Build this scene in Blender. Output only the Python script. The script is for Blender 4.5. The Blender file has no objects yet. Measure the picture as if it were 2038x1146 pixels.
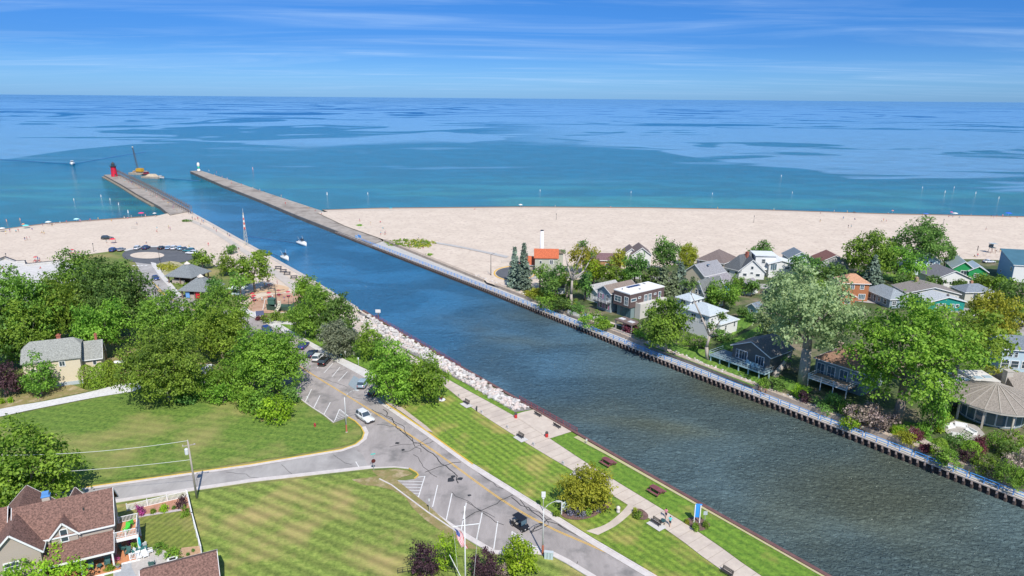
import bpy, bmesh, math, random
import numpy as np
from mathutils import Vector, Matrix
from mathutils.bvhtree import BVHTree
R = math.radians
SC = bpy.context.scene
COL = SC.collection
# ---------------------------------------------------------------- camera
CH = 62.0; FOC = 1359.0; PITCH = math.atan((573 - 191.5) / FOC); ROLL = R(.45)
cam = bpy.data.cameras.new('camera'); camo = bpy.data.objects.new('camera', cam); COL.objects.link(camo)
cam.sensor_width = 36; cam.lens = 36 * FOC / 2038; cam.clip_start = .5; cam.clip_end = 60000
camo.matrix_world = Matrix.Translation((0, 0, CH)) @ Matrix.Rotation(R(90) - PITCH, 4, 'X') @ Matrix.Rotation(ROLL, 4, 'Z')
SC.camera = camo
# ---------------------------------------------------------------- sky and sun
SUN_AZ, SUN_EL = R(163.5), R(50)
w = bpy.data.worlds.new('World'); SC.world = w; w.use_nodes = True
nt = w.node_tree; nt.nodes.clear()
def N(t, typ, **kw):
    n = t.nodes.new(typ)
    for k, v in kw.items():
        if k.startswith('i_'): n.inputs[int(k[2:]) if k[2:].isdigit() else k[2:]].default_value = v
        else: setattr(n, k, v)
    return n
def ramp(t, stops, interp='LINEAR'):
    n = t.nodes.new('ShaderNodeValToRGB'); n.color_ramp.interpolation = interp
    e = n.color_ramp.elements
    while len(e) > 1: e.remove(e[0])
    e[0].position = stops[0][0]; e[0].color = (*stops[0][1], 1)
    for p, c in stops[1:]:
        k = e.new(p); k.color = (*c, 1)
    return n
sky = N(nt, 'ShaderNodeTexSky', sky_type='NISHITA', sun_disc=False, sun_elevation=SUN_EL, sun_rotation=SUN_AZ,
        altitude=60, air_density=1.0, dust_density=.25, ozone_density=4.0)
tc = N(nt, 'ShaderNodeTexCoord'); L = nt.links.new
sep = N(nt, 'ShaderNodeSeparateXYZ'); L(tc.outputs['Generated'], sep.inputs[0])
# blue deepening just above the horizon; unseen overhead sky brightened as added shadow fill
tintr = ramp(nt, [(0, (.27, .55, 1.15)), (.02, (.26, .53, 1.08)), (.068, (.155, .385, .86)), (.125, (.15, .40, .83)), (.2, (.18, .44, .85)), (.45, (.75, .95, 1.1)), (1, (1.3, 1.35, 1.35))])
L(sep.outputs['Z'], tintr.inputs[0])
mul = N(nt, 'ShaderNodeMix', data_type='RGBA', blend_type='MULTIPLY', i_0=1.0)
L(sky.outputs[0], mul.inputs[6]); L(tintr.outputs[0], mul.inputs[7])
# thin cirrus: noise on the plane of the cloud layer (direction / height)
addz = N(nt, 'ShaderNodeMath', operation='ADD', i_1=.035); L(sep.outputs['Z'], addz.inputs[0])
dx = N(nt, 'ShaderNodeMath', operation='DIVIDE'); L(sep.outputs['X'], dx.inputs[0]); L(addz.outputs[0], dx.inputs[1])
dy = N(nt, 'ShaderNodeMath', operation='DIVIDE'); L(sep.outputs['Y'], dy.inputs[0]); L(addz.outputs[0], dy.inputs[1])
cmb = N(nt, 'ShaderNodeCombineXYZ'); L(dx.outputs[0], cmb.inputs[0]); L(dy.outputs[0], cmb.inputs[1])
mp = N(nt, 'ShaderNodeMapping'); mp.inputs['Rotation'].default_value = (0, 0, R(9)); mp.inputs['Scale'].default_value = (.16, .50, 1)
L(cmb.outputs[0], mp.inputs[0])
nz = N(nt, 'ShaderNodeTexNoise', i_Scale=1.1, i_Detail=9.0, i_Roughness=.62, i_Distortion=1.1); L(mp.outputs[0], nz.inputs['Vector'])
cr = ramp(nt, [(.45, (0, 0, 0)), (.57, (.14,) * 3), (.72, (.5,) * 3)]); L(nz.outputs[0], cr.inputs[0])
zf = ramp(nt, [(0, (0, 0, 0)), (.008, (.5,) * 3), (.03, (.85,) * 3), (.3, (.7,) * 3), (1, (0, 0, 0))]); L(sep.outputs['Z'], zf.inputs[0])
mm = N(nt, 'ShaderNodeMath', operation='MULTIPLY'); L(cr.outputs[0], mm.inputs[0]); L(zf.outputs[0], mm.inputs[1])
mx = N(nt, 'ShaderNodeMix', data_type='RGBA'); mx.inputs[7].default_value = (4.4, 6.1, 8.4, 1)
L(mm.outputs[0], mx.inputs[0]); L(mul.outputs[2], mx.inputs[6])
bg = N(nt, 'ShaderNodeBackground', i_Strength=.11); L(mx.outputs[2], bg.inputs[0])
ow = N(nt, 'ShaderNodeOutputWorld'); L(bg.outputs[0], ow.inputs[0])
sl = bpy.data.lights.new('sun', 'SUN'); sl.energy = 4.5; sl.angle = R(.5); sl.color = (1, .955, .88)
so = bpy.data.objects.new('sun', sl); COL.objects.link(so)
sdir = Vector((math.sin(SUN_AZ) * math.cos(SUN_EL), math.cos(SUN_AZ) * math.cos(SUN_EL), math.sin(SUN_EL)))
so.rotation_euler = (-sdir).to_track_quat('-Z', 'Y').to_euler(); so.location = (0, 0, 200)
SC.view_settings.view_transform = 'Standard'; SC.view_settings.look = 'None'; SC.view_settings.exposure = .22; SC.view_settings.gamma = 1
SC.cycles.max_bounces = 6; SC.cycles.transparent_max_bounces = 6; SC.cycles.diffuse_bounces = 3
# ---------------------------------------------------------------- measuring helpers
def ray(x, y):
    u = x - 1019; v = 573 - y; c, s = math.cos(ROLL), math.sin(ROLL)
    u2 = u * c - v * s; v2 = u * s + v * c
    return Vector((u2, FOC * math.cos(PITCH) + v2 * math.sin(PITCH), v2 * math.cos(PITCH) - FOC * math.sin(PITCH)))
def G(x, y, z=0.0):
    d = ray(x, y); t = (z - CH) / d.z
    return Vector((d.x * t, d.y * t, z))
def PY(p):
    dz = p[2] - CH; d = p[1] * math.cos(PITCH) - dz * math.sin(PITCH); v2 = p[1] * math.sin(PITCH) + dz * math.cos(PITCH)
    u2 = p[0] / d * FOC; v2 = v2 / d * FOC
    return 573 - (-u2 * math.sin(ROLL) + v2 * math.cos(ROLL))
def hgt(p, ytop):
    lo, hi = 0., 70.
    for _ in range(40):
        m = (lo + hi) / 2
        if PY((p[0], p[1], p[2] + m)) > ytop: lo = m
        else: hi = m
    return lo
def mpp(p): return (Vector(p) - Vector((0, 0, CH))).length / FOC
TH = R(127.3); AX = Vector((math.cos(TH), math.sin(TH), 0)); BX = Vector((math.sin(TH), -math.cos(TH), 0)); OO = Vector((22.8, 104.7, 0))
def W(s, t, z=0.0):
    p = OO + AX * s + BX * t; return Vector((p.x, p.y, z))
def interp(s, tab):
    return float(np.interp(s, [a for a, b in tab], [b for a, b in tab]))
def st_of(p): d = Vector((p[0], p[1], 0)) - OO; return d.dot(AX), d.dot(BX)
# ---------------------------------------------------------------- materials
MC = {}
def mat(name, c, c2=None, scale=1.0, detail=6.0, rough=.85, bump=0.0, bscale=None, metal=0.0, spec=None, world=False, c3=None, s3=None, ramp_lo=.35, ramp_hi=.65, stretch=None, trans=0.0, emit=0):
    if name in MC: return MC[name]
    m = bpy.data.materials.new(name); m.use_nodes = True; t = m.node_tree; Lk = t.links.new
    b = t.nodes['Principled BSDF']; b.inputs['Base Color'].default_value = (*c, 1); b.inputs['Roughness'].default_value = rough; b.inputs['Metallic'].default_value = metal
    if spec is not None: b.inputs['Specular IOR Level'].default_value = spec
    if emit: b.inputs['Emission Color'].default_value = (*c, 1); b.inputs['Emission Strength'].default_value = emit
    if c2 is not None or bump:
        if world: co = N(t, 'ShaderNodeNewGeometry').outputs['Position']
        else: co = N(t, 'ShaderNodeTexCoord').outputs['Object']
        if stretch:
            mpn = N(t, 'ShaderNodeMapping'); mpn.inputs['Scale'].default_value = stretch[:3]
            if len(stretch) > 3: mpn.inputs['Rotation'].default_value = (0, 0, stretch[3])
            Lk(co, mpn.inputs[0]); co2 = mpn.outputs[0]
        else: co2 = co
    if c2 is not None:
        n = N(t, 'ShaderNodeTexNoise', i_Scale=scale, i_Detail=detail, i_Roughness=.70); Lk(co2, n.inputs['Vector'])
        r = ramp(t, [(ramp_lo, c), (ramp_hi, c2)]); Lk(n.outputs[0], r.inputs[0]); out = r.outputs[0]
        if c3 is not None:
            n3 = N(t, 'ShaderNodeTexNoise', i_Scale=s3 or scale * .2, i_Detail=5.0, i_Roughness=.6); Lk(co, n3.inputs['Vector'])
            r3 = ramp(t, [(.5, (0, 0, 0)), (.66, (1, 1, 1))]); Lk(n3.outputs[0], r3.inputs[0])
            x3 = N(t, 'ShaderNodeMix', data_type='RGBA'); x3.inputs[7].default_value = (*c3, 1)
            Lk(r3.outputs[0], x3.inputs[0]); Lk(out, x3.inputs[6]); out = x3.outputs[2]
        Lk(out, b.inputs['Base Color'])
    if bump:
        nb = N(t, 'ShaderNodeTexNoise', i_Scale=bscale or scale * 3, i_Detail=6.0, i_Roughness=.7); Lk(co, nb.inputs['Vector'])
        bp = N(t, 'ShaderNodeBump', i_Strength=1.0, i_Distance=bump); Lk(nb.outputs[0], bp.inputs['Height']); Lk(bp.outputs[0], b.inputs['Normal'])
    MC[name] = m; return m
def leafmat(name, dark, lite, tr=.42):
    if name in MC: return MC[name]
    m = bpy.data.materials.new(name); m.use_nodes = True; t = m.node_tree; Lk = t.links.new; t.nodes.clear()
    at = N(t, 'ShaderNodeAttribute', attribute_name='tint'); oi = N(t, 'ShaderNodeObjectInfo')
    r = ramp(t, [(0, dark), (1, lite)]); Lk(at.outputs['Fac'], r.inputs[0])
    mr = N(t, 'ShaderNodeMapRange'); mr.inputs[3].default_value = .478; mr.inputs[4].default_value = .512; Lk(oi.outputs['Random'], mr.inputs[0])
    mv = N(t, 'ShaderNodeMapRange'); mv.inputs[3].default_value = .82; mv.inputs[4].default_value = 1.2; Lk(oi.outputs['Random'], mv.inputs[0])
    hs = N(t, 'ShaderNodeHueSaturation'); Lk(mr.outputs[0], hs.inputs['Hue']); Lk(mv.outputs[0], hs.inputs['Value']); Lk(r.outputs[0], hs.inputs['Color'])
    d = N(t, 'ShaderNodeBsdfPrincipled', i_Roughness=.55); d.inputs['Specular IOR Level'].default_value = .25; Lk(hs.outputs[0], d.inputs['Base Color'])
    tl = N(t, 'ShaderNodeBsdfTranslucent'); Lk(hs.outputs[0], tl.inputs[0])
    ms = N(t, 'ShaderNodeMixShader', i_0=tr); Lk(d.outputs[0], ms.inputs[1]); Lk(tl.outputs[0], ms.inputs[2])
    o = N(t, 'ShaderNodeOutputMaterial'); Lk(ms.outputs[0], o.inputs[0])
    MC[name] = m; return m
def paint(c, rough=.35, metal=0.0):
    return mat('paint_%02x%02x%02x_%d' % (*[int(min(1, v) * 255) for v in c], int(rough * 100)), c, rough=rough, metal=metal)
# ---------------------------------------------------------------- mesh builder
class MB:
    def __init__(s): s.v = []; s.f = []; s.m = []; s.k = 0
    def mi(s, k): s.k = k; return s
    def add(s, vs, fs):
        o = len(s.v); s.v += [tuple(v) for v in vs]; s.f += [[i + o for i in f] for f in fs]; s.m += [s.k] * len(fs); return s
    def face(s, *vs): return s.add(vs, [list(range(len(vs)))])
    def box(s, c, d, rz=0.0, tp=1.0, tpy=None, M=None):
        """c = centre of base, d = size, tp = top scale"""
        tpy = tp if tpy is None else tpy; x, y, z = d[0] / 2, d[1] / 2, d[2]; cs, sn = math.cos(rz), math.sin(rz); vs = []
        for zz, a, b in ((0, 1, 1), (z, tp, tpy)):
            for sx, sy in ((-1, -1), (1, -1), (1, 1), (-1, 1)):
                px, py = sx * x * a, sy * y * b; vs.append((c[0] + px * cs - py * sn, c[1] + px * sn + py * cs, c[2] + zz))
        if M: vs = [tuple(M @ Vector(v)) for v in vs]
        return s.add(vs, [[3, 2, 1, 0], [4, 5, 6, 7], [0, 1, 5, 4], [1, 2, 6, 5], [2, 3, 7, 6], [3, 0, 4, 7]])
    def tube(s, p0, p1, r0, r1=None, n=6, caps=True):
        r1 = r0 if r1 is None else r1; p0 = Vector(p0); p1 = Vector(p1); d = (p1 - p0)
        if d.length < 1e-6: return s
        q = d.to_track_quat('Z', 'Y'); vs = []
        for p, r in ((p0, r0), (p1, r1)):
            for i in range(n):
                a = 2 * math.pi * i / n; vs.append(p + q @ Vector((r * math.cos(a), r * math.sin(a), 0)))
        fs = [[i, (i + 1) % n, n + (i + 1) % n, n + i] for i in range(n)]
        if caps: fs += [list(range(n))[::-1], list(range(n, 2 * n))]
        return s.add(vs, fs)
    def bar(s, p0, p1, w, h, up=(0, 0, 1)):
        p0 = Vector(p0); p1 = Vector(p1); d = (p1 - p0).normalized(); u = Vector(up); sd = d.cross(u)
        if sd.length < 1e-4: sd = Vector((1, 0, 0))
        sd.normalize(); u = sd.cross(d).normalized(); vs = []
        for p in (p0, p1):
            for a, b in ((-1, -1), (1, -1), (1, 1), (-1, 1)): vs.append(p + sd * a * w / 2 + u * b * h / 2)
        return s.add(vs, [[3, 2, 1, 0], [4, 5, 6, 7], [0, 1, 5, 4], [1, 2, 6, 5], [2, 3, 7, 6], [3, 0, 4, 7]])
    def lathe(s, prof, n=16, c=(0, 0, 0)):
        vs = []; k = len(prof)
        for r, z in prof:
            for i in range(n):
                a = 2 * math.pi * i / n; vs.append((c[0] + r * math.cos(a), c[1] + r * math.sin(a), c[2] + z))
        fs = [[j * n + i, j * n + (i + 1) % n, (j + 1) * n + (i + 1) % n, (j + 1) * n + i] for j in range(k - 1) for i in range(n)]
        fs += [list(range(n))[::-1], list(range((k - 1) * n, k * n))]
        return s.add(vs, fs)
    def prism(s, poly, z0, z1):
        n = len(poly); a = sum(poly[i][0] * poly[(i + 1) % n][1] - poly[(i + 1) % n][0] * poly[i][1] for i in range(n))
        if a < 0: poly = poly[::-1]
        vs = [(p[0], p[1], z0) for p in poly] + [(p[0], p[1], z1) for p in poly]
        return s.add(vs, [list(range(n))[::-1], list(range(n, 2 * n))] + [[i, (i + 1) % n, n + (i + 1) % n, n + i] for i in range(n)])
    def loft(s, secs, close=True, caps=True):
        n = len(secs[0]); vs = [v for q in secs for v in q]; fs = []
        for j in range(len(secs) - 1):
            for i in range(n if close else n - 1):
                fs.append([j * n + i, j * n + (i + 1) % n, (j + 1) * n + (i + 1) % n, (j + 1) * n + i])
        if caps: fs += [list(range(n))[::-1], list(range((len(secs) - 1) * n, len(secs) * n))]
        return s.add(vs, fs)
    def mesh(s, name, mats, smooth=False):
        me = bpy.data.meshes.new(name); me.from_pydata(s.v, [], s.f)
        for m in (mats if isinstance(mats, (list, tuple)) else [mats]): me.materials.append(m)
        me.polygons.foreach_set('material_index', s.m)
        if smooth: me.polygons.foreach_set('use_smooth', [True] * len(s.f))
        me.update(); return me
    def build(s, name, mats, parent=None, smooth=False, bevel=0):
        o = bpy.data.objects.new(name, s.mesh(name, mats, smooth)); COL.objects.link(o)
        if parent: o.parent = parent
        if bevel:
            b = o.modifiers.new('b', 'BEVEL'); b.width = bevel; b.segments = 2; b.limit_method = 'ANGLE'
        return o
def empty(name, loc, rz=0, sc=None):
    o = bpy.data.objects.new(name, None); o.location = loc; o.rotation_euler = (0, 0, rz); o.empty_display_size = .5
    if sc: o.scale = sc
    COL.objects.link(o); return o
def tag(o, label=None, cat=None, group=None, kind=None):
    for k, v in (('label', label), ('category', cat), ('group', group), ('kind', kind)):
        if v: o[k] = v
    return o
def thing(name, label, cat, loc, rz=0, group=None, sc=None): return tag(empty(name, loc, rz, sc), label, cat, group)
def kids(o): return [c for c in bpy.data.objects if c.parent is o]
KID = {}
def copy_tree(o, loc=None, rz=None, label=None, group=None, sc=None, parent=None):
    if o not in KID: KID[o] = kids(o)
    c = o.copy(); COL.objects.link(c); c.parent = parent
    if loc is not None: c.location = loc
    if rz is not None: c.rotation_euler = (0, 0, rz)
    if sc is not None: c.scale = sc
    if label: c['label'] = label
    if group: c['group'] = group
    for ch in KID[o]: copy_tree(ch, parent=c)
    return c
ZC = [0]
def zu():
    ZC[0] += 1; return ZC[0] * .0006
def sheet(name, pts, m, z=None, kind='structure', parent=None, dens=None):
    """flat polygon, pts are world Vectors"""
    if name not in ('ground', 'beach'): z = (z if z is not None else pts[0][2]) + zu()
    bm = bmesh.new(); vs = [bm.verts.new((p[0], p[1], p[2] if z is None else z)) for p in pts]
    f = bm.faces.new(vs); f.normal_update()
    if f.normal.z < 0: f.normal_flip()
    bmesh.ops.triangulate(bm, faces=bm.faces[:]); me = bpy.data.meshes.new(name); bm.to_mesh(me); bm.free(); me.materials.append(m)
    o = bpy.data.objects.new(name, me); COL.objects.link(o)
    if parent: o.parent = parent
    elif kind: o['kind'] = kind
    return o
def off(line, d):
    """offset polyline (world xy) to its left by d"""
    out = []
    for i, p in enumerate(line):
        a = line[max(i - 1, 0)]; b = line[min(i + 1, len(line) - 1)]; t = Vector((b[0] - a[0], b[1] - a[1], 0)).normalized()
        out.append(Vector((p[0] - t.y * d, p[1] + t.x * d, p[2])))
    return out
def ribbon(mb, line, d0, d1, z0, z1=None):
    """strip between offsets d0 and d1; flat at z0, or a solid from z0 to z1"""
    a, b = off(line, d0), off(line, d1)
    if z1 is None:
        z0 += zu()
        for i in range(len(line) - 1): mb.face((a[i].x, a[i].y, z0), (a[i + 1].x, a[i + 1].y, z0), (b[i + 1].x, b[i + 1].y, z0), (b[i].x, b[i].y, z0))
    else:
        mb.loft([[(a[i].x, a[i].y, z0), (b[i].x, b[i].y, z0), (b[i].x, b[i].y, z1), (a[i].x, a[i].y, z1)] for i in range(len(line))])
    return mb
def fixn(o):
    bm = bmesh.new(); bm.from_mesh(o.data); bmesh.ops.recalc_face_normals(bm, faces=bm.faces[:]); bm.to_mesh(o.data); bm.free(); return o
def smooth_line(pts, n=4):
    """Catmull-Rom through pts"""
    out = []; P = [pts[0]] + list(pts) + [pts[-1]]
    for i in range(1, len(P) - 2):
        for k in range(n):
            t = k / n; a, b, c, d = P[i - 1], P[i], P[i + 1], P[i + 2]
            out.append(.5 * ((2 * b) + (c - a) * t + (2 * a - 5 * b + 4 * c - d) * t * t + (3 * b - a - 3 * c + d) * t ** 3))
    out.append(pts[-1]); return out
def gl(pts, z=0.0): return [G(x, y, z) for x, y in pts]
# ================================================================ SETTING
ZW = -1.5; ZR = .8
SAND = mat('sand', (.56, .465, .375), (.68, .575, .47), scale=.09, detail=10, rough=.95, bump=.25, bscale=1.2, world=True, c3=(.50, .40, .325), s3=.7, ramp_lo=.3, ramp_hi=.7)
# wet sand near the waterline, by height of the sand itself
def wet(m):
    t = m.node_tree; b = t.nodes['Principled BSDF']; src = b.inputs['Base Color'].links[0].from_socket
    g = N(t, 'ShaderNodeNewGeometry'); s = N(t, 'ShaderNodeSeparateXYZ'); t.links.new(g.outputs['Position'], s.inputs[0])
    r = N(t, 'ShaderNodeMapRange'); r.inputs[1].default_value = -.95; r.inputs[2].default_value = -.6; r.inputs[3].default_value = 1; r.inputs[4].default_value = 0
    t.links.new(s.outputs['Z'], r.inputs[0]); x = N(t, 'ShaderNodeMix', data_type='RGBA'); x.inputs[7].default_value = (.26, .16, .10, 1)
    t.links.new(r.outputs[0], x.inputs[0]); t.links.new(src, x.inputs[6]); t.links.new(x.outputs[2], b.inputs['Base Color'])
wet(SAND)
CONC = mat('concrete', (.44, .39, .34), (.54, .485, .43), scale=.5, detail=8, rough=.9, bump=.02, bscale=4, world=True, c3=(.44, .40, .36), s3=.12)
PATHM = mat('promenade_concrete', (.50, .42, .35), (.60, .515, .43), scale=.6, detail=8, rough=.9, world=True, c3=(.47, .395, .335), s3=.25)
WHITEC = mat('pale_concrete', (.50, .475, .45), (.62, .60, .57), scale=.5, detail=8, rough=.9, world=True)
PIERM = mat('pier_concrete', (.27, .235, .20), (.40, .355, .31), scale=.25, detail=9, rough=.92, world=True, c3=(.20, .17, .145), s3=.09)
ASPH = mat('asphalt', (.28, .25, .235), (.39, .35, .33), scale=.35, detail=12, rough=.9, bump=.01, bscale=9, world=True, c3=(.20, .185, .175), s3=.22, stretch=(1, .25, 1, -TH))
ASPHD = mat('asphalt_dark', (.085, .09, .10), (.12, .125, .135), scale=.3, detail=8, rough=.9, world=True)
ASPHL = mat('asphalt_pale', (.33, .31, .295), (.42, .395, .375), scale=.4, detail=12, rough=.9, bump=.01, bscale=9, world=True, c3=(.27, .25, .24), s3=.12, stretch=(1, .3, 1, R(-18)))
KERB = mat('kerb_concrete', (.52, .47, .44), (.63, .58, .55), scale=.8, rough=.9, world=True)
YEL = mat('yellow_paint', (.75, .45, .04), (.62, .38, .08), scale=2.0, rough=.8, world=True)
YELK = mat('yellow_kerb_paint', (.66, .44, .04), (.55, .38, .10), scale=1.5, rough=.7, world=True)
WHP = mat('white_line_paint', (.72, .71, .69), (.52, .5, .48), scale=3.0, rough=.8, world=True, ramp_lo=.45, ramp_hi=.75)
SEAL = mat('crack_sealant', (.035, .035, .038), rough=.6)
GRAV = mat('gravel', (.52, .50, .48), (.72, .70, .68), scale=2.2, detail=10, rough=.95, bump=.05, bscale=5, world=True)
MULCH = mat('mulch', (.12, .07, .06), (.22, .13, .11), scale=2.5, detail=10, rough=.95, bump=.08, bscale=5, world=True)
GRASS = mat('rough_grass', (.085, .13, .026), (.19, .225, .05), scale=.5, detail=12, rough=.95, bump=.12, bscale=3, world=True, c3=(.30, .25, .10), s3=.06)
GARD = mat('garden_ground', (.035, .055, .018), (.10, .14, .035), scale=.35, detail=12, rough=.95, bump=.15, bscale=2.5, world=True, c3=(.24, .19, .13), s3=.1)
def lawnmat(name, a, b, tan, ang, per, dist, amp=.55, s3=.07, lo=.52, hi=.70, dsc=.6):
    """mown lawn: fine blade noise, mower bands (world space), dry patches"""
    m = mat(name, a, b, scale=1.3, detail=12, rough=.95, bump=.14, bscale=4, world=True, c3=tan, s3=s3)
    t = m.node_tree; bs = t.nodes['Principled BSDF']; src = bs.inputs['Base Color'].links[0].from_socket
    g = N(t, 'ShaderNodeNewGeometry'); mpn = N(t, 'ShaderNodeMapping'); mpn.inputs['Rotation'].default_value = (0, 0, ang)
    t.links.new(g.outputs['Position'], mpn.inputs[0])
    wv = N(t, 'ShaderNodeTexWave', wave_type='BANDS', bands_direction='X', i_Scale=.314 / per, i_Distortion=dist, i_Detail=1.0); wv.inputs['Detail Scale'].default_value = dsc
    t.links.new(mpn.outputs[0], wv.inputs['Vector'])
    n2 = N(t, 'ShaderNodeTexNoise', i_Scale=.035, i_Detail=2.0); t.links.new(g.outputs['Position'], n2.inputs['Vector'])
    ml = N(t, 'ShaderNodeMath', operation='MULTIPLY'); t.links.new(wv.outputs['Fac'], ml.inputs[0]); t.links.new(n2.outputs[0], ml.inputs[1])
    r = ramp(t, [(0, (1 - amp * .5,) * 3), (.5, (1 + amp * .4,) * 3)]); t.links.new(ml.outputs[0], r.inputs[0])
    x = N(t, 'ShaderNodeMix', data_type='RGBA', blend_type='MULTIPLY', i_0=1.0); t.links.new(src, x.inputs[6]); t.links.new(r.outputs[0], x.inputs[7])
    t.links.new(x.outputs[2], bs.inputs['Base Color'])
    for n in t.nodes:
        if n.type == 'VALTORGB' and abs(n.color_ramp.elements[0].position - .5) < 1e-4 and len(n.color_ramp.elements) == 2 and n.color_ramp.elements[1].position < .7 and n.color_ramp.elements[1].color[0] == 1:
            n.color_ramp.elements[0].position = lo; n.color_ramp.elements[1].position = hi
    return m
LAWN1 = lawnmat('lawn_bottom', (.105, .16, .022), (.27, .335, .065), (.40, .31, .12), R(118), 2.2, 14.0, .45, lo=.49, hi=.66, dsc=.02)
LAWN2 = lawnmat('lawn_field', (.06, .13, .012), (.19, .28, .04), (.36, .30, .11), R(100), 2.4, 12.0, .2, s3=.045, lo=.46, hi=.67, dsc=.03)
LAWN3 = lawnmat('lawn_verge', (.085, .16, .014), (.23, .34, .035), (.38, .32, .09), R(-37), 1.3, .25, .42, s3=.13, lo=.5, hi=.68)
LAWN4 = lawnmat('lawn_bank', (.07, .16, .012), (.19, .32, .03), (.28, .28, .06), R(-37), 1.7, .6, .25, s3=.2, lo=.56, hi=.75)
LAWN5 = lawnmat('lawn_garden', (.06, .15, .015), (.15, .28, .03), (.22, .30, .05), R(30), 1.2, 2.0, .3)

# ---- water: one sheet to the horizon
WM = bpy.data.materials.new('lake_water'); WM.use_nodes = True; t = WM.node_tree; Lk = t.links.new; B = t.nodes['Principled BSDF']
geo = N(t, 'ShaderNodeNewGeometry'); sp = N(t, 'ShaderNodeSeparateXYZ'); Lk(geo.outputs['Position'], sp.inputs[0])
def math_(op, a, b=None, c=None):
    n = N(t, 'ShaderNodeMath', operation=op)
    for i, v in enumerate((a, b, c)):
        if v is None: continue
        if isinstance(v, (int, float)): n.inputs[i].default_value = v
        else: Lk(v, n.inputs[i])
    return n.outputs[0]
def mapr(v, a, b, c=0., d=1., sm=True):
    n = N(t, 'ShaderNodeMapRange'); n.interpolation_type = 'SMOOTHSTEP' if sm else 'LINEAR'
    for i, q in zip((1, 2, 3, 4), (a, b, c, d)): n.inputs[i].default_value = q
    Lk(v, n.inputs[0]); return n.outputs[0]
def mixc(f, a, b):
    n = N(t, 'ShaderNodeMix', data_type='RGBA')
    for i, v in ((0, f), (6, a), (7, b)):
        if isinstance(v, tuple): n.inputs[i].default_value = (*v, 1)
        elif isinstance(v, (int, float)): n.inputs[i].default_value = v
        else: Lk(v, n.inputs[i])
    return n.outputs[2]
def noise_(scale, det=4., rough=.55, dist=0., st=(1, 1, 1), rot=0.0, loc=(0, 0, 0)):
    m_ = N(t, 'ShaderNodeMapping'); m_.inputs['Scale'].default_value = st; m_.inputs['Rotation'].default_value = (0, 0, rot); m_.inputs['Location'].default_value = loc
    Lk(geo.outputs['Position'], m_.inputs[0])
    n = N(t, 'ShaderNodeTexNoise', i_Scale=scale, i_Detail=det, i_Roughness=rough, i_Distortion=dist); Lk(m_.outputs[0], n.inputs['Vector']); return n.outputs[0]
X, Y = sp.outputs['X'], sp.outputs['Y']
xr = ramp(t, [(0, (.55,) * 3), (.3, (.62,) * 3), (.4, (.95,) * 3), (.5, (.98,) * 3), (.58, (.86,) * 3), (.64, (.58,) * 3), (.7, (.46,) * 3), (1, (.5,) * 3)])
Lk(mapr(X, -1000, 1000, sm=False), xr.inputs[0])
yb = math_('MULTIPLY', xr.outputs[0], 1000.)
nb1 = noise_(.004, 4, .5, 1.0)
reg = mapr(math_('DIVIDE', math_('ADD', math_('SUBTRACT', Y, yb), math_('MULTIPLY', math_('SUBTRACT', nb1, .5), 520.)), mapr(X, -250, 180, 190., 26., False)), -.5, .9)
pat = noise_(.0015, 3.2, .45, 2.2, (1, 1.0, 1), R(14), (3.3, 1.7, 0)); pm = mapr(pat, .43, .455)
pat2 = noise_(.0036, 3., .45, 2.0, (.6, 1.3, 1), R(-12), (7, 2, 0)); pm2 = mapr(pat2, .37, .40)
calm = math_('MULTIPLY', math_('MULTIPLY', pm, pm2), reg)     # 1 = slick, painted pale like reflected sky; 0 = ruffled
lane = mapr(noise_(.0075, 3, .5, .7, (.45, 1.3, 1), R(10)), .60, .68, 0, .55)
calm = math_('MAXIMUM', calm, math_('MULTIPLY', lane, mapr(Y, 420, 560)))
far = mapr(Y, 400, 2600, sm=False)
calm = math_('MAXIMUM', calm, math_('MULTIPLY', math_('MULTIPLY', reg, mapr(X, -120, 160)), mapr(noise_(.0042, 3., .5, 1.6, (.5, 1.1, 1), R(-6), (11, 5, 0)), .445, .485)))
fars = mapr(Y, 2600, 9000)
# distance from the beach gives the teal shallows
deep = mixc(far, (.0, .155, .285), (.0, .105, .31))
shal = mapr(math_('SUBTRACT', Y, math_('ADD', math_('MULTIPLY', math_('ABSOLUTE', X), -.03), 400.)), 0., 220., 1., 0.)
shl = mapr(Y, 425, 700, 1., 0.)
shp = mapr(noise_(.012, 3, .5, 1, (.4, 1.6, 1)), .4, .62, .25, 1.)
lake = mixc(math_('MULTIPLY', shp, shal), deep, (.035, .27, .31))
lake = mixc(math_('MULTIPLY', calm, .9), lake, (.15, .35, .60))  # sky reflection of the slick patches painted into the base colour
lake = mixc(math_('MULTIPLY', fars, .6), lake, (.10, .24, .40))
# channel: murky green brown near; blue toward the lake, partly painted sky reflection
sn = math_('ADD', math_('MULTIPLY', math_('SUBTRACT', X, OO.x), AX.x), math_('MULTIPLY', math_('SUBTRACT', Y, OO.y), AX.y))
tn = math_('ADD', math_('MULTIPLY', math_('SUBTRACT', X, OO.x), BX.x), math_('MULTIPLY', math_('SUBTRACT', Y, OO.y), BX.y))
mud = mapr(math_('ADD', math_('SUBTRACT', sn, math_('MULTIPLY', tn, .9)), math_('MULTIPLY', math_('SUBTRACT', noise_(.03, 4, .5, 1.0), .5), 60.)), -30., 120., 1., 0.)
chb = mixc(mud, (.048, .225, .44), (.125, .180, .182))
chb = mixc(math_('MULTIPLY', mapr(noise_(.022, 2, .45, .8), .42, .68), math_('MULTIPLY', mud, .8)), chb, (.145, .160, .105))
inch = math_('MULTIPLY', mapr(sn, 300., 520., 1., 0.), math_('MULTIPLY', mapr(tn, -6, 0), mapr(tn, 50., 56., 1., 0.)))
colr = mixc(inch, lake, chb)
Lk(colr, B.inputs['Base Color'])
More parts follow.
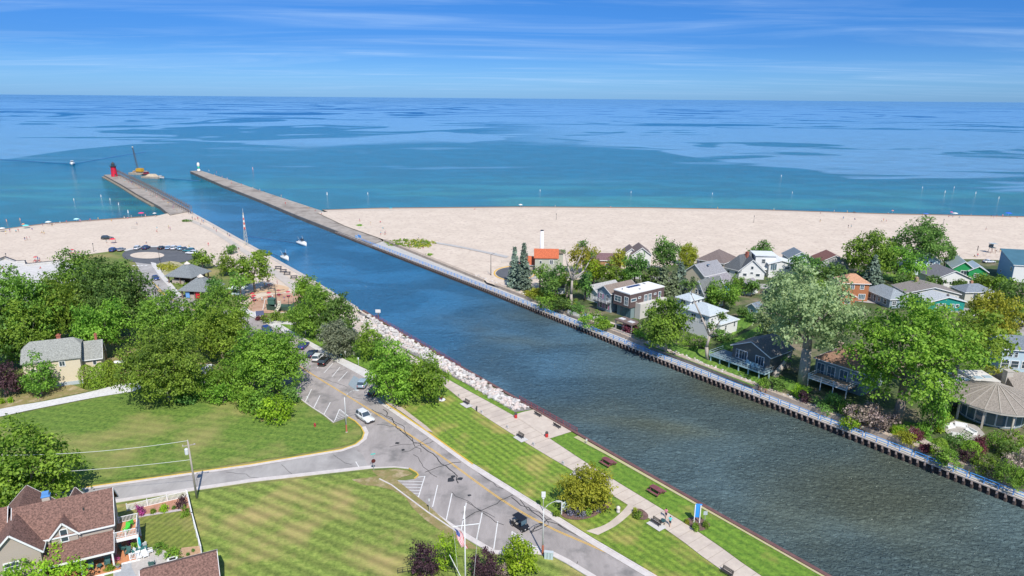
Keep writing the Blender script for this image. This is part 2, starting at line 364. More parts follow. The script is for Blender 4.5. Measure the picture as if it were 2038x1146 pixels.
rg = math_('ADD', .07, math_('MULTIPLY', far, .16)); Lk(rg, B.inputs['Roughness']); B.inputs['IOR'].default_value = 1.33
Lk(mapr(calm, 0, 1, .10, .42), B.inputs['Specular IOR Level'])
h = math_('ADD', math_('MULTIPLY', noise_(1.0, 4, .72, .8, (1, 1.5, 1), R(25)), .8), math_('MULTIPLY', noise_(.22, 3, .5, .4, (1, 2.0, 1), R(-60)), .55))
bp = N(t, 'ShaderNodeBump', i_Strength=1.0); Lk(h, bp.inputs['Height']); Lk(math_('MULTIPLY', mapr(Y, 150, 1200, 2.4, 2.4), mapr(noise_(.03, 3, .5, .8, (1, 1.6, 1), R(30)), .38, .6, .55, 1.15)), bp.inputs['Distance']); Lk(bp.outputs[0], B.inputs['Normal'])
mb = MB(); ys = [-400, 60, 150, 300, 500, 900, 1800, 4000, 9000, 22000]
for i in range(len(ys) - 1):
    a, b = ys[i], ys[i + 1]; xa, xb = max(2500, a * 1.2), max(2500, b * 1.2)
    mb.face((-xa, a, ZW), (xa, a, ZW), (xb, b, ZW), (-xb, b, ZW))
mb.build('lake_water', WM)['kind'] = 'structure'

TL = [(-200, 0), (0, 0), (46, .4), (82, .5), (117, 1.1), (161, 2.5), (332, 2.9), (374, 3.0), (428, 2.4), (491, 1.2), (546, -.2), (600, -.3)]
TR = [(-200, 42.6), (35, 43.0), (60, 43.6), (109, 44.6), (221, 44.3), (261, 44.8), (305, 45.0), (345, 46.6), (433, 47.6), (541, 51.0)]
def tl(s): return interp(s, TL)
def trr(s): return interp(s, TR)
SS = [-200, -120, -60, -20, 0, 20, 46, 82, 117, 140, 161, 200, 240, 280, 332]
# left land (flat, z 0) with a beach slope at the lake
shoreL = gl([(-1500, 640), (-700, 545), (-300, 492), (-100, 468), (0, 456), (50, 449), (100, 443), (200, 436), (330, 427)], -1.55)
crestL = [Vector((p.x + (6 if i < 8 else 1), p.y - 17, 0)) for i, p in enumerate(shoreL)]
bankL = [W(s, tl(s) - .45) for s in SS]
pts = bankL[:-1] + [W(332, tl(332) - .45)] + [W(332, -9.5)] + crestL[::-1] + [Vector((-900, 60, 0)), Vector((-900, -250, 0)), W(-300, -40)]
sheet('ground', pts, GRASS)
# sand polygon of the left beach (z .012) plus its slope
low = gl([(-1500, 660), (-300, 560), (0, 519), (10, 515), (33, 523), (51, 522), (52, 529), (130, 521), (175, 506), (243, 497), (285, 490), (340, 489), (385, 494), (402, 508), (430, 530), (500, 560), (470, 600), (520, 618), (600, 628), (680, 640)])
sandL = low + [W(108, tl(108) - .5), W(117, tl(117) - .5), W(161, tl(161) - .5), W(240, tl(240) - .5), W(332, tl(332) - .5), W(332, -9.4)] + crestL[::-1]
mb = MB(); sh2 = [Vector((p.x, p.y + 7, -2.3)) for p in shoreL]
for i in range(len(shoreL) - 1):
    mb.face(crestL[i], crestL[i + 1], shoreL[i + 1], shoreL[i]); mb.face(shoreL[i], shoreL[i + 1], sh2[i + 1], sh2[i])
b1 = sheet('beach', [Vector((p.x, p.y, .012)) for p in sandL], SAND)
for p in mb.v: pass
slopeL = mb.build('beach_slope', SAND); slopeL['kind'] = 'structure'; fixn(slopeL)
# right land
wallR = [(s, trr(s) + 2.95 + interp(s, [(0, 0), (60, .6), (115, 1.2), (200, 5.0), (600, 8)])) for s in SS if s <= 200]
shoreR = gl([(560, 422), (640, 417), (760, 413), (1040, 410.5), (1280, 412), (1500, 416), (1750, 424), (2038, 430), (2400, 441), (3200, 470)], -1.55)
crestR = [Vector((p.x, p.y - 26, ZR)) for p in shoreR]; crestR[0] = W(300, 58, ZR); crestR[1] = W(285, 62, ZR)
ptsR = [W(s, tt, ZR) for s, tt in wallR] + [W(240, 52, ZR), W(285, 56, ZR)] + crestR[1:] + [Vector((900, 300, ZR)), Vector((900, -200, ZR)), W(-300, 300, ZR)]
sheet('ground', ptsR, GARD)
inner = gl([(2600, 560), (2200, 528), (2038, 521), (1960, 516), (1900, 515), (1800, 528), (1640, 527), (1500, 524), (1420, 520), (1260, 536), (1150, 556), (1060, 575), (1040, 582), (1000, 572), (969, 562)], ZR)
sandR = [W(s, tt, ZR) for s, tt in wallR if s > 112] + [W(240, 52, ZR), W(285, 56, ZR)] + crestR[1:] + inner
sheet('beach', [Vector((p.x, p.y, ZR + .012)) for p in sandR], SAND)
mb = MB(); sh2 = [Vector((p.x, p.y + 8, -2.3)) for p in shoreR]
for i in range(1, len(shoreR) - 1):
    mb.face(crestR[i], crestR[i + 1], shoreR[i + 1], shoreR[i]); mb.face(shoreR[i], shoreR[i + 1], sh2[i + 1], sh2[i])
slopeR = mb.build('beach_slope', SAND); slopeR['kind'] = 'structure'; fixn(slopeR)

# ---- quay walls
STEEL = mat('rusty_steel', (.10, .05, .035), (.17, .085, .06), scale=1.5, rough=.8, metal=.3)
MAROON = mat('maroon_cap', (.13, .065, .06), (.19, .10, .09), scale=1.0, rough=.6)
ln = [W(s, tl(s)) for s in SS]
q = thing('sheet_pile_wall', 'maroon capped steel quay wall along the grassy park bank', 'quay wall', W(0, 0))
def rel(line, o): return [Vector((p.x - o.x, p.y - o.y, p.z)) for p in line]
ll = rel([W(s, tl(s)) for s in np.arange(-110, 118, 6)], W(0, 0))
mb = MB(); ribbon(mb, ll, .0, .35, -3, .12); mb.build('piling', STEEL, q)
mb = MB(); ribbon(mb, ll, -.12, .5, .12, .30); mb.build('cap', MAROON, q)
q2 = thing('quay_wall', 'pale concrete quay wall beside the sandy beach walkway', 'quay wall', W(200, 0))
l2 = rel([W(s, tl(s)) for s in np.arange(116, 334, 8)], W(200, 0))
mb = MB(); ribbon(mb, l2, 0, 1.6, -3, .10); mb.build('concrete_wall', CONC, q2)
mb = MB(); ribbon(mb, l2, -.08, .08, -.2, .05); mb.build('rusty_edge', mat('rust_edge', (.45, .17, .05), (.30, .12, .05), scale=.8, rough=.8), q2)
# right bank: corrugated steel piling, concrete cap, walkway, upper wall
qr = thing('sheet_pile_wall', 'dark corrugated steel quay wall with concrete cap below the blue railings', 'quay wall', W(0, 43))
sl_ = np.arange(-75, 235, .62); mb = MB(); o0 = W(0, 43)
prof = []
for i, s in enumerate(sl_):
    tt = trr(s); d = -.05 if i % 2 == 0 else .42
    prof += [(s, tt + d), (s + .31, tt + d)]
for i in range(len(prof) - 1):
    a = W(prof[i][0], prof[i][1]) - o0; b = W(prof[i + 1][0], prof[i + 1][1]) - o0
    mb.face((a.x, a.y, -3), (b.x, b.y, -3), (b.x, b.y, -.12), (a.x, a.y, -.12))
PILE = mat('pile_steel', (.055, .04, .035), (.11, .08, .065), scale=.9, rough=.85)
mb.build('piling', PILE, qr)
mb = MB()
for i, s in enumerate(sl_[::2]):
    p = W(s + .15, trr(s) - .10) - o0; mb.box((p.x, p.y, -.72), (.28, .14, .5), TH)
mb.build('pile_cap', mat('pile_pale', (.40, .30, .25), (.52, .40, .34), scale=1.0, rough=.9), qr)
lr = rel([W(s, trr(s)) for s in np.arange(-75, 236, 6)], o0)
mb = MB(); ribbon(mb, lr, .12, -.45, -.12, .10); mb.build('concrete_cap', mat('cap_concrete', (.50, .42, .36), (.60, .52, .45), scale=.6, rough=.9, world=True), qr)
lw = [W(s, trr(s) + .45) for s in SS if s <= 200] ; lw2 = [W(s, tt + .15) for s, tt in wallR]
sheet('walkway', lw + lw2[::-1], mat('walk_concrete', (.40, .39, .37), (.52, .50, .475), scale=.8, rough=.9, world=True), z=.0)
uw = thing('retaining_wall', 'weathered tan concrete retaining wall along the far riverside walkway', 'retaining wall', W(0, 45))
for a, b in ((-75, 111), (118, 200)):
    l3 = rel([W(s, interp(s, wallR)) for s in np.arange(a, b, 6)] + [W(b, interp(b, wallR))], W(0, 45))
    mb = MB(); ribbon(mb, l3, .25, -1.25, -.5, ZR + .16)
    mb.build('wall_segment', mat('tan_concrete', (.34, .275, .22), (.50, .41, .33), scale=.8, detail=10, rough=.95, world=True), uw)
# piers
def pier(label, edgeA, edgeB, z, name):
    """edges as lists of (s,t)"""
    o = W(*edgeA[0]); p = thing(name, label, 'pier', o)
    a = rel([W(*e) for e in edgeA], o); b = rel([W(*e) for e in edgeB], o)
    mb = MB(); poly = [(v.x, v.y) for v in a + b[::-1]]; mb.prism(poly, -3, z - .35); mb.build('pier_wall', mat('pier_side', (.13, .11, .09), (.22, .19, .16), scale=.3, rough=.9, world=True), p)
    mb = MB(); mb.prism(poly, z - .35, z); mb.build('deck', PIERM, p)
    return p
ssL = [332, 374, 428, 491, 552]
lp = pier('long concrete pier with catwalk leading to the red lighthouse', [(s, tl(s)) for s in ssL], [(324, -9.0), (358, -7.6), (416, -8.8), (478, -9.0), (552, -10.4)], .5, 'pier')
mb = MB(); o = W(332, tl(332))
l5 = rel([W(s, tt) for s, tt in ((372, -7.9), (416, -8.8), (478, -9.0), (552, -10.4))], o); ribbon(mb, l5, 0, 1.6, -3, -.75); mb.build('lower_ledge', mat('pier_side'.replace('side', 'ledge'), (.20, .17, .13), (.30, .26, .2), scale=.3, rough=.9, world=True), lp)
rp = pier('broad bare concrete pier on the right ending at the white and green light', [(s, trr(s)) for s in (196, 235, 290, 345, 433, 545)], [(200, 51.5), (216, 54.4), (247, 58.5), (294, 61.2), (335, 60.6), (390, 60.0), (460, 60.4), (545, 59.2)], .5, 'pier')
SC.view_layers.update()
# BVH of everything walkable: P(px,py) finds where a pixel's sight line meets it
def world_tris(objs):
    V = []; F = []
    for o in objs:
        mw = o.matrix_world; k = len(V); V += [mw @ v.co for v in o.data.vertices]; F += [[i + k for i in p.vertices] for p in o.data.polygons]
    return BVHTree.FromPolygons(V, F)
bpy.context.view_layer.update()
BV = world_tris([o for o in bpy.data.objects if o.type == 'MESH' and (o.name.startswith(('ground', 'beach', 'walkway', 'deck', 'concrete_wall', 'lake_water')))])
def P(x, y, zo=0.0):
    d = ray(x, y).normalized(); h = BV.ray_cast(Vector((0, 0, CH)), d)
    p = h[0] if h[0] else G(x, y); return Vector((p.x, p.y, p.z + zo))

# ---- left side paving, all on z=0 land
Z1, Z2, Z3, Z4, Z5 = .012, .022, .032, .042, .052
road_poly = [W(-60, -17), W(-60, -9.5)] and []
RK = gl([(1560, 1320), (1430, 1225), (1300, 1146), (1180, 1075), (1060, 1000), (940, 925), (850, 860), (757, 797)])
RK2 = gl([(800, 799), (775, 781), (726, 752), (697, 736), (662, 717), (634, 700), (606, 683)]) + [W(112, -24), W(130, -29.3), W(150, -35.5), W(164, -38.6), W(187, -39.2), W(205, -41)]
LKu = [W(205, -50.5), W(187, -48.6), W(164, -48.6), W(130, -44.5), W(100, -41)] + gl([(520, 742), (560, 768), (590, 786), (607, 800), (624, 812), (645, 825), (665, 841), (694, 830), (708, 838), (720, 850), (726, 862), (722, 874), (708, 885), (680, 895), (500, 925), (190, 968), (0, 998), (-200, 1030)])
LKd = gl([(-200, 1075), (0, 1038), (225, 1000), (380, 976), (500, 958), (740, 931), (785, 929), (815, 932), (830, 940), (834, 946), (826, 953), (805, 956), (756, 953), (780, 965), (852, 1019), (928, 1070), (979, 1100), (1002, 1103), (1070, 1101), (1100, 1105), (1127, 1119), (1178, 1150), (1260, 1210), (1400, 1330)])
road = sheet('road', RK + RK2 + LKu + LKd, ASPH, z=Z1)
# side street in older paler asphalt
sheet('side_street', gl([(-200, 1030), (0, 998), (190, 968), (500, 925), (680, 895), (700, 889), (722, 905), (735, 931), (740, 931), (500, 958), (380, 976), (225, 1000), (0, 1038), (-200, 1075)]), ASPHL, z=Z2)
def seg_strip(name, segs, wd, z, m, parent):
    for s in segs:
        pl = gl(s) if not isinstance(s[0], Vector) else s
        mb = MB(); ribbon(mb, pl, -wd / 2, wd / 2, z); fixn(mb.build(name, m, parent))
CL = smooth_line([W(-60, -9.3), W(-40, -12.8), W(-19, -18.4), W(-8, -21.6), W(-2, -23.3), W(8, -24.7), W(27, -25.3), W(45, -26.7), W(74, -29.6), W(100, -32), W(130, -37), W(164, -43.2), W(187, -43.3)], 4)
for d in (-.12, .12):
    mb = MB(); ribbon(mb, CL, d - .06, d + .06, Z3); fixn(mb.build('yellow_line', YEL, road))
lines = [[(663, 722.5), (645, 742)], [(677, 730.5), (661, 750)], [(691.6, 739.5), (673.4, 759)], [(734.7, 774.7), (726.8, 788.3)], [(637, 787), (624.6, 812)], [(657.5, 800.8), (645, 824.6)],
         [(620, 774.7), (607.6, 799.7)], [(599.7, 768), (590.6, 786)], [(675.7, 814.4), (694, 829)], [(675.7, 814.4), (665.5, 839)], [(636, 727), (631, 733)],
         [(871, 965.5), (861, 1009)], [(899.6, 982), (888, 1036)], [(928, 1001), (918, 1055)], [(960, 1019), (947, 1080)], [(990.6, 1038), (982, 1097)], [(1019, 1058), (1020, 1090)], [(1019, 1058), (1073, 1095)],
         [(845.7, 948), (830, 998)], [(832, 950), (846, 948)], [(708, 919), (717, 934)]]
seg_strip('parking_line', lines, .16, Z3, WHP, road)
hat = []
for k in range(1, 7):   # hatching inside the triangles
    f = k / 7; a = Vector((675.7, 814.4)); b = Vector((694, 829)); c = Vector((665.5, 839))
    p = a.lerp(b, f); q_ = a.lerp(c, f); hat.append([tuple(p), tuple(q_)])
for k in range(7):
    y = 957 + k * 6; hat.append([(760 + k * 9 + (0 if k else 4), y), (843 - k * 1.6, y + 2)])
for k in range(4):
    y = 1066 + k * 9; hat.append([(1019, y), (1030 + k * 12, y + 2)])
for k in range(4): hat.append([(1072 + k * 4, 1088 + k * 3), (1050 + k * 5, 1089 + k * 4)])
seg_strip('hatch_line', hat, .13, Z3, WHP, road)
sheet('blue_marking', gl([(704, 747.5), (720, 756.6), (708.6, 777), (692.7, 765.6)]), mat('blue_marking', (.22, .27, .30), (.30, .35, .38), scale=3, world=True), z=Z2, parent=road)
# sealed cracks and stains lie in the road's own surface
random.seed(5)
def crack(pts, wd=.09, jit=.35):
    out = []
    for i in range(len(pts) - 1):
        a, b = G(*pts[i]), G(*pts[i + 1]); n = max(2, int((b - a).length / 1.1))
        for k in range(n): p = a.lerp(b, k / n); out.append(p + Vector((random.uniform(-jit, jit), random.uniform(-jit, jit), 0)) * (1 if k or i else 0))
    out.append(G(*pts[-1])); return out
cm = MB()
for pts_, wd in [([(762, 815), (800, 860), (860, 905), (905, 940), (912, 962)], .16), ([(800, 900), (860, 880), (905, 862)], .08), ([(846, 940), (890, 926), (917, 920)], .13), ([(775, 890), (840, 880), (876, 857)], .07),
    ([(750, 845), (790, 850), (812, 870)], .08), ([(920, 1036), (962, 1015), (1018, 985), (1030, 990)], .11), ([(1018, 990), (1040, 1005), (1060, 1020), (1085, 1040)], .14), ([(1035, 995), (1052, 1015), (1075, 1022), (1092, 1042)], .10),
    ([(1055, 1060), (1075, 1048), (1090, 1035), (1106, 1034)], .15), ([(1055, 1060), (1072, 1055), (1092, 1045)], .12), ([(1090, 1038), (1110, 1045), (1132, 1057)], .11), ([(1058, 1062), (1063, 1050), (1080, 1046)], .1),
    ([(930, 1000), (965, 1022), (1003, 1045)], .08), ([(900, 980), (950, 1010), (985, 1030)], .06), ([(940, 926), (960, 950), (1020, 985)], .06), ([(1110, 1045), (1160, 1070), (1200, 1090)], .07),
    ([(864, 840), (900, 870), (950, 905)], .06), ([(690, 770), (640, 752), (600, 745)], .05), ([(660, 745), (700, 730)], .05), ([(700, 790), (740, 800), (760, 790)], .05),
    ([(560, 925), (590, 950)], .05), ([(450, 940), (520, 952)], .05), ([(390, 975), (395, 945)], .05), ([(663, 905), (700, 925)], .05), ([(1135, 1130), (1150, 1118)], .06), ([(1040, 1022), (1015, 1040)], .07),
    ([(740, 815), (800, 846), (838, 900)], .1), ([(823, 905), (850, 935), (870, 950)], .07)]:
    ribbon(cm, crack(pts_, wd), -wd / 2, wd / 2, Z2 + .004)
for px, py, r in [(790, 882, .45), (802, 895, .4), (902, 948, .5), (934, 986, .35), (897, 955, .8), (915, 953, .6)]:
    c = G(px, py); cm.add([(c.x + r * random.uniform(.6, 1.2) * math.cos(a), c.y + r * random.uniform(.6, 1.2) * math.sin(a), Z2 + .004) for a in np.arange(0, 6.2, .6)], [list(range(11))])
fixn(cm.build('crack_sealant', SEAL, road))
# kerbs: solid, 12 cm high; yellow painted stretches
def kerb(line, side, wd=.32, m=KERB, h=.13):
    wd *= .7
    o = MB(); ribbon(o, line, 0, wd * side, 0, h); b = fixn(o.build('kerb', m)); b['kind'] = 'structure'
kerb(RK[:6], -1, .4); kerb(RK[5:], -1, .4, YELK)
kerb(RK2[1:7], -1, .2)
kerb(LKu[5:12], -1, .3); kerb(LKu[12:], -1, .34, YELK)
kerb(LKd[:8], -1, .34); kerb(LKd[7:11], -1, .34, YELK); kerb(LKd[12:], -1, .34)
mb = MB(); ribbon(mb, RK, 0, .9, Z2); fixn(mb.build('gutter', KERB))['kind'] = 'structure'
mb = MB(); ribbon(mb, LKu[14:], 0, .75, Z3); fixn(mb.build('gutter', KERB))['kind'] = 'structure'
mb = MB(); ribbon(mb, LKd[:6], 0, .75, Z3); fixn(mb.build('gutter', KERB))['kind'] = 'structure'
mb = MB(); ribbon(mb, LKd[12:], 0, .7, Z2); fixn(mb.build('gutter', KERB))['kind'] = 'structure'
# lawns
sheet('lawn', gl([(-200, 1092), (225, 1006), (380, 982), (500, 964), (740, 937), (785, 934), (812, 937), (822, 944), (800, 950), (752, 948), (780, 969), (852, 1024), (928, 1075), (979, 1105), (1070, 1106), (1100, 1110), (1127, 1124), (1178, 1155), (1400, 1340), (900, 1500), (-100, 1400)]), LAWN1, z=Z1)
sheet('lawn', gl([(-300, 1040), (190, 962), (500, 919), (680, 889), (705, 880), (718, 868), (718, 855), (704, 843), (694, 836), (665, 847), (645, 831), (600, 800), (585, 800), (560, 830), (520, 840), (500, 800), (420, 790), (330, 795), (280, 772), (126, 806), (0, 832), (-300, 890)]), LAWN2, z=Z1)
dry = mat('dry_grass', (.30, .22, .10), (.20, .20, .06), scale=.8, detail=12, rough=.95, bump=.1, bscale=4, world=True, c3=(.42, .33, .2), s3=.5)
sheet('dry_verge', gl([(752, 948), (740, 937), (785, 934), (812, 937), (822, 944), (800, 950), (790, 956), (852, 1006), (900, 1050), (928, 1075), (955, 1094), (930, 1092), (905, 1072), (870, 1052), (845, 1034), (822, 1012), (806, 990), (782, 976), (750, 968), (722, 966), (700, 955)]), dry, z=Z2)
sheet('lawn', gl([(-300, 905), (0, 815), (178, 779), (150, 768), (130, 763), (40, 790), (-300, 850)]), dry, z=Z1)
sheet('lawn', gl([(205, 720), (235, 700), (300, 690), (420, 720), (440, 760), (300, 760), (250, 745), (230, 740)]), dry, z=Z1)
promL = [W(-70, -2.5), W(-50, -7.5), W(-38, -10), W(-24, -10.6), W(-13, -9.6), W(6, -9.6), W(17, -10.0), W(37, -9.9), W(51, -8.6), W(62, -8.0), W(80, -8.5), W(100, -9)]
promR = [W(-70, 1.5), W(-50, -4), W(-38, -6.6), W(-28, -7.3), W(-16, -6.2), W(6, -6.0), W(19, -5.4), W(30, -5.1), W(52, -6.0), W(62, -5.6), W(80, -5.3), W(100, -5.5)]
promL = smooth_line(promL, 3); promR = smooth_line(promR, 3)
sheet('lawn', [p + BX * -.1 for p in promL[:-6]] + gl([(884, 767), (850, 785), (800, 795), (757, 797), (850, 856), (940, 921), (1060, 996), (1180, 1070), (1300, 1141), (1430, 1218), (1560, 1312)]) + [W(-75, -8)], LAWN3, z=Z1)
sheet('lawn', [p + BX * .1 for p in promR[2:-8]] + [W(56, -.4), W(40, -.4), W(0, -.4), W(-40, -.4), W(-70, -.4)], LAWN4, z=Z1)
prom = sheet('promenade', promL + promR[::-1], PATHM, z=Z2)
mb = MB()
for s in np.arange(-48, 96, 1.9):
    a = Vector((np.interp(s, [-60, 100], [0, 0]), 0, 0)); tA = [(st_of(p)[0], st_of(p)[1]) for p in promL]; tB = [(st_of(p)[0], st_of(p)[1]) for p in promR]
    pa = W(s, interp(s, sorted(tA)) + .05); pb = W(s, interp(s, sorted(tB)) - .05); ribbon(mb, [pa, pb], -.025, .025, Z3)
fixn(mb.build('expansion_joint', mat('joint', (.30, .25, .21), rough=.9), prom))
sheet('plaza', gl([(1022, 827), (1040, 821), (1063, 815.6), (1139, 856), (1137, 860), (1093, 874)]), PATHM, z=Z3)
sheet('path', [p for p in smooth_line(gl([(1252, 1003), (1235, 1022), (1205, 1045), (1166, 1058)]), 4)] + [p for p in smooth_line(gl([(1190, 1066), (1225, 1048), (1250, 1028), (1266, 1012)]), 4)], PATHM, z=Z3)
# sidewalk beside the parking bays and cross path, paved play area
sheet('sidewalk', gl([(738, 758), (726, 752), (697, 736), (662, 717.5), (635, 701), (606, 682), (540, 650), (500, 630), (478, 618), (486, 610), (520, 627), (560, 647), (606, 674), (644, 695), (680, 713), (734, 738), (756, 749)]), WHITEC, z=Z3)
sheet('path', gl([(536, 638.6), (600, 641), (660, 645), (662, 652), (594, 647), (540, 645)]), WHITEC, z=Z4)
sheet('lawn', gl([(556, 645), (594, 648), (662, 654), (700, 690), (745, 735), (800, 760), (850, 770), (884, 762), (840, 700), (780, 660), (720, 640), (850, 740), (760, 752), (734, 736), (680, 712), (644, 694), (606, 674)][:3] + [(700, 672), (760, 715), (830, 745), (870, 765), (850, 782), (800, 794), (775, 778), (760, 752), (734, 736), (680, 712), (644, 694), (606, 674)]), LAWN4, z=Z2)
ctr = P(554, 603); rr = 12
sheet('play_sand', [Vector((ctr.x + math.cos(a) * 9.0, ctr.y + math.sin(a) * 10.5, 0)) for a in np.arange(0, 6.28, .25)], mat('play_sand', (.36, .20, .13), (.50, .33, .23), scale=.25, rough=.95, world=True), z=Z4)
sheet('worn_ground', smooth_line(gl([(478, 596), (500, 581), (520, 572), (545, 566), (575, 573), (560, 583), (520, 582), (490, 594), (478, 597)]), 3)[:-1], mat('worn_sand', (.55, .36, .22), (.62, .44, .28), scale=.3, rough=.95, world=True), z=Z2)
for pl_, wd_ in (([(372, 436), (392, 444), (430, 463), (470, 489), (505, 513), (545, 540)], 2.6), ([(545, 540), (580, 566), (610, 590), (640, 612)], 3.6)):
    mb = MB(); ribbon(mb, smooth_line(gl(pl_), 3), -wd_ / 2, wd_ / 2, Z2); fixn(mb.build('path', CONC))['kind'] = 'structure'
# roundabout car park
def ell(cx, cy, rx, ry, n=40, z=0.0):
    return [G(cx + rx * math.cos(a), cy + ry * math.sin(a), z) for a in np.linspace(0, 2 * math.pi, n, endpoint=False)]
sheet('parking_area', ell(316, 508, 73, 18.5), ASPHD, z=Z3)
sheet('parking_area', gl([(262, 512), (274, 530), (285, 552), (300, 575), (352, 583), (330, 556), (307, 530), (300, 515)]), ASPHL, z=Z2 + .002)
sheet('roundabout_island', ell(293, 508.5, 34, 6.5), SAND, z=Z5)
sheet('pavement', gl([(300, 522), (310, 524), (330, 552), (362, 588), (356, 592), (322, 556), (303, 530)]), WHITEC, z=Z4)
sheet('pavement', gl([(243, 498), (285, 490), (340, 489), (385, 493), (400, 506), (395, 507), (380, 495), (338, 491.5), (285, 492.5), (250, 500)]), WHITEC, z=Z4)
seg_strip('crosswalk_bar', [[(264 + i * 8, 529), (269 + i * 8, 529)] for i in range(4)], 1.0, Z3 + .02, YEL if 0 else WHP, road)
seg_strip('yellow_line', [[(300, 558), (329, 588)]], .3, Z3, YEL, road)
sheet('dune_grass', smooth_line(gl([(308, 527), (340, 520), (365, 527), (350, 545), (330, 549), (316, 541), (308, 527)]), 2)[:-1], mat('dune_grass_g', (.20, .22, .07), (.50, .42, .28), scale=.4, detail=10, rough=.95, world=True), z=Z3)
# pale concrete apron beyond the trees at left
sheet('concrete_apron', gl([(-300, 560), (0, 520), (10, 516), (33, 524), (51, 523), (53, 530), (130, 522), (160, 530), (200, 560), (120, 600), (0, 620), (-300, 640)]), WHITEC, z=Z3)
sheet('gravel_drive', smooth_line(gl([(-300, 880), (0, 815), (85, 800), (178, 781), (225, 768), (262, 752)]), 3) + smooth_line(gl([(285, 770), (268, 779), (200, 790), (126, 804), (0, 830), (-300, 900)]), 3), GRAV, z=Z2)
sheet('riprap_bed', [W(s, -.4) for s in range(30, 112, 8)] + [W(106, -6.5), W(80, -5.2), W(60, -4.6), W(44, -4.0), W(31, -4.0)], mat('riprap_dark', (.16, .15, .14), (.3, .28, .26), scale=2, world=True), z=Z3)
# ---- right side paving on z=.8
lp_ = ell(1022, 544, 38, 14, z=ZR)
sheet('street', ell(1024, 544, 37, 12.5, z=ZR), ASPHD, z=ZR + .03)
mb = MB(); e1 = ell(1024, 544, 39, 13.8, z=ZR); ribbon(mb, e1 + [e1[0]], 0, .45, ZR + .02, ZR + .14); fixn(mb.build('kerb', YEL))['kind'] = 'structure'
sheet('street', gl([(1045, 548), (1150, 546), (1260, 547), (1420, 560), (1560, 568), (1700, 590), (1860, 605), (2060, 632), (2060, 650), (1860, 618), (1700, 600), (1560, 578), (1420, 568), (1260, 555), (1150, 554), (1045, 556)], ZR), ASPHL, z=ZR + .02)
sheet('street', gl([(1960, 690), (2060, 640), (2090, 690), (1990, 720)], ZR), ASPHL, z=ZR + .024)
sheet('boardwalk', smooth_line(gl([(867, 482), (905, 488), (950, 497), (1013, 510)], ZR), 3) + smooth_line(gl([(1008, 514), (950, 500.5), (905, 491.5), (862, 484)], ZR), 3), mat('grey_planks', (.40, .38, .36), (.48, .46, .44), scale=.6, world=True), z=ZR + .03)
sheet('path', [W(196, 54, 0), W(150, 49, 0)] and gl([(1186, 630), (1290, 668), (1240, 651), (1200, 640)], ZR), PATHM, z=ZR + .02)
for pts_ in ([(1455, 672), (1500, 645), (1510, 625), (1470, 628), (1460, 650)], [(1290, 668), (1360, 690), (1420, 700), (1540, 748), (1500, 770), (1380, 722), (1280, 686)], [(1425, 690), (1500, 655), (1520, 640), (1530, 655), (1470, 690), (1440, 700)],
             [(1781, 835), (1830, 845), (1850, 870), (1900, 895), (1960, 925), (1900, 915), (1830, 885), (1790, 862)], [(1545, 745), (1620, 775), (1600, 790), (1550, 770)], [(1165, 625), (1215, 640), (1210, 655), (1155, 632)], [(1700, 545), (1800, 565), (1830, 560), (1780, 545)]):
    sheet('lawn', gl(pts_, ZR), LAWN5, z=ZR + .03)
sheet('mulch_bed', smooth_line(gl([(1113, 1012), (1130, 1003), (1190, 1000), (1218, 1001), (1212, 1012), (1196, 1020), (1180, 1030), (1150, 1036), (1120, 1030), (1113, 1012)]), 3)[:-1], MULCH, z=Z3)
sheet('mulch_bed', smooth_line(gl([(1362, 1035), (1385, 1030), (1408, 1040), (1412, 1050), (1392, 1058), (1372, 1046), (1362, 1035)]), 3)[:-1], MULCH, z=Z3)
sheet('mulch_bed', smooth_line(gl([(1259, 1015), (1275, 1014), (1290, 1026), (1284, 1036), (1262, 1030), (1259, 1015)]), 3)[:-1], MULCH, z=Z3)
sheet('stone_verge', gl([(757, 792), (800, 812), (850, 850), (862, 862), (850, 858), (795, 818), (757, 797)]), mat('pebble', (.42, .33, .28), (.55, .46, .4), scale=2, world=True), z=Z3)
sheet('sandy_strip', [W(s, -.5) for s in (-60, -20, 0, 16)] + [W(16, -1.6), W(8, -1.2), W(-20, -.9), W(-60, -.9)], mat('strip', (.42, .42, .18), (.5, .42, .28), scale=1, world=True), z=Z3)
sheet('sand_bank', [W(s, tl(s) - 1) for s in (62, 80, 100, 108)] and gl([(690, 640), (712, 625), (745, 640), (765, 665), (730, 680), (705, 660)]), PATHM, z=Z4)
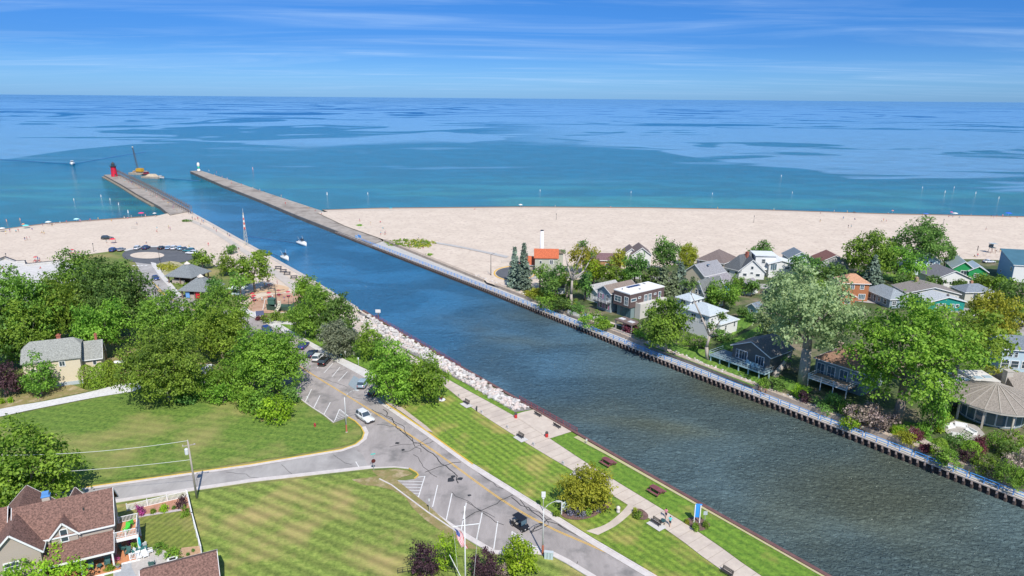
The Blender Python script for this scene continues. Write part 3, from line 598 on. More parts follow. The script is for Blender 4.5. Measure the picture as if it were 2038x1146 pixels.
# ================================================================ TREES
BARK = mat('bark', (.16, .12, .095), (.30, .25, .21), scale=4, rough=.95, stretch=(3, 3, .5))
BARKL = mat('bark_pale', (.30, .25, .21), (.46, .41, .36), scale=3, rough=.95, stretch=(3, 3, .5))
LM = {
    'maple': leafmat('leaves_maple', (0.079, 0.194, 0.018), (0.352, 0.563, 0.070)),
    'oak': leafmat('leaves_oak', (0.070, 0.166, 0.025), (0.328, 0.547, 0.070)),
    'dark': leafmat('leaves_dark', (0.053, 0.131, 0.031), (0.234, 0.421, 0.086)),
    'bright': leafmat('leaves_bright', (0.143, 0.286, 0.018), (0.448, 0.660, 0.045)),
    'silver': leafmat('leaves_silver', (0.135, 0.230, 0.081), (0.537, 0.671, 0.329)),
    'crab': leafmat('leaves_crab', (0.131, 0.157, 0.088), (0.375, 0.406, 0.265)),
    'plum': leafmat('leaves_plum', (0.041, 0.022, 0.030), (0.165, 0.085, 0.104)),
    'spruce': leafmat('needles_spruce', (0.061, 0.105, 0.074), (0.257, 0.343, 0.257), .12),
    'pine': leafmat('needles_pine', (0.070, 0.105, 0.053), (0.234, 0.289, 0.156), .15),
    'yellow': leafmat('leaves_yellow', (0.189, 0.230, 0.020), (0.512, 0.525, 0.061)),
    'arb': leafmat('leaves_arborvitae', (0.105, 0.211, 0.018), (0.312, 0.499, 0.047), .2),
    'lav': leafmat('leaves_lavender', (0.135, 0.149, 0.135), (0.366, 0.342, 0.488), .2),
    'pink': leafmat('blossom_pink', (.16, .14, .09), (.66, .52, .46), .3),
    'magenta': leafmat('blossom_magenta', (.25, .05, .14), (.75, .12, .42), .3),
    'red': leafmat('leaves_red', (0.081, 0.019, 0.024), (0.293, 0.085, 0.098), .3),
}
def leaves(cent, nrm, size, tint, rng, asp=1.35):
    n = len(cent); a = rng.normal(size=(n, 3)); nn = nrm + a * .55; nn /= np.linalg.norm(nn, axis=1)[:, None]
    r = rng.normal(size=(n, 3)); u = np.cross(nn, r); u /= np.linalg.norm(u, axis=1)[:, None] + 1e-9; v = np.cross(nn, u)
    s = size * rng.uniform(.4, 1.4, n)[:, None]; u = u * s * asp * .5; v = v * s * .5
    q = np.stack([cent - u, cent - v * .9, cent + u, cent + v * .9], 1); return q.reshape(-1, 3), np.repeat(tint, 4)
def leafmesh(name, V, T, m):
    n = len(V) // 4; me = bpy.data.meshes.new(name); me.vertices.add(4 * n); me.vertices.foreach_set('co', V.astype(np.float32).ravel())
    me.loops.add(4 * n); me.loops.foreach_set('vertex_index', np.arange(4 * n, dtype=np.int32)); me.polygons.add(n)
    me.polygons.foreach_set('loop_start', np.arange(0, 4 * n, 4, dtype=np.int32)); me.polygons.foreach_set('loop_total', np.full(n, 4, dtype=np.int32))
    a = me.attributes.new('tint', 'FLOAT', 'POINT'); a.data.foreach_set('value', np.clip(T, 0, 1).astype(np.float32))
    me.materials.append(m); me.update(calc_edges=True); return me
def sph(rng, n):
    v = rng.normal(size=(n, 3)); return v / np.linalg.norm(v, axis=1)[:, None]
CROWN = {}
def broad(kind, var, Wd, H, leaf, seed, nl=15, dens=1.0, cb=.25, lobe=.30, flat=1.0, gap=0.0, trunk_r=None, bark=None, limb=True, shape='round', asp=1.35):
    """trunk mesh + crown mesh, real size metres: width Wd, height H, cb = clear trunk fraction"""
    key = (kind, var, round(Wd), round(H), shape)
    if key in CROWN: return CROWN[key]
    rng = np.random.default_rng(seed + var * 17 + int(H * 3)); random.seed(seed + var)
    rx = Wd / 2; z0 = H * cb; zc = (z0 + H) / 2; rz = (H - z0) / 2
    # lobe centres
    cb *= 1.0; nl = int(nl * 1.25); z0 = H * cb; zc = (z0 + H) / 2; rz = (H - z0) / 2; LC = []; tries = 0
    while len(LC) < nl and tries < 600:
        tries += 1; d = sph(rng, 1)[0]; rr = rng.uniform(.42, .80)
        if d[2] < -.8: continue
        k = 1.0
        if shape == 'cone': k = 1.15 - .75 * (d[2] * rr * .5 + .5)
        if shape == 'vase': k = .72 + .5 * (d[2] * rr * .5 + .5)
        p = np.array([d[0] * rx * rr * k, d[1] * rx * rr * k, zc + d[2] * rz * rr])
        if all(np.linalg.norm((p - q) / [rx, rx, rz]) > .33 for q in LC): LC.append(p)
    Vs, Ts = [], []
    for i, c in enumerate(LC):
        lr = min(rx, rz * 1.3) * rng.uniform(lobe * .85, lobe * 1.35); ncl = max(5, int(31 * dens * (lr / (leaf * 7)) ** 2)); ld = sph(rng, ncl); ld[:, 2] = np.where(ld[:, 2] < -.5, -ld[:, 2], ld[:, 2]); ld[::6] *= .45
        out = (c - [0, 0, zc]) / [rx, rx, rz]; ltint = rng.uniform(.25, .7)
        for d in ld:
            if gap and rng.random() < gap: continue
            cc = c + d * lr * np.array([1, 1, .86 * flat]) * rng.uniform(.70, 1.12); n = rng.integers(13, 22); ct = ltint + rng.uniform(-.22, .22)
            o = rng.normal(size=(n, 3)) * leaf * np.array([1.35, 1.35, .8]); nrm = d * .8 + out * .35 + [0, 0, .5]
            nrm = np.repeat((nrm / (np.linalg.norm(nrm) + 1e-6))[None], n, 0)
            q, t_ = leaves(cc + o, nrm, leaf, ct + rng.uniform(-.3, .3, n), rng, asp); Vs.append(q); Ts.append(t_)
    V_ = np.concatenate(Vs); kx = rx / np.percentile(np.hypot(V_[:, 0], V_[:, 1]), 97.5); zt = np.percentile(V_[:, 2], 99.5); zb_ = np.percentile(V_[:, 2], 1)
    kz = (H - max(z0, .0)) / (zt - zb_); V_[:, :2] *= kx; V_[:, 2] = z0 + (V_[:, 2] - zb_) * kz; LC = [np.array([c[0] * kx, c[1] * kx, z0 + (c[2] - zb_) * kz]) for c in LC]
    cr = leafmesh('crown', V_, np.concatenate(Ts), LM[kind])
    mb = MB(); tr = trunk_r or H * .022 + .05; top = Vector((rng.uniform(-.3, .3), rng.uniform(-.3, .3), H * (cb + .18)))
    mb.tube((0, 0, -.15), (top.x * .5, top.y * .5, top.z * .55), tr * 1.25, tr * .95, 9); mb.tube((top.x * .5, top.y * .5, top.z * .55), top, tr * .95, tr * .7, 9)
    if limb:
        for c in LC[:11]:
            st = Vector((top.x * .6, top.y * .6, top.z * .65)).lerp(top, random.random()); e = Vector(c); mid = st.lerp(e, .5) + Vector((0, 0, -.04 * H))
            mb.tube(st, mid, tr * .42, tr * .26, 6); mb.tube(mid, e, tr * .26, tr * .08, 5)
            for k in range(2):
                e2 = e + Vector(sph(rng, 1)[0]) * rx * .22; mb.tube(mid.lerp(e, .4), e2, tr * .14, tr * .05, 4)
    tm = mb.mesh('trunk', bark or BARK, True); CROWN[key] = (tm, cr); return CROWN[key]
def conifer(kind, var, Wd, H, leaf, seed, cb=.06, col=False):
    key = (kind, var, round(Wd), round(H), 'con')
    if key in CROWN: return CROWN[key]
    rng = np.random.default_rng(seed + var); Vs, Ts = [], []; mb = MB(); mb.tube((0, 0, -.1), (0, 0, H * .97), H * .02 + .04, .02, 7)
    nz = int(H / .62) if not col else 0
    for i in range(nz):
        f = i / nz; z = H * (cb + (1 - cb) * f); r = Wd / 2 * (1 - f) ** .82 + .1; nb = int(7 + r * 3.2)
        for k in range(nb):
            a = rng.uniform(0, 6.28); rr = r * rng.uniform(.62, 1.12); steps = max(2, int(rr / .3)); tb = rng.uniform(.2, .7)
            for s in range(steps):
                q = (s + .6) / steps; n = 4; c = np.array([math.cos(a) * rr * q, math.sin(a) * rr * q, z - rr * .30 * q + .12 * rr * q * q])
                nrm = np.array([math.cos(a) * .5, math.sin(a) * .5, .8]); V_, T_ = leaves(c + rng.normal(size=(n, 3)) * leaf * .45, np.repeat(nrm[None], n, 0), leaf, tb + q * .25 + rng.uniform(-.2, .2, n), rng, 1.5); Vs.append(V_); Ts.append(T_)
    if col:
        n = int(Wd * H * 60 / (leaf / .3) ** 2); zz = rng.random(n) ** .9; rad = Wd / 2 * np.where(zz > .55, np.sqrt(np.clip(1 - ((zz - .55) / .45) ** 1.7, 0, 1)), .82 + .18 * zz / .55)
        a = rng.uniform(0, 6.28, n); lump = 1 + .13 * np.sin(a * 5 + zz * 9) + .08 * np.sin(a * 9 - zz * 14); rd = rad * lump * rng.uniform(.8, 1.04, n)
        C = np.stack([np.cos(a) * rd, np.sin(a) * rd, zz * H], 1); nr = np.stack([np.cos(a), np.sin(a), .5 + zz], 1); nr /= np.linalg.norm(nr, axis=1)[:, None]
        V_, T_ = leaves(C, nr, leaf, .45 + .25 * np.sin(a * 5 + zz * 9) + rng.uniform(-.3, .3, n), rng); Vs.append(V_); Ts.append(T_)
    cr = leafmesh('crown', np.concatenate(Vs), np.concatenate(Ts), LM[kind]); CROWN[key] = (mb.mesh('trunk', BARK, True), cr); return CROWN[key]
def put_tree(ms, loc, sc, name, label, cat='tree', group=None, rz=None, tilt=None):
    o = thing(name, label, cat, loc, random.uniform(0, 6.28) if rz is None else rz, group, sc)
    if tilt: o.rotation_euler = (tilt[0], tilt[1], o.rotation_euler[2])
    for n, me in zip(('trunk', 'crown') if cat in ('tree', 'dead tree') else ('stem', 'foliage'), ms):
        c = bpy.data.objects.new(n, me); COL.objects.link(c); c.parent = o
    return o
VAR = {}
def tree(px, ytop, ybase, wpx, kind, label, name='leafy_tree', cat='tree', group=None, zb=None, **kw):
    p = P(px, ybase) if zb is None else G(px, ybase, zb); p.z = max(p.z, -.2)
    H = hgt(p, ytop); d = mpp(p); Wd = wpx * d * (.93 if wpx > 40 else 1)
    # crown sits nearer the viewer than its base line: keep its top on the sight line
    leaf = kw.pop('leaf', None) or min(.5, max(.2, .0022 * (p.y ** 2 + CH ** 2) ** .5 * .95)) * (1 if H > 4 else .75)
    VAR[kind] = VAR.get(kind, 0) + 1; v = VAR[kind] % 3
    q = lambda x, st: max(st, round(x / st) * st)
    Wq, Hq = q(Wd, 2.0 if Wd > 3 else 1.0), q(H, 2.5 if H > 4 else 1.0)
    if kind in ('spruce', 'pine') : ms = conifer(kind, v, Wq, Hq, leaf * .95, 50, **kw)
    elif kind == 'arb': ms = conifer(kind, v % 2, Wq, Hq, leaf * .75, 80, col=True)
    else: ms = broad(kind, v, Wq, Hq, leaf, 7 * len(kind), **kw)
    return put_tree(ms, p, (Wd / Wq, Wd / Wq, H / Hq), name, label, cat, group)
random.seed(11)
T_ = tree
# left side, far to near
T_(48, 541, 720, 130, 'oak', 'big green tree with bare grey twigs, farthest left beside the pale concrete apron', cb=.15, nl=22, gap=.08)
T_(118, 560, 700, 110, 'maple', 'full green tree just behind the grey-roofed cream house')
T_(160, 505, 660, 130, 'oak', 'tall broad tree crown rising in front of the beach at the left', cb=.2, nl=22, gap=.08)
T_(232, 520, 672, 140, 'dark', 'tall dark green tree beside the beach road, right half of the big crown', cb=.2, nl=24, gap=.06)
T_(0, 600, 742, 90, 'dark', 'dark tree at the left picture edge behind the purple plum')
T_(60, 600, 735, 110, 'maple', 'bright green tree behind the left gable of the cream house', cb=.1)
T_(210, 600, 715, 100, 'maple', 'green tree behind the small wing of the cream house')
T_(338, 583, 700, 112, 'oak', 'round dense tree just below the second grey pavilion', cb=.15, nl=22, gap=.08)
T_(440, 572, 700, 120, 'oak', 'broad oak between the beach pavilions and the play area', cb=.15, nl=24, gap=.06)
T_(445, 610, 722, 110, 'maple', 'mid green tree by the hidden stretch of the beach road', cb=.2)
T_(338, 657, 797, 158, 'oak', 'wide spreading tree at the end of the gravel drive', cb=.16, nl=26, bark=BARKL, gap=.08)
T_(536, 655, 780, 152, 'maple', 'large bright maple shading the left parking bays', cb=.2, nl=28, bark=BARKL)
T_(84, 702, 787, 58, 'oak', 'conical young tree in front of the cream house', shape='cone', cb=.08, nl=16, leaf=.3)
T_(12, 722, 788, 62, 'plum', 'dark purple plum tree at the left edge beside the gravel drive', name='plum_tree', cb=.15, nl=14, leaf=.3)
T_(68, 836, 1010, 150, 'maple', 'large tree with upright leafy sprays behind the brown-roofed house', cb=.02, nl=30, leaf=.34, shape='cone', lobe=.24)
T_(10, 900, 1010, 80, 'maple', 'lower tree at the left edge behind the brown-roofed house', cb=.02, leaf=.32)
for i, (x, yt, yb, wd) in enumerate([(176, 726, 770, 24), (192, 730, 772, 22), (206, 722, 769, 24), (222, 717, 766, 26), (234, 724, 764, 20)]):
    T_(x, yt, yb, wd, 'arb', ['clipped green arborvitae bush, leftmost of the row beside the cream house', 'second arborvitae from the left in the row beside the cream house', 'middle arborvitae of the row beside the cream house', 'tallest arborvitae of the row beside the cream house', 'rightmost arborvitae of the row, next to the kiosk path'][i], name='arborvitae', cat='shrub', group='arborvitae row beside the cream house', leaf=.28)
T_(247, 740, 762, 18, 'red', 'small dark red bush beside the arborvitae row', name='red_shrub', cat='shrub', cb=0)
T_(52, 745, 780, 30, 'dark', 'dark green bush between the plum and the young tree', name='shrub', cat='shrub', cb=0, nl=9)
# thicket below the large maple
for i, (x, yt, yb, wd, k, lb) in enumerate([(445, 758, 800, 62, 'maple', 'sprawling green bush at the left end of the thicket by the field lawn'), (405, 752, 790, 55, 'oak', 'dark bush beneath the spreading tree by the field lawn'), (492, 772, 812, 60, 'maple', 'middle green bush of the thicket by the field lawn'),
        (548, 790, 836, 76, 'bright', 'bright yellow-green mound at the right end of the thicket'), (525, 776, 822, 62, 'oak', 'dark green bush just behind the yellow-green mound'), (580, 768, 800, 40, 'dark', 'dark shrub at the kerb of the left parking bays'), (440, 720, 765, 70, 'maple', 'green shrub beside the small pavilion roof in the thicket'), (370, 770, 800, 50, 'dark', 'dark shrub at the foot of the spreading tree')]):
    T_(x, yt, yb, wd, k, lb, name='shrub', cat='shrub', cb=0, nl=14, leaf=.32)
# between road and channel
T_(620, 552, 612, 70, 'maple', 'bright tree beside the quay above the play area, farthest of its row', cb=.12, nl=18)
T_(628, 575, 668, 100, 'oak', 'leafy tree right of the play ship', cb=.12, nl=20)
T_(676, 588, 672, 84, 'dark', 'dense round dark green tree beside the riprap bank', cb=.1, nl=22, gap=.08)
T_(674, 640, 709, 82, 'crab', 'grey-green crabapple tree between the sidewalk and the promenade', name='crabapple_tree', cb=.12, nl=20, leaf=.3)
T_(740, 642, 716, 64, 'maple', 'slender green tree right of the crabapple by the riprap', cb=.1, nl=16)
T_(782, 676, 802, 102, 'maple', 'dense round maple over the parked blue cars', cb=.1, nl=28)
T_(852, 706, 800, 88, 'maple', 'right-hand maple of the pair at the end of the parking bays', cb=.1, nl=24, gap=.06)
# beach edge, play area
T_(405, 497, 535, 46, 'oak', 'small tree behind the farther grey pavilion', cb=.2, nl=10)
T_(463, 486, 505, 26, 'dark', 'low dark bush on the sand beside the concrete path', name='shrub', cat='shrub', cb=0, nl=8)
T_(455, 500, 548, 42, 'maple', 'thin green tree with open branches beside the pavilion', cb=.3, nl=10, gap=.25)
T_(508, 508, 582, 74, 'maple', 'open-crowned tree shading the snack stand by the quay path', cb=.35, nl=16, gap=.1)
T_(480, 540, 600, 50, 'oak', 'loosely leaved tree left of the shaded snack stand', cb=.35, nl=10, gap=.3)
T_(432, 550, 596, 40, 'dark', 'small dark tree against the nearer grey pavilion', cb=.2, nl=10)
for i, (x, yt, yb, wd, k, lb) in enumerate([(540, 618, 640, 42, 'oak', 'low hedge clump left of the play area sign post'), (575, 621, 638, 46, 'oak', 'low hedge clump in front of the play ship'), (520, 628, 636, 26, 'red', 'low rusty red planting by the blue sign board'), (602, 640, 650, 28, 'maple', 'small rounded bush at the end of the white cross path')]):
    T_(x, yt, yb, wd, k, lb, name='shrub', cat='shrub', cb=0, nl=8, leaf=.3)
# bed tree and lower shrubs
T_(1165, 932, 1012, 108, 'yellow', 'round olive-green tree in the mulched flower bed', name='bed_tree', cb=.06, nl=26, leaf=.24, bark=BARK)
T_(1034, 1074, 1140, 72, 'bright', 'small bright green tree at the bottom beside the street lamp', cb=.02, nl=18, leaf=.2)
T_(886, 1068, 1128, 50, 'bright', 'bright green bush behind the flag', name='shrub', cat='shrub', cb=0, nl=12, leaf=.2)
T_(846, 1086, 1142, 70, 'plum', 'purple-brown leafed bush left of the flagpole', name='plum_shrub', cat='shrub', cb=0, nl=16, leaf=.17, gap=.15)
T_(965, 1092, 1150, 66, 'plum', 'purple-brown leafed bush right of the flagpole', name='plum_shrub', cat='shrub', cb=0, nl=16, leaf=.17, gap=.15)
T_(1002, 1122, 1146, 26, 'pink', 'small pale pink flowering bush right of the flagpole', name='flowering_shrub', cat='shrub', cb=0, nl=8, leaf=.16)
T_(82, 1108, 1172, 150, 'bright', 'bright green crown at the bottom left in front of the porch', cb=.1, nl=24, leaf=.24)
# spruces and neighbourhood, far right bank
def N_(*a, **k): return T_(*a, zb=ZR, **k)
N_(1024, 490, 570, 34, 'spruce', 'dark blue-green spruce, left one of the pair at the street loop', name='spruce_tree', leaf=.5)
N_(1042, 482, 576, 38, 'spruce', 'taller dark spruce, right one of the pair at the street loop', name='spruce_tree', leaf=.5)
N_(1318, 526, 588, 40, 'pine', 'dark pine behind the white-roofed modern house, nearest its corner', name='pine_tree', leaf=.5)
N_(1352, 520, 586, 46, 'spruce', 'grey-green spruce between the modern house and the grey-roofed cottages', name='spruce_tree', leaf=.5)
N_(1734, 506, 572, 44, 'spruce', 'blue-grey spruce behind the orange brick house', name='spruce_tree', leaf=.5)
far_trees = [(1075, 522, 575, 50, 'oak', 'green tree in front of the red-roofed house'), (1105, 525, 590, 56, 'dark', 'dark tree right of the red-roofed house front'), (1160, 486, 545, 66, 'yellow', 'yellowish tree standing against the sand behind the dead tree'), (1182, 518, 570, 56, 'bright', 'vivid green tree in the middle of the far left gardens'),
    (1215, 512, 575, 50, 'oak', 'green tree behind the grey roof of the white cottage'), (1232, 497, 540, 40, 'yellow', 'small yellowish tree against the sand by the purple roof'), (1262, 505, 572, 60, 'dark', 'dark loose tree behind the modern house'), (1320, 472, 545, 66, 'dark', 'tall dark tree with pale gaps against the sand'), (1368, 485, 528, 38, 'yellow', 'olive-yellow tree beside the first brown roof'),
    (1513, 480, 528, 52, 'dark', 'small windswept tree silhouetted on the sand between two roofs'), (1600, 508, 560, 68, 'dark', 'grey-green tree behind the willow, left'), (1652, 524, 575, 60, 'dark', 'grey-green tree behind the willow, right'), (1728, 462, 558, 100, 'oak', 'wide airy tree left of the tallest tree at the beach'), (1818, 434, 540, 108, 'dark', 'tallest dark tree at the edge of the beach'),
    (1785, 490, 562, 90, 'oak', 'green tree filling the gap between the spruce and the pale blue house'), (1878, 480, 536, 44, 'dark', 'right shoulder tree of the tall beach group'), (1955, 545, 582, 40, 'oak', 'green bush in front of the green cottage'), (1990, 548, 590, 44, 'maple', 'green tree in front of the tall blue house'), (2028, 556, 625, 84, 'dark', 'dark tree at the right edge below the blue house'),
    (1440, 558, 620, 76, 'oak', 'round green tree in front of the blue cottage'), (1418, 582, 618, 34, 'dark', 'small dark tree left of the round green tree'), (1495, 556, 590, 34, 'dark', 'small dark tree in front of the white house with the red chimney'), (1478, 612, 634, 26, 'dark', 'dark garden bush beside the small lawn'), (1810, 540, 575, 14, 'arb', 'narrow columnar evergreen in the back garden'), (1860, 548, 578, 30, 'dark', 'dark bush beside the white house with green gable')]
far_trees += [(1092, 540, 602, 48, 'dark', 'dark tree above the rough bank, left of the bare tree'), (1128, 536, 598, 50, 'oak', 'green tree directly behind the bare tree'), (1164, 540, 598, 44, 'dark', 'dark tree between the bare tree and the white cottage'), (1292, 528, 585, 40, 'dark', 'dark tree touching the left pine behind the modern house'), (1338, 536, 590, 36, 'pine', 'second pine squeezed between the first pine and the spruce'), (1376, 548, 596, 34, 'pine', 'pine right of the grey-green spruce'),
    (1245, 535, 572, 34, 'oak', 'green tree above the solar panels of the modern house'), (1468, 548, 584, 30, 'oak', 'green bush between the blue cottage and the red-chimney house'), (1555, 545, 588, 56, 'dark', 'dark tree in front of the flat-roofed white house'), (1690, 552, 590, 40, 'oak', 'green tree left of the orange brick house'), (1625, 556, 610, 60, 'oak', 'green tree rising just behind the willow'),
    (1830, 558, 590, 30, 'oak', 'green tree behind the long low white house'), (1985, 600, 660, 60, 'dark', 'dark tree over the white car at the right'), (2030, 596, 650, 50, 'oak', 'green tree at the right edge by the street'), (1790, 545, 580, 26, 'dark', 'dark bush left of the columnar evergreen')]
for x, yt, yb, wd, k, lb in far_trees: N_(x, yt, yb, wd, k, lb, **({} if k in ('pine', 'spruce') else dict(nl=18 if wd > 50 else 12, gap=.12 if k in ('dark', 'yellow') else 0))) if k != 'arb' else N_(x, yt, yb, wd, k, lb, name='columnar_evergreen')
N_(1958, 582, 705, 88, 'yellow', 'large yellow-green tree right of the teal house', nl=24, cb=.1)
N_(1325, 598, 700, 104, 'oak', 'leafy tree with layered branches right of the modern house', nl=20, cb=.25, flat=.6, bark=BARKL)
N_(1534, 590, 686, 78, 'silver', 'left shoulder of silvery willow foliage above the deck house', name='willow_tree', nl=24, cb=.1)
N_(1598, 542, 764, 200, 'silver', 'huge silver-green willow with a thick leaning trunk', name='willow_tree', nl=50, cb=.42, lobe=.22, trunk_r=1.0, bark=BARKL, leaf=.38)
N_(1786, 594, 842, 214, 'maple', 'giant bright green tree over the riverside gardens', nl=56, cb=.30, lobe=.2, trunk_r=.8, leaf=.38)
N_(1890, 618, 790, 158, 'maple', 'broad green crown right of the giant tree, above the round house', nl=40, cb=.55, lobe=.22, leaf=.42)
N_(1852, 778, 862, 52, 'oak', 'drooping tree at the left side of the round house', name='weeping_tree', cb=0, nl=14)
N_(1862, 818, 856, 40, 'bright', 'light green shrub under the drooping tree', name='shrub', cat='shrub', cb=0)
# bare leaning trees
def bare(px, yb, segs, label, rad=.35, leafy=None, seed=3):
    p = G(px, yb, ZR); o = thing('dead_tree', label, 'dead tree', p); mb = MB(); rng = random.Random(seed); tips = []
    mp_ = mpp(p)
    def loc(x, y, dz=0):
        h = hgt((p.x, p.y, p.z), y); return Vector(((x - px) * mp_ * 1.0, dz, h))
    def grow(a, d, r, n):
        if n == 0 or r < .02: tips.append(a); return
        b = a + d; mb.tube(a, b, r, r * .7, 6)
        for k in range(rng.choice((2, 3))):
            nd = (d.normalized() + Vector((rng.uniform(-.8, .8), rng.uniform(-.8, .8), rng.uniform(-.1, .6)))).normalized() * d.length * rng.uniform(.6, .85); grow(b, nd, r * .6, n - 1)
    for sg in segs:
        q = [loc(*a) for a in sg]; r = rad if sg is segs[0] else rad * .55
        for i in range(len(q) - 1): mb.tube(q[i], q[i + 1], r, r * .78, 8); r *= .78
        grow(q[-1], (q[-1] - q[-2]) * .4, r * .7, 4)
    mb.build('trunk', BARKL, o, True)
    if leafy and tips:
        g = np.random.default_rng(seed); C = np.array([tuple(a) for a in tips]); C = C[g.random(len(C)) < leafy]; C = np.repeat(C, 12, 0) + g.normal(size=(len(C) * 12, 3)) * .45
        nr = np.repeat(np.array([[0, 0, 1.]]), len(C), 0); V_, T2 = leaves(C, nr, .4, g.uniform(.2, .8, len(C)), g)
        c = bpy.data.objects.new('crown', leafmesh('crown', V_, T2, LM['dark'])); COL.objects.link(c); c.parent = o
    return o
bare(1137, 612, [[(1137, 612), (1136, 585), (1137, 558)], [(1137, 558), (1143, 530), (1152, 508)], [(1137, 558), (1160, 538), (1168, 522)], [(1137, 558), (1128, 530), (1124, 515)]], 'pale bare-branched tree between the spruces and the white cottage', .5, .3, 3)
bare(1408, 716, [[(1408, 716), (1404, 690), (1408, 668)], [(1408, 668), (1390, 632), (1374, 600)], [(1408, 668), (1418, 650), (1424, 640)]], 'leaning half-bare tree with orange-brown trunk in front of the big white house', .5, .45, 8)
bare(1540, 750, [[(1540, 750), (1547, 738), (1554, 726)], [(1554, 726), (1560, 715), (1566, 705)]], 'stout leaning trunk under the willow beside the deck house', .9, .1, 5)
# garden shrubs on the far bank (light, dark, burgundy, blossom)
gs = [(1598, 776, 800, 24, 'plum', 'dark burgundy shrub below the willow'), (1545, 752, 775, 40, 'dark', 'dark shrub at the foot of the leaning trunk'), (1520, 755, 772, 30, 'oak', 'green shrub at the corner of the deck'), (1590, 764, 792, 30, 'bright', 'lime green ground planting below the willow'),
    (1650, 782, 815, 60, 'dark', 'dark shrub under the white balcony'), (1690, 800, 830, 44, 'oak', 'green shrub left of the pink blossoms'), (1710, 806, 846, 60, 'pink', 'pale pink flowering shrub above the retaining wall, left'), (1755, 820, 858, 56, 'pink', 'pale pink flowering shrub below the giant tree, right'), (1735, 800, 826, 44, 'pink', 'pale pink flowering shrub, upper one behind the other two'),
    (1800, 858, 880, 36, 'yellow', 'yellow-green planting by the blue post'), (1818, 850, 876, 34, 'red', 'dark red planting by the blue post'), (1843, 884, 898, 26, 'red', 'red shrub at the bend of the garden path'), (1866, 872, 910, 26, 'arb', 'small upright evergreen in the round house garden'), (1885, 895, 925, 44, 'oak', 'low green shrub nearest the wall below the round house'),
    (1926, 896, 920, 34, 'plum', 'burgundy maple shrub in the round house garden'), (1905, 862, 892, 50, 'dark', 'dark shrub bordering the stone patio'), (1930, 878, 905, 28, 'arb', 'light conical shrub below the round house'), (1946, 868, 900, 28, 'red', 'reddish shrub below the round house'), (1978, 860, 896, 34, 'oak', 'round green shrub under the third post of the round house'),
    (2002, 880, 910, 34, 'dark', 'blue-green shrub in the lower garden'), (2022, 864, 896, 60, 'maple', 'bright green shrub at the right edge below the round house'), (2030, 895, 935, 50, 'pink', 'pale twiggy flowering tree at the right edge'), (1960, 905, 940, 44, 'oak', 'green shrub above the wall in the lower garden'), (2005, 925, 965, 52, 'oak', 'rounded green shrub nearest the wall at the lower right'),
    (1975, 925, 950, 30, 'crab', 'grey-mauve shrub in the lower garden'), (2036, 935, 970, 30, 'maple', 'green shrub at the lower right corner of the garden'), (1180, 622, 646, 70, 'maple', 'clipped green hedge mound in front of the white patio'), (1200, 636, 652, 40, 'maple', 'low end of the hedge mound beside the pergola'), (1255, 645, 662, 36, 'red', 'russet grasses beside the modern house'),
    (1090, 585, 612, 60, 'oak', 'rough green shrub above the walkway near the spruces'), (1120, 592, 618, 50, 'dark', 'dark shrub below the bare tree'), (1065, 575, 594, 40, 'yellow', 'dry yellowish bush beside the spruces'), (1150, 600, 625, 40, 'dark', 'dark shrub by the orange garden furniture'), (1385, 668, 690, 60, 'oak', 'green shrubs along the white house wall'), (1435, 655, 676, 50, 'dark', 'dark flower bed shrub at the corner of the white house'),
    (1280, 655, 675, 50, 'maple', 'bright grass-like shrub at the right end of the modern house'), (1500, 622, 642, 30, 'dark', 'dark bush beside the light blue shed'), (1930, 722, 748, 44, 'maple', 'hedge clump behind the flat roof of the round house'), (1985, 728, 752, 60, 'yellow', 'yellowing hedge clump below the white and blue house'), (2010, 655, 676, 60, 'maple', 'green hedge above the white and blue house'),
    (1905, 555, 580, 30, 'dark', 'dark bush beside the white gabled cottage'), (1690, 830, 850, 34, 'bright', 'light green ground cover above the wall'), (1780, 845, 862, 30, 'bright', 'lime planting right of the pink blossoms')]
for x, yt, yb, wd, k, lb in gs: N_(x, yt, yb, wd, k, lb, name={'pink': 'flowering_shrub', 'arb': 'evergreen_shrub', 'plum': 'burgundy_shrub'}.get(k, 'shrub'), cat='shrub', **({} if k == 'arb' else dict(cb=0, nl=11)))
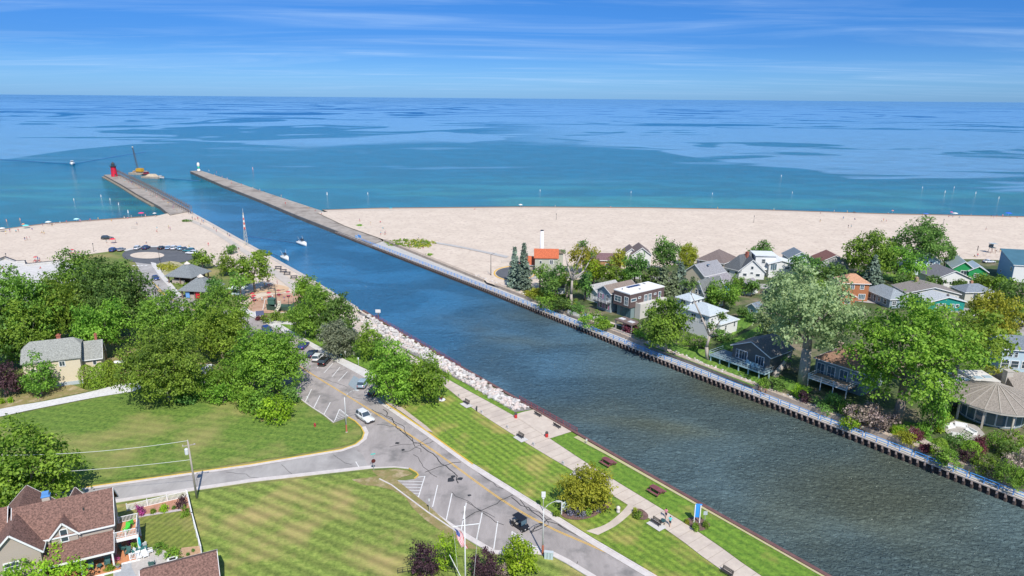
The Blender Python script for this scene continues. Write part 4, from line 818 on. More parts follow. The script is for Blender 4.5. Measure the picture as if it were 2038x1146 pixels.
# flower bed and house garden plants (z 0)
gs = [(1133, 1008, 1026, 16, 'lav', 'grey-lavender plant, leftmost in the mulched bed'), (1148, 1010, 1028, 16, 'lav', 'grey-lavender plant, second from left in the mulched bed'), (1158, 1012, 1030, 16, 'lav', 'grey-lavender plant, middle of the mulched bed'), (1170, 1010, 1026, 14, 'arb', 'small green plant among the lavender in the bed'), (1190, 1002, 1016, 18, 'lav', 'grey-lavender plant, right in the mulched bed'),
    (1107, 1015, 1028, 16, 'maple', 'low green plant at the left point of the mulched bed'), (1384, 1040, 1056, 16, 'maple', 'green plant at the foot of the blue sign'), (1404, 1036, 1050, 14, 'oak', 'green plant beside the small sign post'), (1367, 1032, 1042, 10, 'yellow', 'orange-yellow flowers left of the blue sign'), (1270, 1016, 1032, 18, 'oak', 'dark green plant in the bed beside the bench'), (1264, 1010, 1022, 10, 'yellow', 'yellow flowers in the bed beside the bench'),
    (362, 987, 1014, 22, 'plum', 'dark reddish shrub in the fence corner'), (370, 1006, 1028, 18, 'maple', 'round green shrub next to the white fence'), (329, 1004, 1018, 18, 'bright', 'bright green shrub in the back bed'), (347, 1006, 1014, 8, 'dark', 'tiny dark shrub in the back bed'), (305, 1012, 1022, 12, 'oak', 'small dark green shrub, left in the back bed'), (281, 1004, 1026, 18, 'magenta', 'pink flowering shrub beside the deck stairs'),
    (272, 1078, 1094, 16, 'maple', 'green shrub by the patio steps'), (318, 1082, 1096, 30, 'oak', 'low green border hedge on the patio edge, left'), (345, 1090, 1110, 28, 'maple', 'low green border hedge on the patio edge, right'), (220, 1124, 1136, 20, 'maple', 'small round planting by the porch steps'), (361, 1108, 1120, 14, 'dark', 'dark shrub at the end of the patio border'), (385, 1092, 1099, 7, 'dark', 'tiny shrub in the mulch by the white fence'), (374, 1100, 1107, 7, 'dark', 'second tiny shrub in the mulch by the garage'),
    (20, 790, 802, 10, 'bright', 'small lime shrub beside the gravel drive'), (5, 792, 803, 9, 'bright', 'small lime shrub at the left edge of the drive')]
for x, yt, yb, wd, k, lb in gs: T_(x, yt, yb, wd, k, lb, name={'lav': 'lavender_plant', 'magenta': 'flowering_shrub'}.get(k, 'garden_plant'), cat='plant', leaf=.16, **({} if k == 'arb' else dict(cb=0, nl=7)))
# ================================================================ HOUSES
def wallm(n, c, k=.88): return mat('wall_' + n, tuple(v * k for v in c), c, scale=1.3, detail=9, rough=.85, stretch=(.3, .3, 5), ramp_lo=.3, ramp_hi=.7)
def roofm(n, c, k=.62, r=.9): return mat('roof_' + n, tuple(v * k for v in c), tuple(v * 1.25 for v in c), scale=4.5, detail=12, rough=r, bump=.03, bscale=6, ramp_lo=.40, ramp_hi=.60)
def metalroof(n, c):
    m = mat('metalroof_' + n, tuple(v * .86 for v in c), c, scale=.4, detail=4, rough=.38, metal=.25); return m
WHT = mat('white_trim', (.72, .72, .71), (.80, .80, .79), scale=1.2, rough=.6)
GLS = mat('window_glass', (.05, .07, .09), rough=.08, spec=.8)
GLB = mat('window_glass_blue', (.07, .13, .17), rough=.08, spec=.8)
def roof_mesh(typ, L, D, rh, ov, th=.16):
    """x in [-L,0], y in [0,D], springing at z=0"""
    x0, x1, y0, y1 = -L - ov, ov, -ov, D + ov; xm, ym = -L / 2, D / 2; mb = MB()
    k = rh / (L / 2) if typ in ('gy',) else rh / (D / 2)
    dz = -ov * (k if typ in ('gy', 'gx') else rh / (min(L, D) / 2)) + .03
    def slab(poly):
        q = [Vector(p) for p in poly]; mb.loft([[tuple(v) for v in q], [(v.x, v.y, v.z + th) for v in q]])
    if typ == 'flat': mb.box((xm, ym, 0), (L + 2 * ov, D + 2 * ov, .3))
    elif typ == 'gy':
        slab([(x0, y0, dz), (xm, y0, rh + .03), (xm, y1, rh + .03), (x0, y1, dz)]); slab([(xm, y0, rh + .03), (x1, y0, dz), (x1, y1, dz), (xm, y1, rh + .03)])
    elif typ == 'gx':
        slab([(x0, y0, dz), (x1, y0, dz), (x1, ym, rh + .03), (x0, ym, rh + .03)]); slab([(x0, ym, rh + .03), (x1, ym, rh + .03), (x1, y1, dz), (x0, y1, dz)])
    elif typ == 'shed': slab([(x0, y0, -ov * rh / D), (x1, y0, -ov * rh / D), (x1, y1, rh + ov * rh / D), (x0, y1, rh + ov * rh / D)])
    elif typ in ('hip', 'clip'):
        m = min(L, D) / 2; ins = m if typ == 'hip' else m * .42
        if typ == 'hip':
            if L >= D: ra, rb = (-L + ins, ym, rh), (-ins, ym, rh)
            else: ra, rb = (xm, ins, rh), (xm, D - ins, rh)
            c = [(x0, y0, dz), (x1, y0, dz), (x1, y1, dz), (x0, y1, dz)]
            b = [(p[0], p[1], p[2] - .02) for p in c]; t_ = [(p[0], p[1], p[2] + th) for p in c]; mb.add(b + t_, [[3, 2, 1, 0]] + [[i, (i + 1) % 4, 4 + (i + 1) % 4, 4 + i] for i in range(4)])
            o = len(mb.v); mb.v += [*t_, (ra[0], ra[1], ra[2] + th), (rb[0], rb[1], rb[2] + th)]
            f = [[0, 1, 5, 4], [1, 2, 5], [2, 3, 4, 5], [3, 0, 4]] if L >= D else [[0, 1, 4], [1, 2, 5, 4], [2, 3, 5], [3, 0, 4, 5]]
            mb.f += [[i + o for i in q] for q in f]; mb.m += [0] * 4
        else:   # ridge along x with clipped gables
            zc = rh * .62; yc = D / 2 * .62
            A = [(x0, y0, dz), (x1, y0, dz), (x1, yc, zc), (-ins + ov, ym, rh), (-L + ins - ov, ym, rh), (x0, yc, zc)]
            Bk = [(p[0], D - p[1], p[2]) for p in A]
            mb.face(*[(p[0], p[1], p[2] + th) for p in A]); mb.face(*[(p[0], p[1], p[2] + th) for p in Bk][::-1])
            mb.face(*[(p[0], p[1], p[2] + th) for p in (A[2], Bk[2], A[3])]); mb.face(*[(p[0], p[1], p[2] + th) for p in (A[5], A[4], Bk[5])])
            mb.face(*[p for p in A][::-1]); mb.face(*Bk)
            for a, b in ((0, 1), (1, 2), (5, 0)):
                for Q in (A, Bk): mb.face(Q[a], Q[b], (Q[b][0], Q[b][1], Q[b][2] + th), (Q[a][0], Q[a][1], Q[a][2] + th))
    return mb
def wall_mesh(typ, L, D, h, rh):
    mb = MB(); z = h; xm, ym = -L / 2, D / 2
    b = [(-L, 0, -.3), (0, 0, -.3), (0, D, -.3), (-L, D, -.3)]; t_ = [(p[0], p[1], z) for p in b]
    mb.add(b + t_, [[i, (i + 1) % 4, 4 + (i + 1) % 4, 4 + i] for i in range(4)] + [[4, 5, 6, 7]])
    if typ == 'gy':
        for y in (0, D): mb.face((-L, y, z), (0, y, z), (xm, y, z + rh))
    if typ == 'gx':
        for x in (-L, 0): mb.face((x, 0, z), (x, D, z), (x, ym, z + rh))
    if typ == 'shed':
        for x in (-L, 0): mb.face((x, 0, z), (x, D, z), (x, D, z + rh))
        mb.face((-L, D, z), (0, D, z), (0, D, z + rh), (-L, D, z + rh))
    if typ == 'clip':
        for x in (-L, 0): mb.face((x, 0, z), (x, D, z), (x, D - D / 2 * .62, z + rh * .62), (x, D / 2 * .62, z + rh * .62))
    return mb
def face_frame(face, L, D):
    """origin, along, outward for a face; u runs from the corner nearest B"""
    return {'F': (Vector((0, 0, 0)), Vector((-1, 0, 0)), Vector((0, -1, 0))), 'R': (Vector((0, 0, 0)), Vector((0, 1, 0)), Vector((1, 0, 0))),
            'L': (Vector((-L, 0, 0)), Vector((0, 1, 0)), Vector((-1, 0, 0)))}[face]
def window(par, face, L, D, u, z, w, h, M0=Matrix(), fm=None, gm=None, mull=1, name='window'):
    o, a, n = face_frame(face, L, D); c = o + a * u; f = MB(); g = MB(); fr = min(.14, w * .14)
    def bx(m, du, z0, ww, hh, d0, d1):
        p = c + a * du + n * (d0 + d1) / 2; q0 = p - a * ww / 2; q1 = p + a * ww / 2; vs = []
        for zz in (z0, z0 + hh):
            for s1, s2 in ((-1, -1), (1, -1), (1, 1), (-1, 1)): v = p + a * s1 * ww / 2 + n * s2 * (d1 - d0) / 2; vs.append(M0 @ Vector((v.x, v.y, zz)))
        m.add(vs, [[3, 2, 1, 0], [4, 5, 6, 7], [0, 1, 5, 4], [1, 2, 6, 5], [2, 3, 7, 6], [3, 0, 4, 7]])
    bx(f, 0, z - fr, w + 2 * fr, fr, -.02, .08); bx(f, 0, z + h, w + 2 * fr, fr, -.02, .08)
    for s in (-1, 1): bx(f, s * (w + fr) / 2, z, fr, h, -.02, .08)
    for k in range(1, mull): bx(f, -w / 2 + w * k / mull, z, .07, h, -.02, .065)
    if h > 1.05 and mull < 3: bx(f, 0, z + h * .5, w, .06, -.02, .062)
    bx(g, 0, z, w, h, -.02, .035)
    fo = f.build(name, fm or WHT, par); fixn(fo); go = g.build('pane', gm or GLS, fo); fixn(go); return fo
class House:
    def __init__(s, label, name='house', cat='house', group=None): s.root = None; s.label = label; s.name = name; s.cat = cat; s.g = group
    def vol(s, px, hE, L, D, roof='gy', rh=2.0, wm=None, rm=None, rz=-52.7, zg=None, wins=(), ov=.4, anchor='B', base=0.0, fascia=True, wall=True, gm=None, fm=None, chim=None, pos=None):
        zg = ZR if zg is None else zg
        Rz = Matrix.Rotation(R(rz), 4, 'Z')
        p = (pos if pos is not None else G(px[0], px[1], zg + hE)).copy(); p.z = zg
        if anchor == 'A': p = p + (Rz @ Vector((L, 0, 0)))
        if anchor == 'C': p = p - (Rz @ Vector((0, D, 0)))
        if s.root is None:
            s.root = thing(s.name, s.label, s.cat, p, R(rz), s.g); s.rz = rz; M = Matrix()
        else: M = s.root.matrix_basis.inverted() if False else (Matrix.Translation(s.root.location) @ Matrix.Rotation(R(s.rz), 4, 'Z')).inverted() @ Matrix.Translation(p) @ Rz
        s.M = M; s.L, s.D = L, D
        def xf(mb, dz=0): mb.v = [tuple(M @ Vector((v[0], v[1], v[2] + dz))) for v in mb.v]; return mb
        if wall:
            wmb = wall_mesh(roof, L, D, hE, rh)
            if base: wmb.v = [(v[0], v[1], max(v[2], base)) for v in wmb.v]
            s.wall = fixn(xf(wmb).build('wall', wm, s.root))
        s.roof = fixn(xf(roof_mesh(roof, L, D, rh, ov), hE).build('roof', rm, s.root))
        if fascia and roof in ('gy', 'gx', 'shed'):
            k = rh / (L / 2) if roof == 'gy' else rh / (D / 2) if roof == 'gx' else rh / D; mb = MB(); e = ov + .03; zd = -ov * k
            if roof == 'gy':
                for x in (-L - e, e): mb.bar((x, -e, hE + zd + .06), (x, D + e, hE + zd + .06), .06, .22)
                for y in (-e, D + e):
                    mb.bar((-L - ov, y, hE + zd + .06), (-L / 2, y, hE + rh + .08), .06, .22); mb.bar((ov, y, hE + zd + .06), (-L / 2, y, hE + rh + .08), .06, .22)
            elif roof == 'gx':
                for y in (-e, D + e): mb.bar((-L - e, y, hE + zd + .06), (e, y, hE + zd + .06), .06, .22)
                for x in (-L - e, e):
                    mb.bar((x, -ov, hE + zd + .06), (x, D / 2, hE + rh + .08), .06, .22); mb.bar((x, D + ov, hE + zd + .06), (x, D / 2, hE + rh + .08), .06, .22)
            else: mb.bar((-L - e, -e, hE + zd + .06), (e, -e, hE + zd + .06), .06, .22)
            fixn(xf(mb).build('fascia', WHT, s.root))
        elif fascia and roof == 'hip':
            mb = MB(); e = ov + .02; z = hE - ov * rh / (min(L, D) / 2) + .10
            for a, b in (((-L - e, -e), (e, -e)), ((e, -e), (e, D + e)), ((-L - e, -e), (-L - e, D + e))): mb.bar((*a, z), (*b, z), .06, .2)
            fixn(xf(mb).build('fascia', WHT, s.root))
        for wv in wins:
            window(s.root, wv[0], L, D, wv[1], wv[2], wv[3], wv[4], M, fm, gm, *( [wv[5]] if len(wv) > 5 else []))
        if chim:
            for cx, cy, cz, w_, h_, cm in chim:
                mb = MB(); mb.box((cx, cy, cz), (w_, w_, h_)); mb.box((cx, cy, cz + h_), (w_ + .16, w_ + .16, .12)); mb.box((cx, cy, cz + h_ + .12), (w_ * .5, w_ * .5, .25)); xf(mb).build('chimney', cm, s.roof)
        return s
    def part(s, name, mb, m, parent=None, local=True):
        if local: mb.v = [tuple(s.M @ Vector(v)) for v in mb.v]
        return mb.build(name, m, parent or s.root)
BRK = mat('red_brick', (.30, .09, .06), (.42, .15, .10), scale=5, rough=.9)
ORB = mat('orange_brick', (.33, .12, .05), (.46, .19, .09), scale=5, rough=.9)
c = dict
white, cream = wallm('white', (.74, .735, .72)), wallm('cream', (.66, .57, .42), .93)
# --- far bank, from the left
H = House('pale green two-storey house with orange-red tiled roof near the spruces')
H.vol((1110, 513), 6.4, 8, 7, 'gx', 2.3, wallm('sage', (.44, .45, .37)), roofm('tile_red', (.52, .13, .055)), rz=-2, fascia=False, wins=[('F', 2.2, 4.2, 1.1, 1.3, 2), ('F', 6, 4.2, .7, 1.0)])
H.vol((1121, 503), 7.6, 2.2, 3, 'hip', .7, wallm('sage', (.44, .45, .37)), roofm('brown', (.20, .15, .12)), rz=-2, fascia=False)
H = House('low wing with orange tiled hip roof just left of the green house')
H.vol((1078, 528), 3.2, 9, 6, 'hip', 2.2, wallm('tan', (.50, .42, .33)), roofm('tile_red', (.52, .13, .055)), rz=-20, wins=[('F', 2, 1, 1, 1.2), ('F', 5, 1, 1, 1.2)])
o = thing('white_tower', 'tall plain white tower standing behind the orange-red tiled roof', 'tower', G(1078, 508, ZR))
mb = MB(); hh = hgt(G(1078, 508, ZR), 459); mb.lathe([(1.0, -.3), (.78, hh * .4), (.6, hh)], 20); mb.build('shaft', paint((.82, .82, .82), .5), o, True)
mb = MB(); mb.lathe([(.68, hh), (.68, hh + .25), (.5, hh + .3)], 20); mb.build('cap', paint((.05, .05, .06), .5), o)
House('small white cottage with brown roof behind the rough shrubs').vol((1122, 572), 2.6, 5, 4, 'gx', 1.3, white, roofm('brown', (.20, .15, .12)), rz=-10, wins=[('F', 2, .8, .9, 1.0)])
House('long low house with purple-brown roof half hidden behind the vivid green tree').vol((1236, 518), 3.6, 12, 7, 'gx', 1.7, wallm('rust', (.40, .20, .13)), roofm('plumroof', (.19, .11, .12)), rz=-3, wins=[('F', 1.5, 1, 1.2, 1.2), ('F', 5, 1, 1.2, 1.2)])
House('house with dark brown double-peaked roof against the sand behind the tall tree').vol((1296, 507), 4.6, 7, 9, 'gy', 2.6, white, roofm('brown2', (.17, .13, .12)), rz=-2, wins=[('F', 2, 1.2, 1, 1.2), ('F', 5, 1.2, 1, 1.2)]).vol((1270, 505), 4.2, 5, 7, 'gy', 2.0, white, roofm('brown2', (.17, .13, .12)), rz=-2)
H = House('small white cottage with pale grey gabled roof next to the balcony house')
H.vol((1190, 583), 3.3, 6.2, 10, 'gy', 1.8, white, roofm('palegrey', (.40, .39, .38)), wins=[('F', 1.3, .9, 1.0, 1.3, 2), ('F', 3.6, .9, 1.0, 1.3), ('F', 5.2, .9, .7, 1.3), ('R', 3, 1.2, 1, 1)])
H = House('blue-grey two-storey house with gabled balcony and pink-shuttered windows')
bg_ = wallm('bluegrey', (.30, .36, .39))
H.vol((1216, 584), 5.9, 5.6, 11, 'gy', 1.7, bg_, roofm('taupe', (.24, .19, .16)), wins=[('F', 1.3, 3.3, 1.0, 1.9, 2), ('F', 4.0, 3.6, 1.0, 1.4, 2), ('F', 1.5, .8, 1.0, 1.3), ('F', 3.9, .8, 1.0, 1.3)])
mb = MB(); mb.box((-2.8, -.9, 2.75), (5.8, 1.8, .25)); H.part('balcony', mb, paint((.08, .08, .09), .6))
mb = MB()
for z in (3.25, 3.55, 3.85): mb.bar((-5.6, -1.75, z), (0, -1.75, z), .05, .05); mb.bar((-5.6, -1.75, z), (-5.6, 0, z), .05, .05); mb.bar((0, -1.75, z), (0, 0, z), .05, .05)
for x in np.linspace(-5.6, 0, 5): mb.box((x, -1.75, 2.9), (.1, .1, 1.05))
H.part('balcony_rail', mb, WHT)
for u, z in ((3.2, 3.6), (4.8, 3.6), (.7, .8), (2.3, .8), (3.1, .8), (4.7, .8)):
    mb = MB(); mb.box((-u, -.04, z), (.35, .07, 1.4)); H.part('shutter', mb, paint((.42, .12, .25), .6))
# patio with white railing
o = thing('patio_deck', 'white railed terrace crowded with furniture in front of the small white cottage', 'deck', W(69, 46.8, ZR), R(-52.7))
mb = MB(); mb.box((1, 2.2, 0), (8.5, 4.2, .35)); mb.build('platform', CONC, o)
mb = MB()
for z in (.75, 1.2): mb.bar((-3.2, .15, z), (5.2, .15, z), .06, .06); mb.bar((5.2, .15, z), (5.2, 4.2, z), .06, .06)
for x in np.arange(-3.2, 5.3, .3): mb.box((x, .15, .35), (.07, .07, .9))
for y in np.arange(.5, 4.2, .3): mb.box((5.2, y, .35), (.07, .07, .9))
mb.build('railing', WHT, o)
def simple_chair(c1, label, loc, rz=0, group=None, name='garden_chair', s=1.0):
    t_ = thing(name, label, 'chair', loc, rz, group, (s,) * 3)
    mb = MB(); mb.box((0, 0, .40), (.56, .54, .05)); mb.build('seat', c1, t_)
    mb = MB(); mb.box((0, .30, .42), (.56, .05, .62), M=Matrix.Translation((0, .25, .4)) @ Matrix.Rotation(R(-16), 4, 'X') @ Matrix.Translation((0, -.25, -.4))); mb.build('backrest', c1, t_)
    for x in (-.25, .25):
        for y in (-.22, .22): mb = MB(); mb.box((x, y, 0), (.05, .05, .40)); mb.build('leg', c1, t_)
        mb = MB(); mb.box((x * 1.12, 0, .62), (.07, .56, .03)); mb.box((x * 1.12, -.24, .40), (.05, .05, .22)); mb.build('armrest', c1, t_)
    return t_
for i, (x, y, cc, lb) in enumerate([(66, 48.2, (.10, .14, .35), 'dark blue patio chair on the white railed terrace'), (68.5, 48.8, (.45, .08, .12), 'red patio chair on the white railed terrace'), (71, 48.3, (.5, .5, .5), 'grey patio chair on the white railed terrace')]):
    simple_chair(paint(cc, .6), lb, W(x, y, ZR + .35), i * 1.2)
def umbrella(loc, label, col, r=1.4, h=2.5, closed=False, name='umbrella', cat='umbrella', group=None, poler=.035, pc=(.75, .75, .75)):
    o = thing(name, label, cat, loc, group=group); mb = MB(); mb.tube((0, 0, 0), (0, 0, h), poler, poler, 6); mb.build('pole', paint(pc, .4), o); mb = MB()
    if closed: mb.lathe([(.03, h), (.14, h - .25), (.2, h - 1.0), (.1, h - 1.5)][::-1], 8)
    else: mb.lathe([(r, h - .42), (r * .97, h - .38), (r * .55, h - .12), (.05, h + .06)], 10); mb.mi(0)
    mb.build('canopy', paint(col, .8), o); return o
umbrella(W(70, 49, ZR + .35), 'closed hot pink umbrella on the white railed terrace', (.75, .02, .22), closed=True)
umbrella(W(72.5, 49.5, ZR + .35), 'closed red umbrella on the white railed terrace', (.5, .04, .05), closed=True)
# modern house
H = House('modern flat-roofed house with dark wood upper storey and white roof')
WOOD = mat('dark_wood', (.075, .05, .05), (.16, .11, .105), scale=1.2, detail=8, rough=.75, stretch=(.35, .35, 7))
conc2 = wallm('concrete_h', (.60, .57, .52))
H.vol((1254, 587), 7.3, 6.4, 14.6, 'flat', 0, WOOD, mat('white_membrane', (.74, .73, .72), (.80, .79, .78), scale=.5, rough=.7), ov=.03, base=3.3, fascia=False, gm=GLB,
      wins=[('F', 1.3, 4.0, 1.3, 2.3, 2), ('F', 4.6, 4.4, 2.4, 1.5, 2), ('R', 1.6, 5.2, 2.0, .7, 1), ('R', 4.0, 5.7, .9, .35), ('R', 6.6, 4.2, 1.1, 2.0, 2), ('R', 8.4, 4.2, 1.1, 2.0, 2), ('R', 10.6, 5.7, .8, .35), ('R', 12.6, 4.0, .9, 2.2)])
mb = MB(); mb.box((-3.0, 7.5, -.3), (5.4, 13, 3.6)); H.part('ground_floor', mb, wallm('teal_grey', (.20, .27, .28)))
mb = MB(); mb.box((.8, 8.6, -.3), (1.6, 11.6, 4.6)); H.part('concrete_wing', mb, conc2)
mb = MB(); mb.box((.9, 2.65, -.3), (2.0, .35, 4.9)); H.part('concrete_fin', mb, conc2)
mb = MB(); mb.box((1.63, 7.0, 1.6), (.05, 2.2, .9)); H.part('window', mb, GLS)
mb = MB(); mb.box((-3.0, 7.2, 7.62), (5.6, 11.0, .05)); 
mb = MB()
for k in range(5): mb.box((-5.0, 4.6 + k * 1.05, 7.75), (1.1, .95, .05))
H.part('solar_panel', mb, mat('solar', (.02, .04, .12), rough=.15, spec=.8))
mb = MB(); mb.box((-1.9, 6.0, 7.6), (.5, .5, .2)); mb.box((-4.6, 1.6, 7.6), (.25, .25, .4)); mb.box((-5.2, 11.5, 7.6), (1.0, .4, .15)); H.part('roof_vent', mb, paint((.2, .2, .2), .6))
for u, f_ in ((1.0, 'F'), (2.4, 'F'), (3.8, 'F')):
    mb = MB(); mb.box((-u, .98, .1), (1.2, .06, 2.5)); H.part('window', mb, GLB)
# pergola terrace in front of it
H.M = H.M
o = thing('pergola', 'dark flat-topped pergola with two skylights in front of the modern house', 'pergola', W(51.5, 48.3, ZR), R(-52.7))
mb = MB(); mb.box((0, 1.9, 2.55), (6.4, 3.9, .3)); mb.build('roof', mat('pergola_roof', (.13, .09, .075), (.20, .15, .13), scale=1, rough=.8), o)
for x in (-1.9, 1.5): mb = MB(); mb.box((x, 1.7, 2.85), (1.7, 1.3, .14)); mb.build('skylight', paint((.62, .62, .62), .4), o)
for x in (-2.9, 0, 2.9):
    for y in (.3, 3.5): mb = MB(); mb.box((x, y, 0), (.25, .25, 2.55)); mb.build('post', paint((.42, .40, .38), .7), o)
mb = MB(); mb.box((0, -.9, -.2), (8.5, .3, .75)); mb.box((4.2, 1.2, -.2), (.3, 4.2, .75)); mb.build('planter_wall', CONC, o)
# cottages behind
grs = roofm('greyshingle', (.27, .27, .29))
H = House('cream house with large light grey shingle roof and one skylight'); H.vol((1402, 549), 4.2, 8, 11, 'gy', 3.1, cream, grs, wins=[('R', 8.5, 2.6, 1.2, .8), ('R', 2, 1.2, 1, 1.2)])
mb = MB(); mb.box((-2.2, 4.6, 6.9), (.9, .8, .12), M=Matrix()); H.part('skylight', mb, GLB, H.roof)
mb = MB(); mb.box((-4.6, 2.2, 7.0), (.6, .6, 1.3)); H.part('chimney', mb, paint((.10, .10, .13), .8), H.roof)
House('house with broad brown hip roof behind the light grey shingle roof').vol((1440, 524), 4.4, 10, 12, 'hip', 3.2, wallm('beige', (.40, .34, .28)), roofm('brown3', (.18, .14, .13)), rz=-40, wins=[('R', 2, 1.2, 1, 1.2), ('F', 3, 1.2, 1, 1.2)])
House('narrow cream house with steep dark grey gable facing the channel').vol((1403, 588), 4.8, 5.0, 9.5, 'gy', 4.0, cream, roofm('slategrey', (.17, .18, .18)), wins=[('F', 1.9, 4.7, .7, 1.3), ('F', 3.1, 4.7, .7, 1.3), ('R', 3, 1.5, 1, 1)])
House('bright blue cottage with taupe-grey roof behind the round green tree').vol((1427, 569), 3.6, 6.6, 9, 'gy', 2.3, wallm('blue', (.055, .25, .55)), roofm('taupe2', (.27, .25, .27)), wins=[('F', 2.6, 1.7, .8, .9), ('R', 2, 1.2, 1, 1.2)]).vol((1492, 571), 2.8, 5, 5, 'gy', 1.6, white, roofm('taupe2', (.27, .25, .27)))
H = House('white house with dark grey roof, front gable and red brick chimney')
dg = roofm('darkgrey', (.11, .12, .13))
H.vol((1522, 540), 3.0, 8.6, 9, 'gy', 3.9, white, dg, rz=-8, wins=[('F', 2.2, 1.1, 1.3, .9), ('F', 6.6, 1.1, 1.2, .9), ('F', 4.3, 3.6, .8, 1.0), ('F', 4.3, 1.9, .9, .6)])
H.vol((1474, 537), 3.2, 6.8, 14, 'hip', 4.2, white, dg, rz=-52.7, wins=[('F', 1.6, 1.2, 1.2, 1.0), ('F', 4.8, 1.2, .9, .9)], chim=[(-2.4, 6.6, 6.0, .9, 2.2, BRK)])
H = House('white modern beach house with pale flat roofs and a balcony, right of the windswept tree')
pf = mat('pale_membrane', (.60, .62, .63), (.68, .70, .71), scale=.7, rough=.8)
H.vol((1580, 526), 5.0, 8.4, 7, 'gy', 1.2, white, pf, rz=-5, gm=GLB, wins=[('F', 6.8, 2.8, 2.0, 2.2, 3), ('F', 2.2, 3.2, 1.6, .8), ('F', 4.2, .6, 1.2, 1.8)])
H.vol((1545, 510), 7.2, 7, 7, 'flat', 0, white, pf, rz=-5, wins=[('F', 4.2, 4.6, 1.2, 1.4), ('F', 5.8, 2, 1.2, 1.4)])
mb = MB(); mb.box((-3.5, -.7, 2.4), (3, 1.4, .2)); mb.box((-3.5, -1.35, 2.6), (3, .08, .9)); H.part('balcony', mb, WHT)
House('house with blue-grey low gable roof against the sand').vol((1615, 514), 4.2, 8, 8, 'gy', 2.2, wallm('pale_blue', (.42, .52, .58)), roofm('bluegrey', (.17, .21, .25)), rz=-4, wins=[('F', 2.4, 1.2, 1, 1.2), ('F', 5.6, 1.2, 1, 1.2)])
House('house with red-brown low gable roof against the sand').vol((1690, 522), 4.2, 10, 9, 'gy', 2.4, wallm('grey_w', (.45, .45, .44)), roofm('redbrown', (.20, .09, .075)), rz=-4, wins=[('F', 2.4, 1.2, 1.2, 1.2), ('F', 5.0, 1.2, 1, 1.2), ('F', 8, 1.2, 1, 1.2)])
H = House('orange brick house with light terracotta roof and white-framed windows')
H.vol((1731, 564), 5.9, 8.2, 6.5, 'hip', 2.1, ORB, roofm('terracotta', (.50, .27, .16)), rz=-6, gm=GLB, wins=[('F', 2.1, 4.0, 1.0, 1.2, 2), ('F', 5.0, 4.0, 1.0, 1.2, 2), ('F', 1.8, .8, 1.8, 1.5, 4), ('F', 4.8, .9, .7, 1.0)])
H.vol((1703, 590), 2.8, 4.5, 2.4, 'gy', .9, ORB, roofm('terracotta', (.50, .27, .16)), rz=-6, wins=[('F', 2.2, .5, 1.4, 1.6, 2)])
H = House('long blue-grey house with grey hip roof beside the orange brick house')
H.vol((1772, 595), 3.0, 12, 7, 'hip', 2.2, wallm('slateblue', (.26, .32, .36)), roofm('bluegrey2', (.27, .30, .32)), rz=-80, zg=ZR, anchor='B', wins=[('F', 2.0, .9, 1.2, 1.4), ('F', 4.6, .9, 1, 1.4), ('F', 6.6, .3, .9, 2.1), ('F', 9, .9, 1, 1.4), ('R', 1.5, 1, 1.2, 1.2, 2), ('R', 4.6, 1, 1.2, 1.2, 2)])
House('long low white house with taupe gabled roof and brick chimney').vol((1910, 585), 2.9, 16, 9, 'gy', 1.9, wallm('eggshell', (.58, .56, .50)), roofm('taupe3', (.25, .22, .20)), rz=-3, wins=[('F', 1.4, .9, 1.4, 1.2, 2), ('F', 8, 1.1, 3.2, .6, 3), ('F', 12.5, .9, 1.2, 1.2)], chim=[(-9.4, 8.0, 4.2, .8, 1.6, wallm('sandstone', (.46, .33, .22)))])
House('low teal-green cottage with pale grey roof and white-framed windows').vol((1921, 600), 3.0, 11.2, 7, 'gy', 1.4, wallm('teal', (.01, .26, .22)), roofm('palegrey2', (.46, .48, .49)), rz=4, wins=[('F', 2.3, 1.2, .9, .9), ('F', 3.8, 1.4, .8, .8), ('F', 6.6, 1.2, 1, 1.1), ('F', 8.2, 1.2, 1.2, 1.1, 2)], chim=[(-4.8, 1.3, 3.9, .5, .8, paint((.12, .10, .10), .8))])
House('white cottage with dark slate roof and wide front gable').vol((1933, 554), 3.1, 12, 10, 'gy', 2.6, white, roofm('slate3', (.17, .17, .19)), rz=2, wins=[('F', 1.8, 1.0, 1.5, 1.0, 2), ('F', 4.0, 1.0, .9, 1.0), ('F', 6.9, 1.0, .6, 1.0), ('F', 9.6, 1.0, .8, 1.0)])
House('pale blue-white two-storey house with a plain gable behind the tall trees').vol((1872, 520), 5.2, 9, 8, 'gy', 3.0, wallm('iceblue', (.58, .68, .72)), roofm('slate4', (.24, .25, .29)), rz=-3, wins=[('F', 3.2, 3.6, .8, 1.3), ('F', 6.6, 2.4, 1.0, 1.0)])
mr = metalroof('pale', (.50, .58, .60)); H = House('green-fronted house with two pale metal gable roofs near the beach')
H.vol((1940, 536), 3.6, 6.5, 11, 'gy', 2.4, wallm('green', (.02, .30, .09)), mr, rz=-20, wins=[('F', 3.2, .6, 1.6, 2.2, 2)]); H.vol((1966, 541), 3.2, 5.6, 9, 'gy', 1.7, wallm('green', (.02, .30, .09)), mr, rz=-20, wins=[('F', 3.2, 1.0, 1.3, 1.2, 2)])
House('low house with blue-grey hip roof and brick chimney at the far right').vol((1922, 581), 2.9, 9.5, 6.5, 'hip', 1.7, wallm('eggshell', (.58, .56, .50)), roofm('bluegrey3', (.20, .23, .27)), rz=4, anchor='A', wins=[('F', 2.5, .9, 1.6, 1.3, 2), ('F', 6, .9, 1.6, 1.3, 2)], chim=[(-5.0, 4.0, 3.8, .7, 1.4, wallm('sandstone2', (.50, .26, .17)))])
H = House('tall light blue house with ribbed blue metal roof at the right edge')
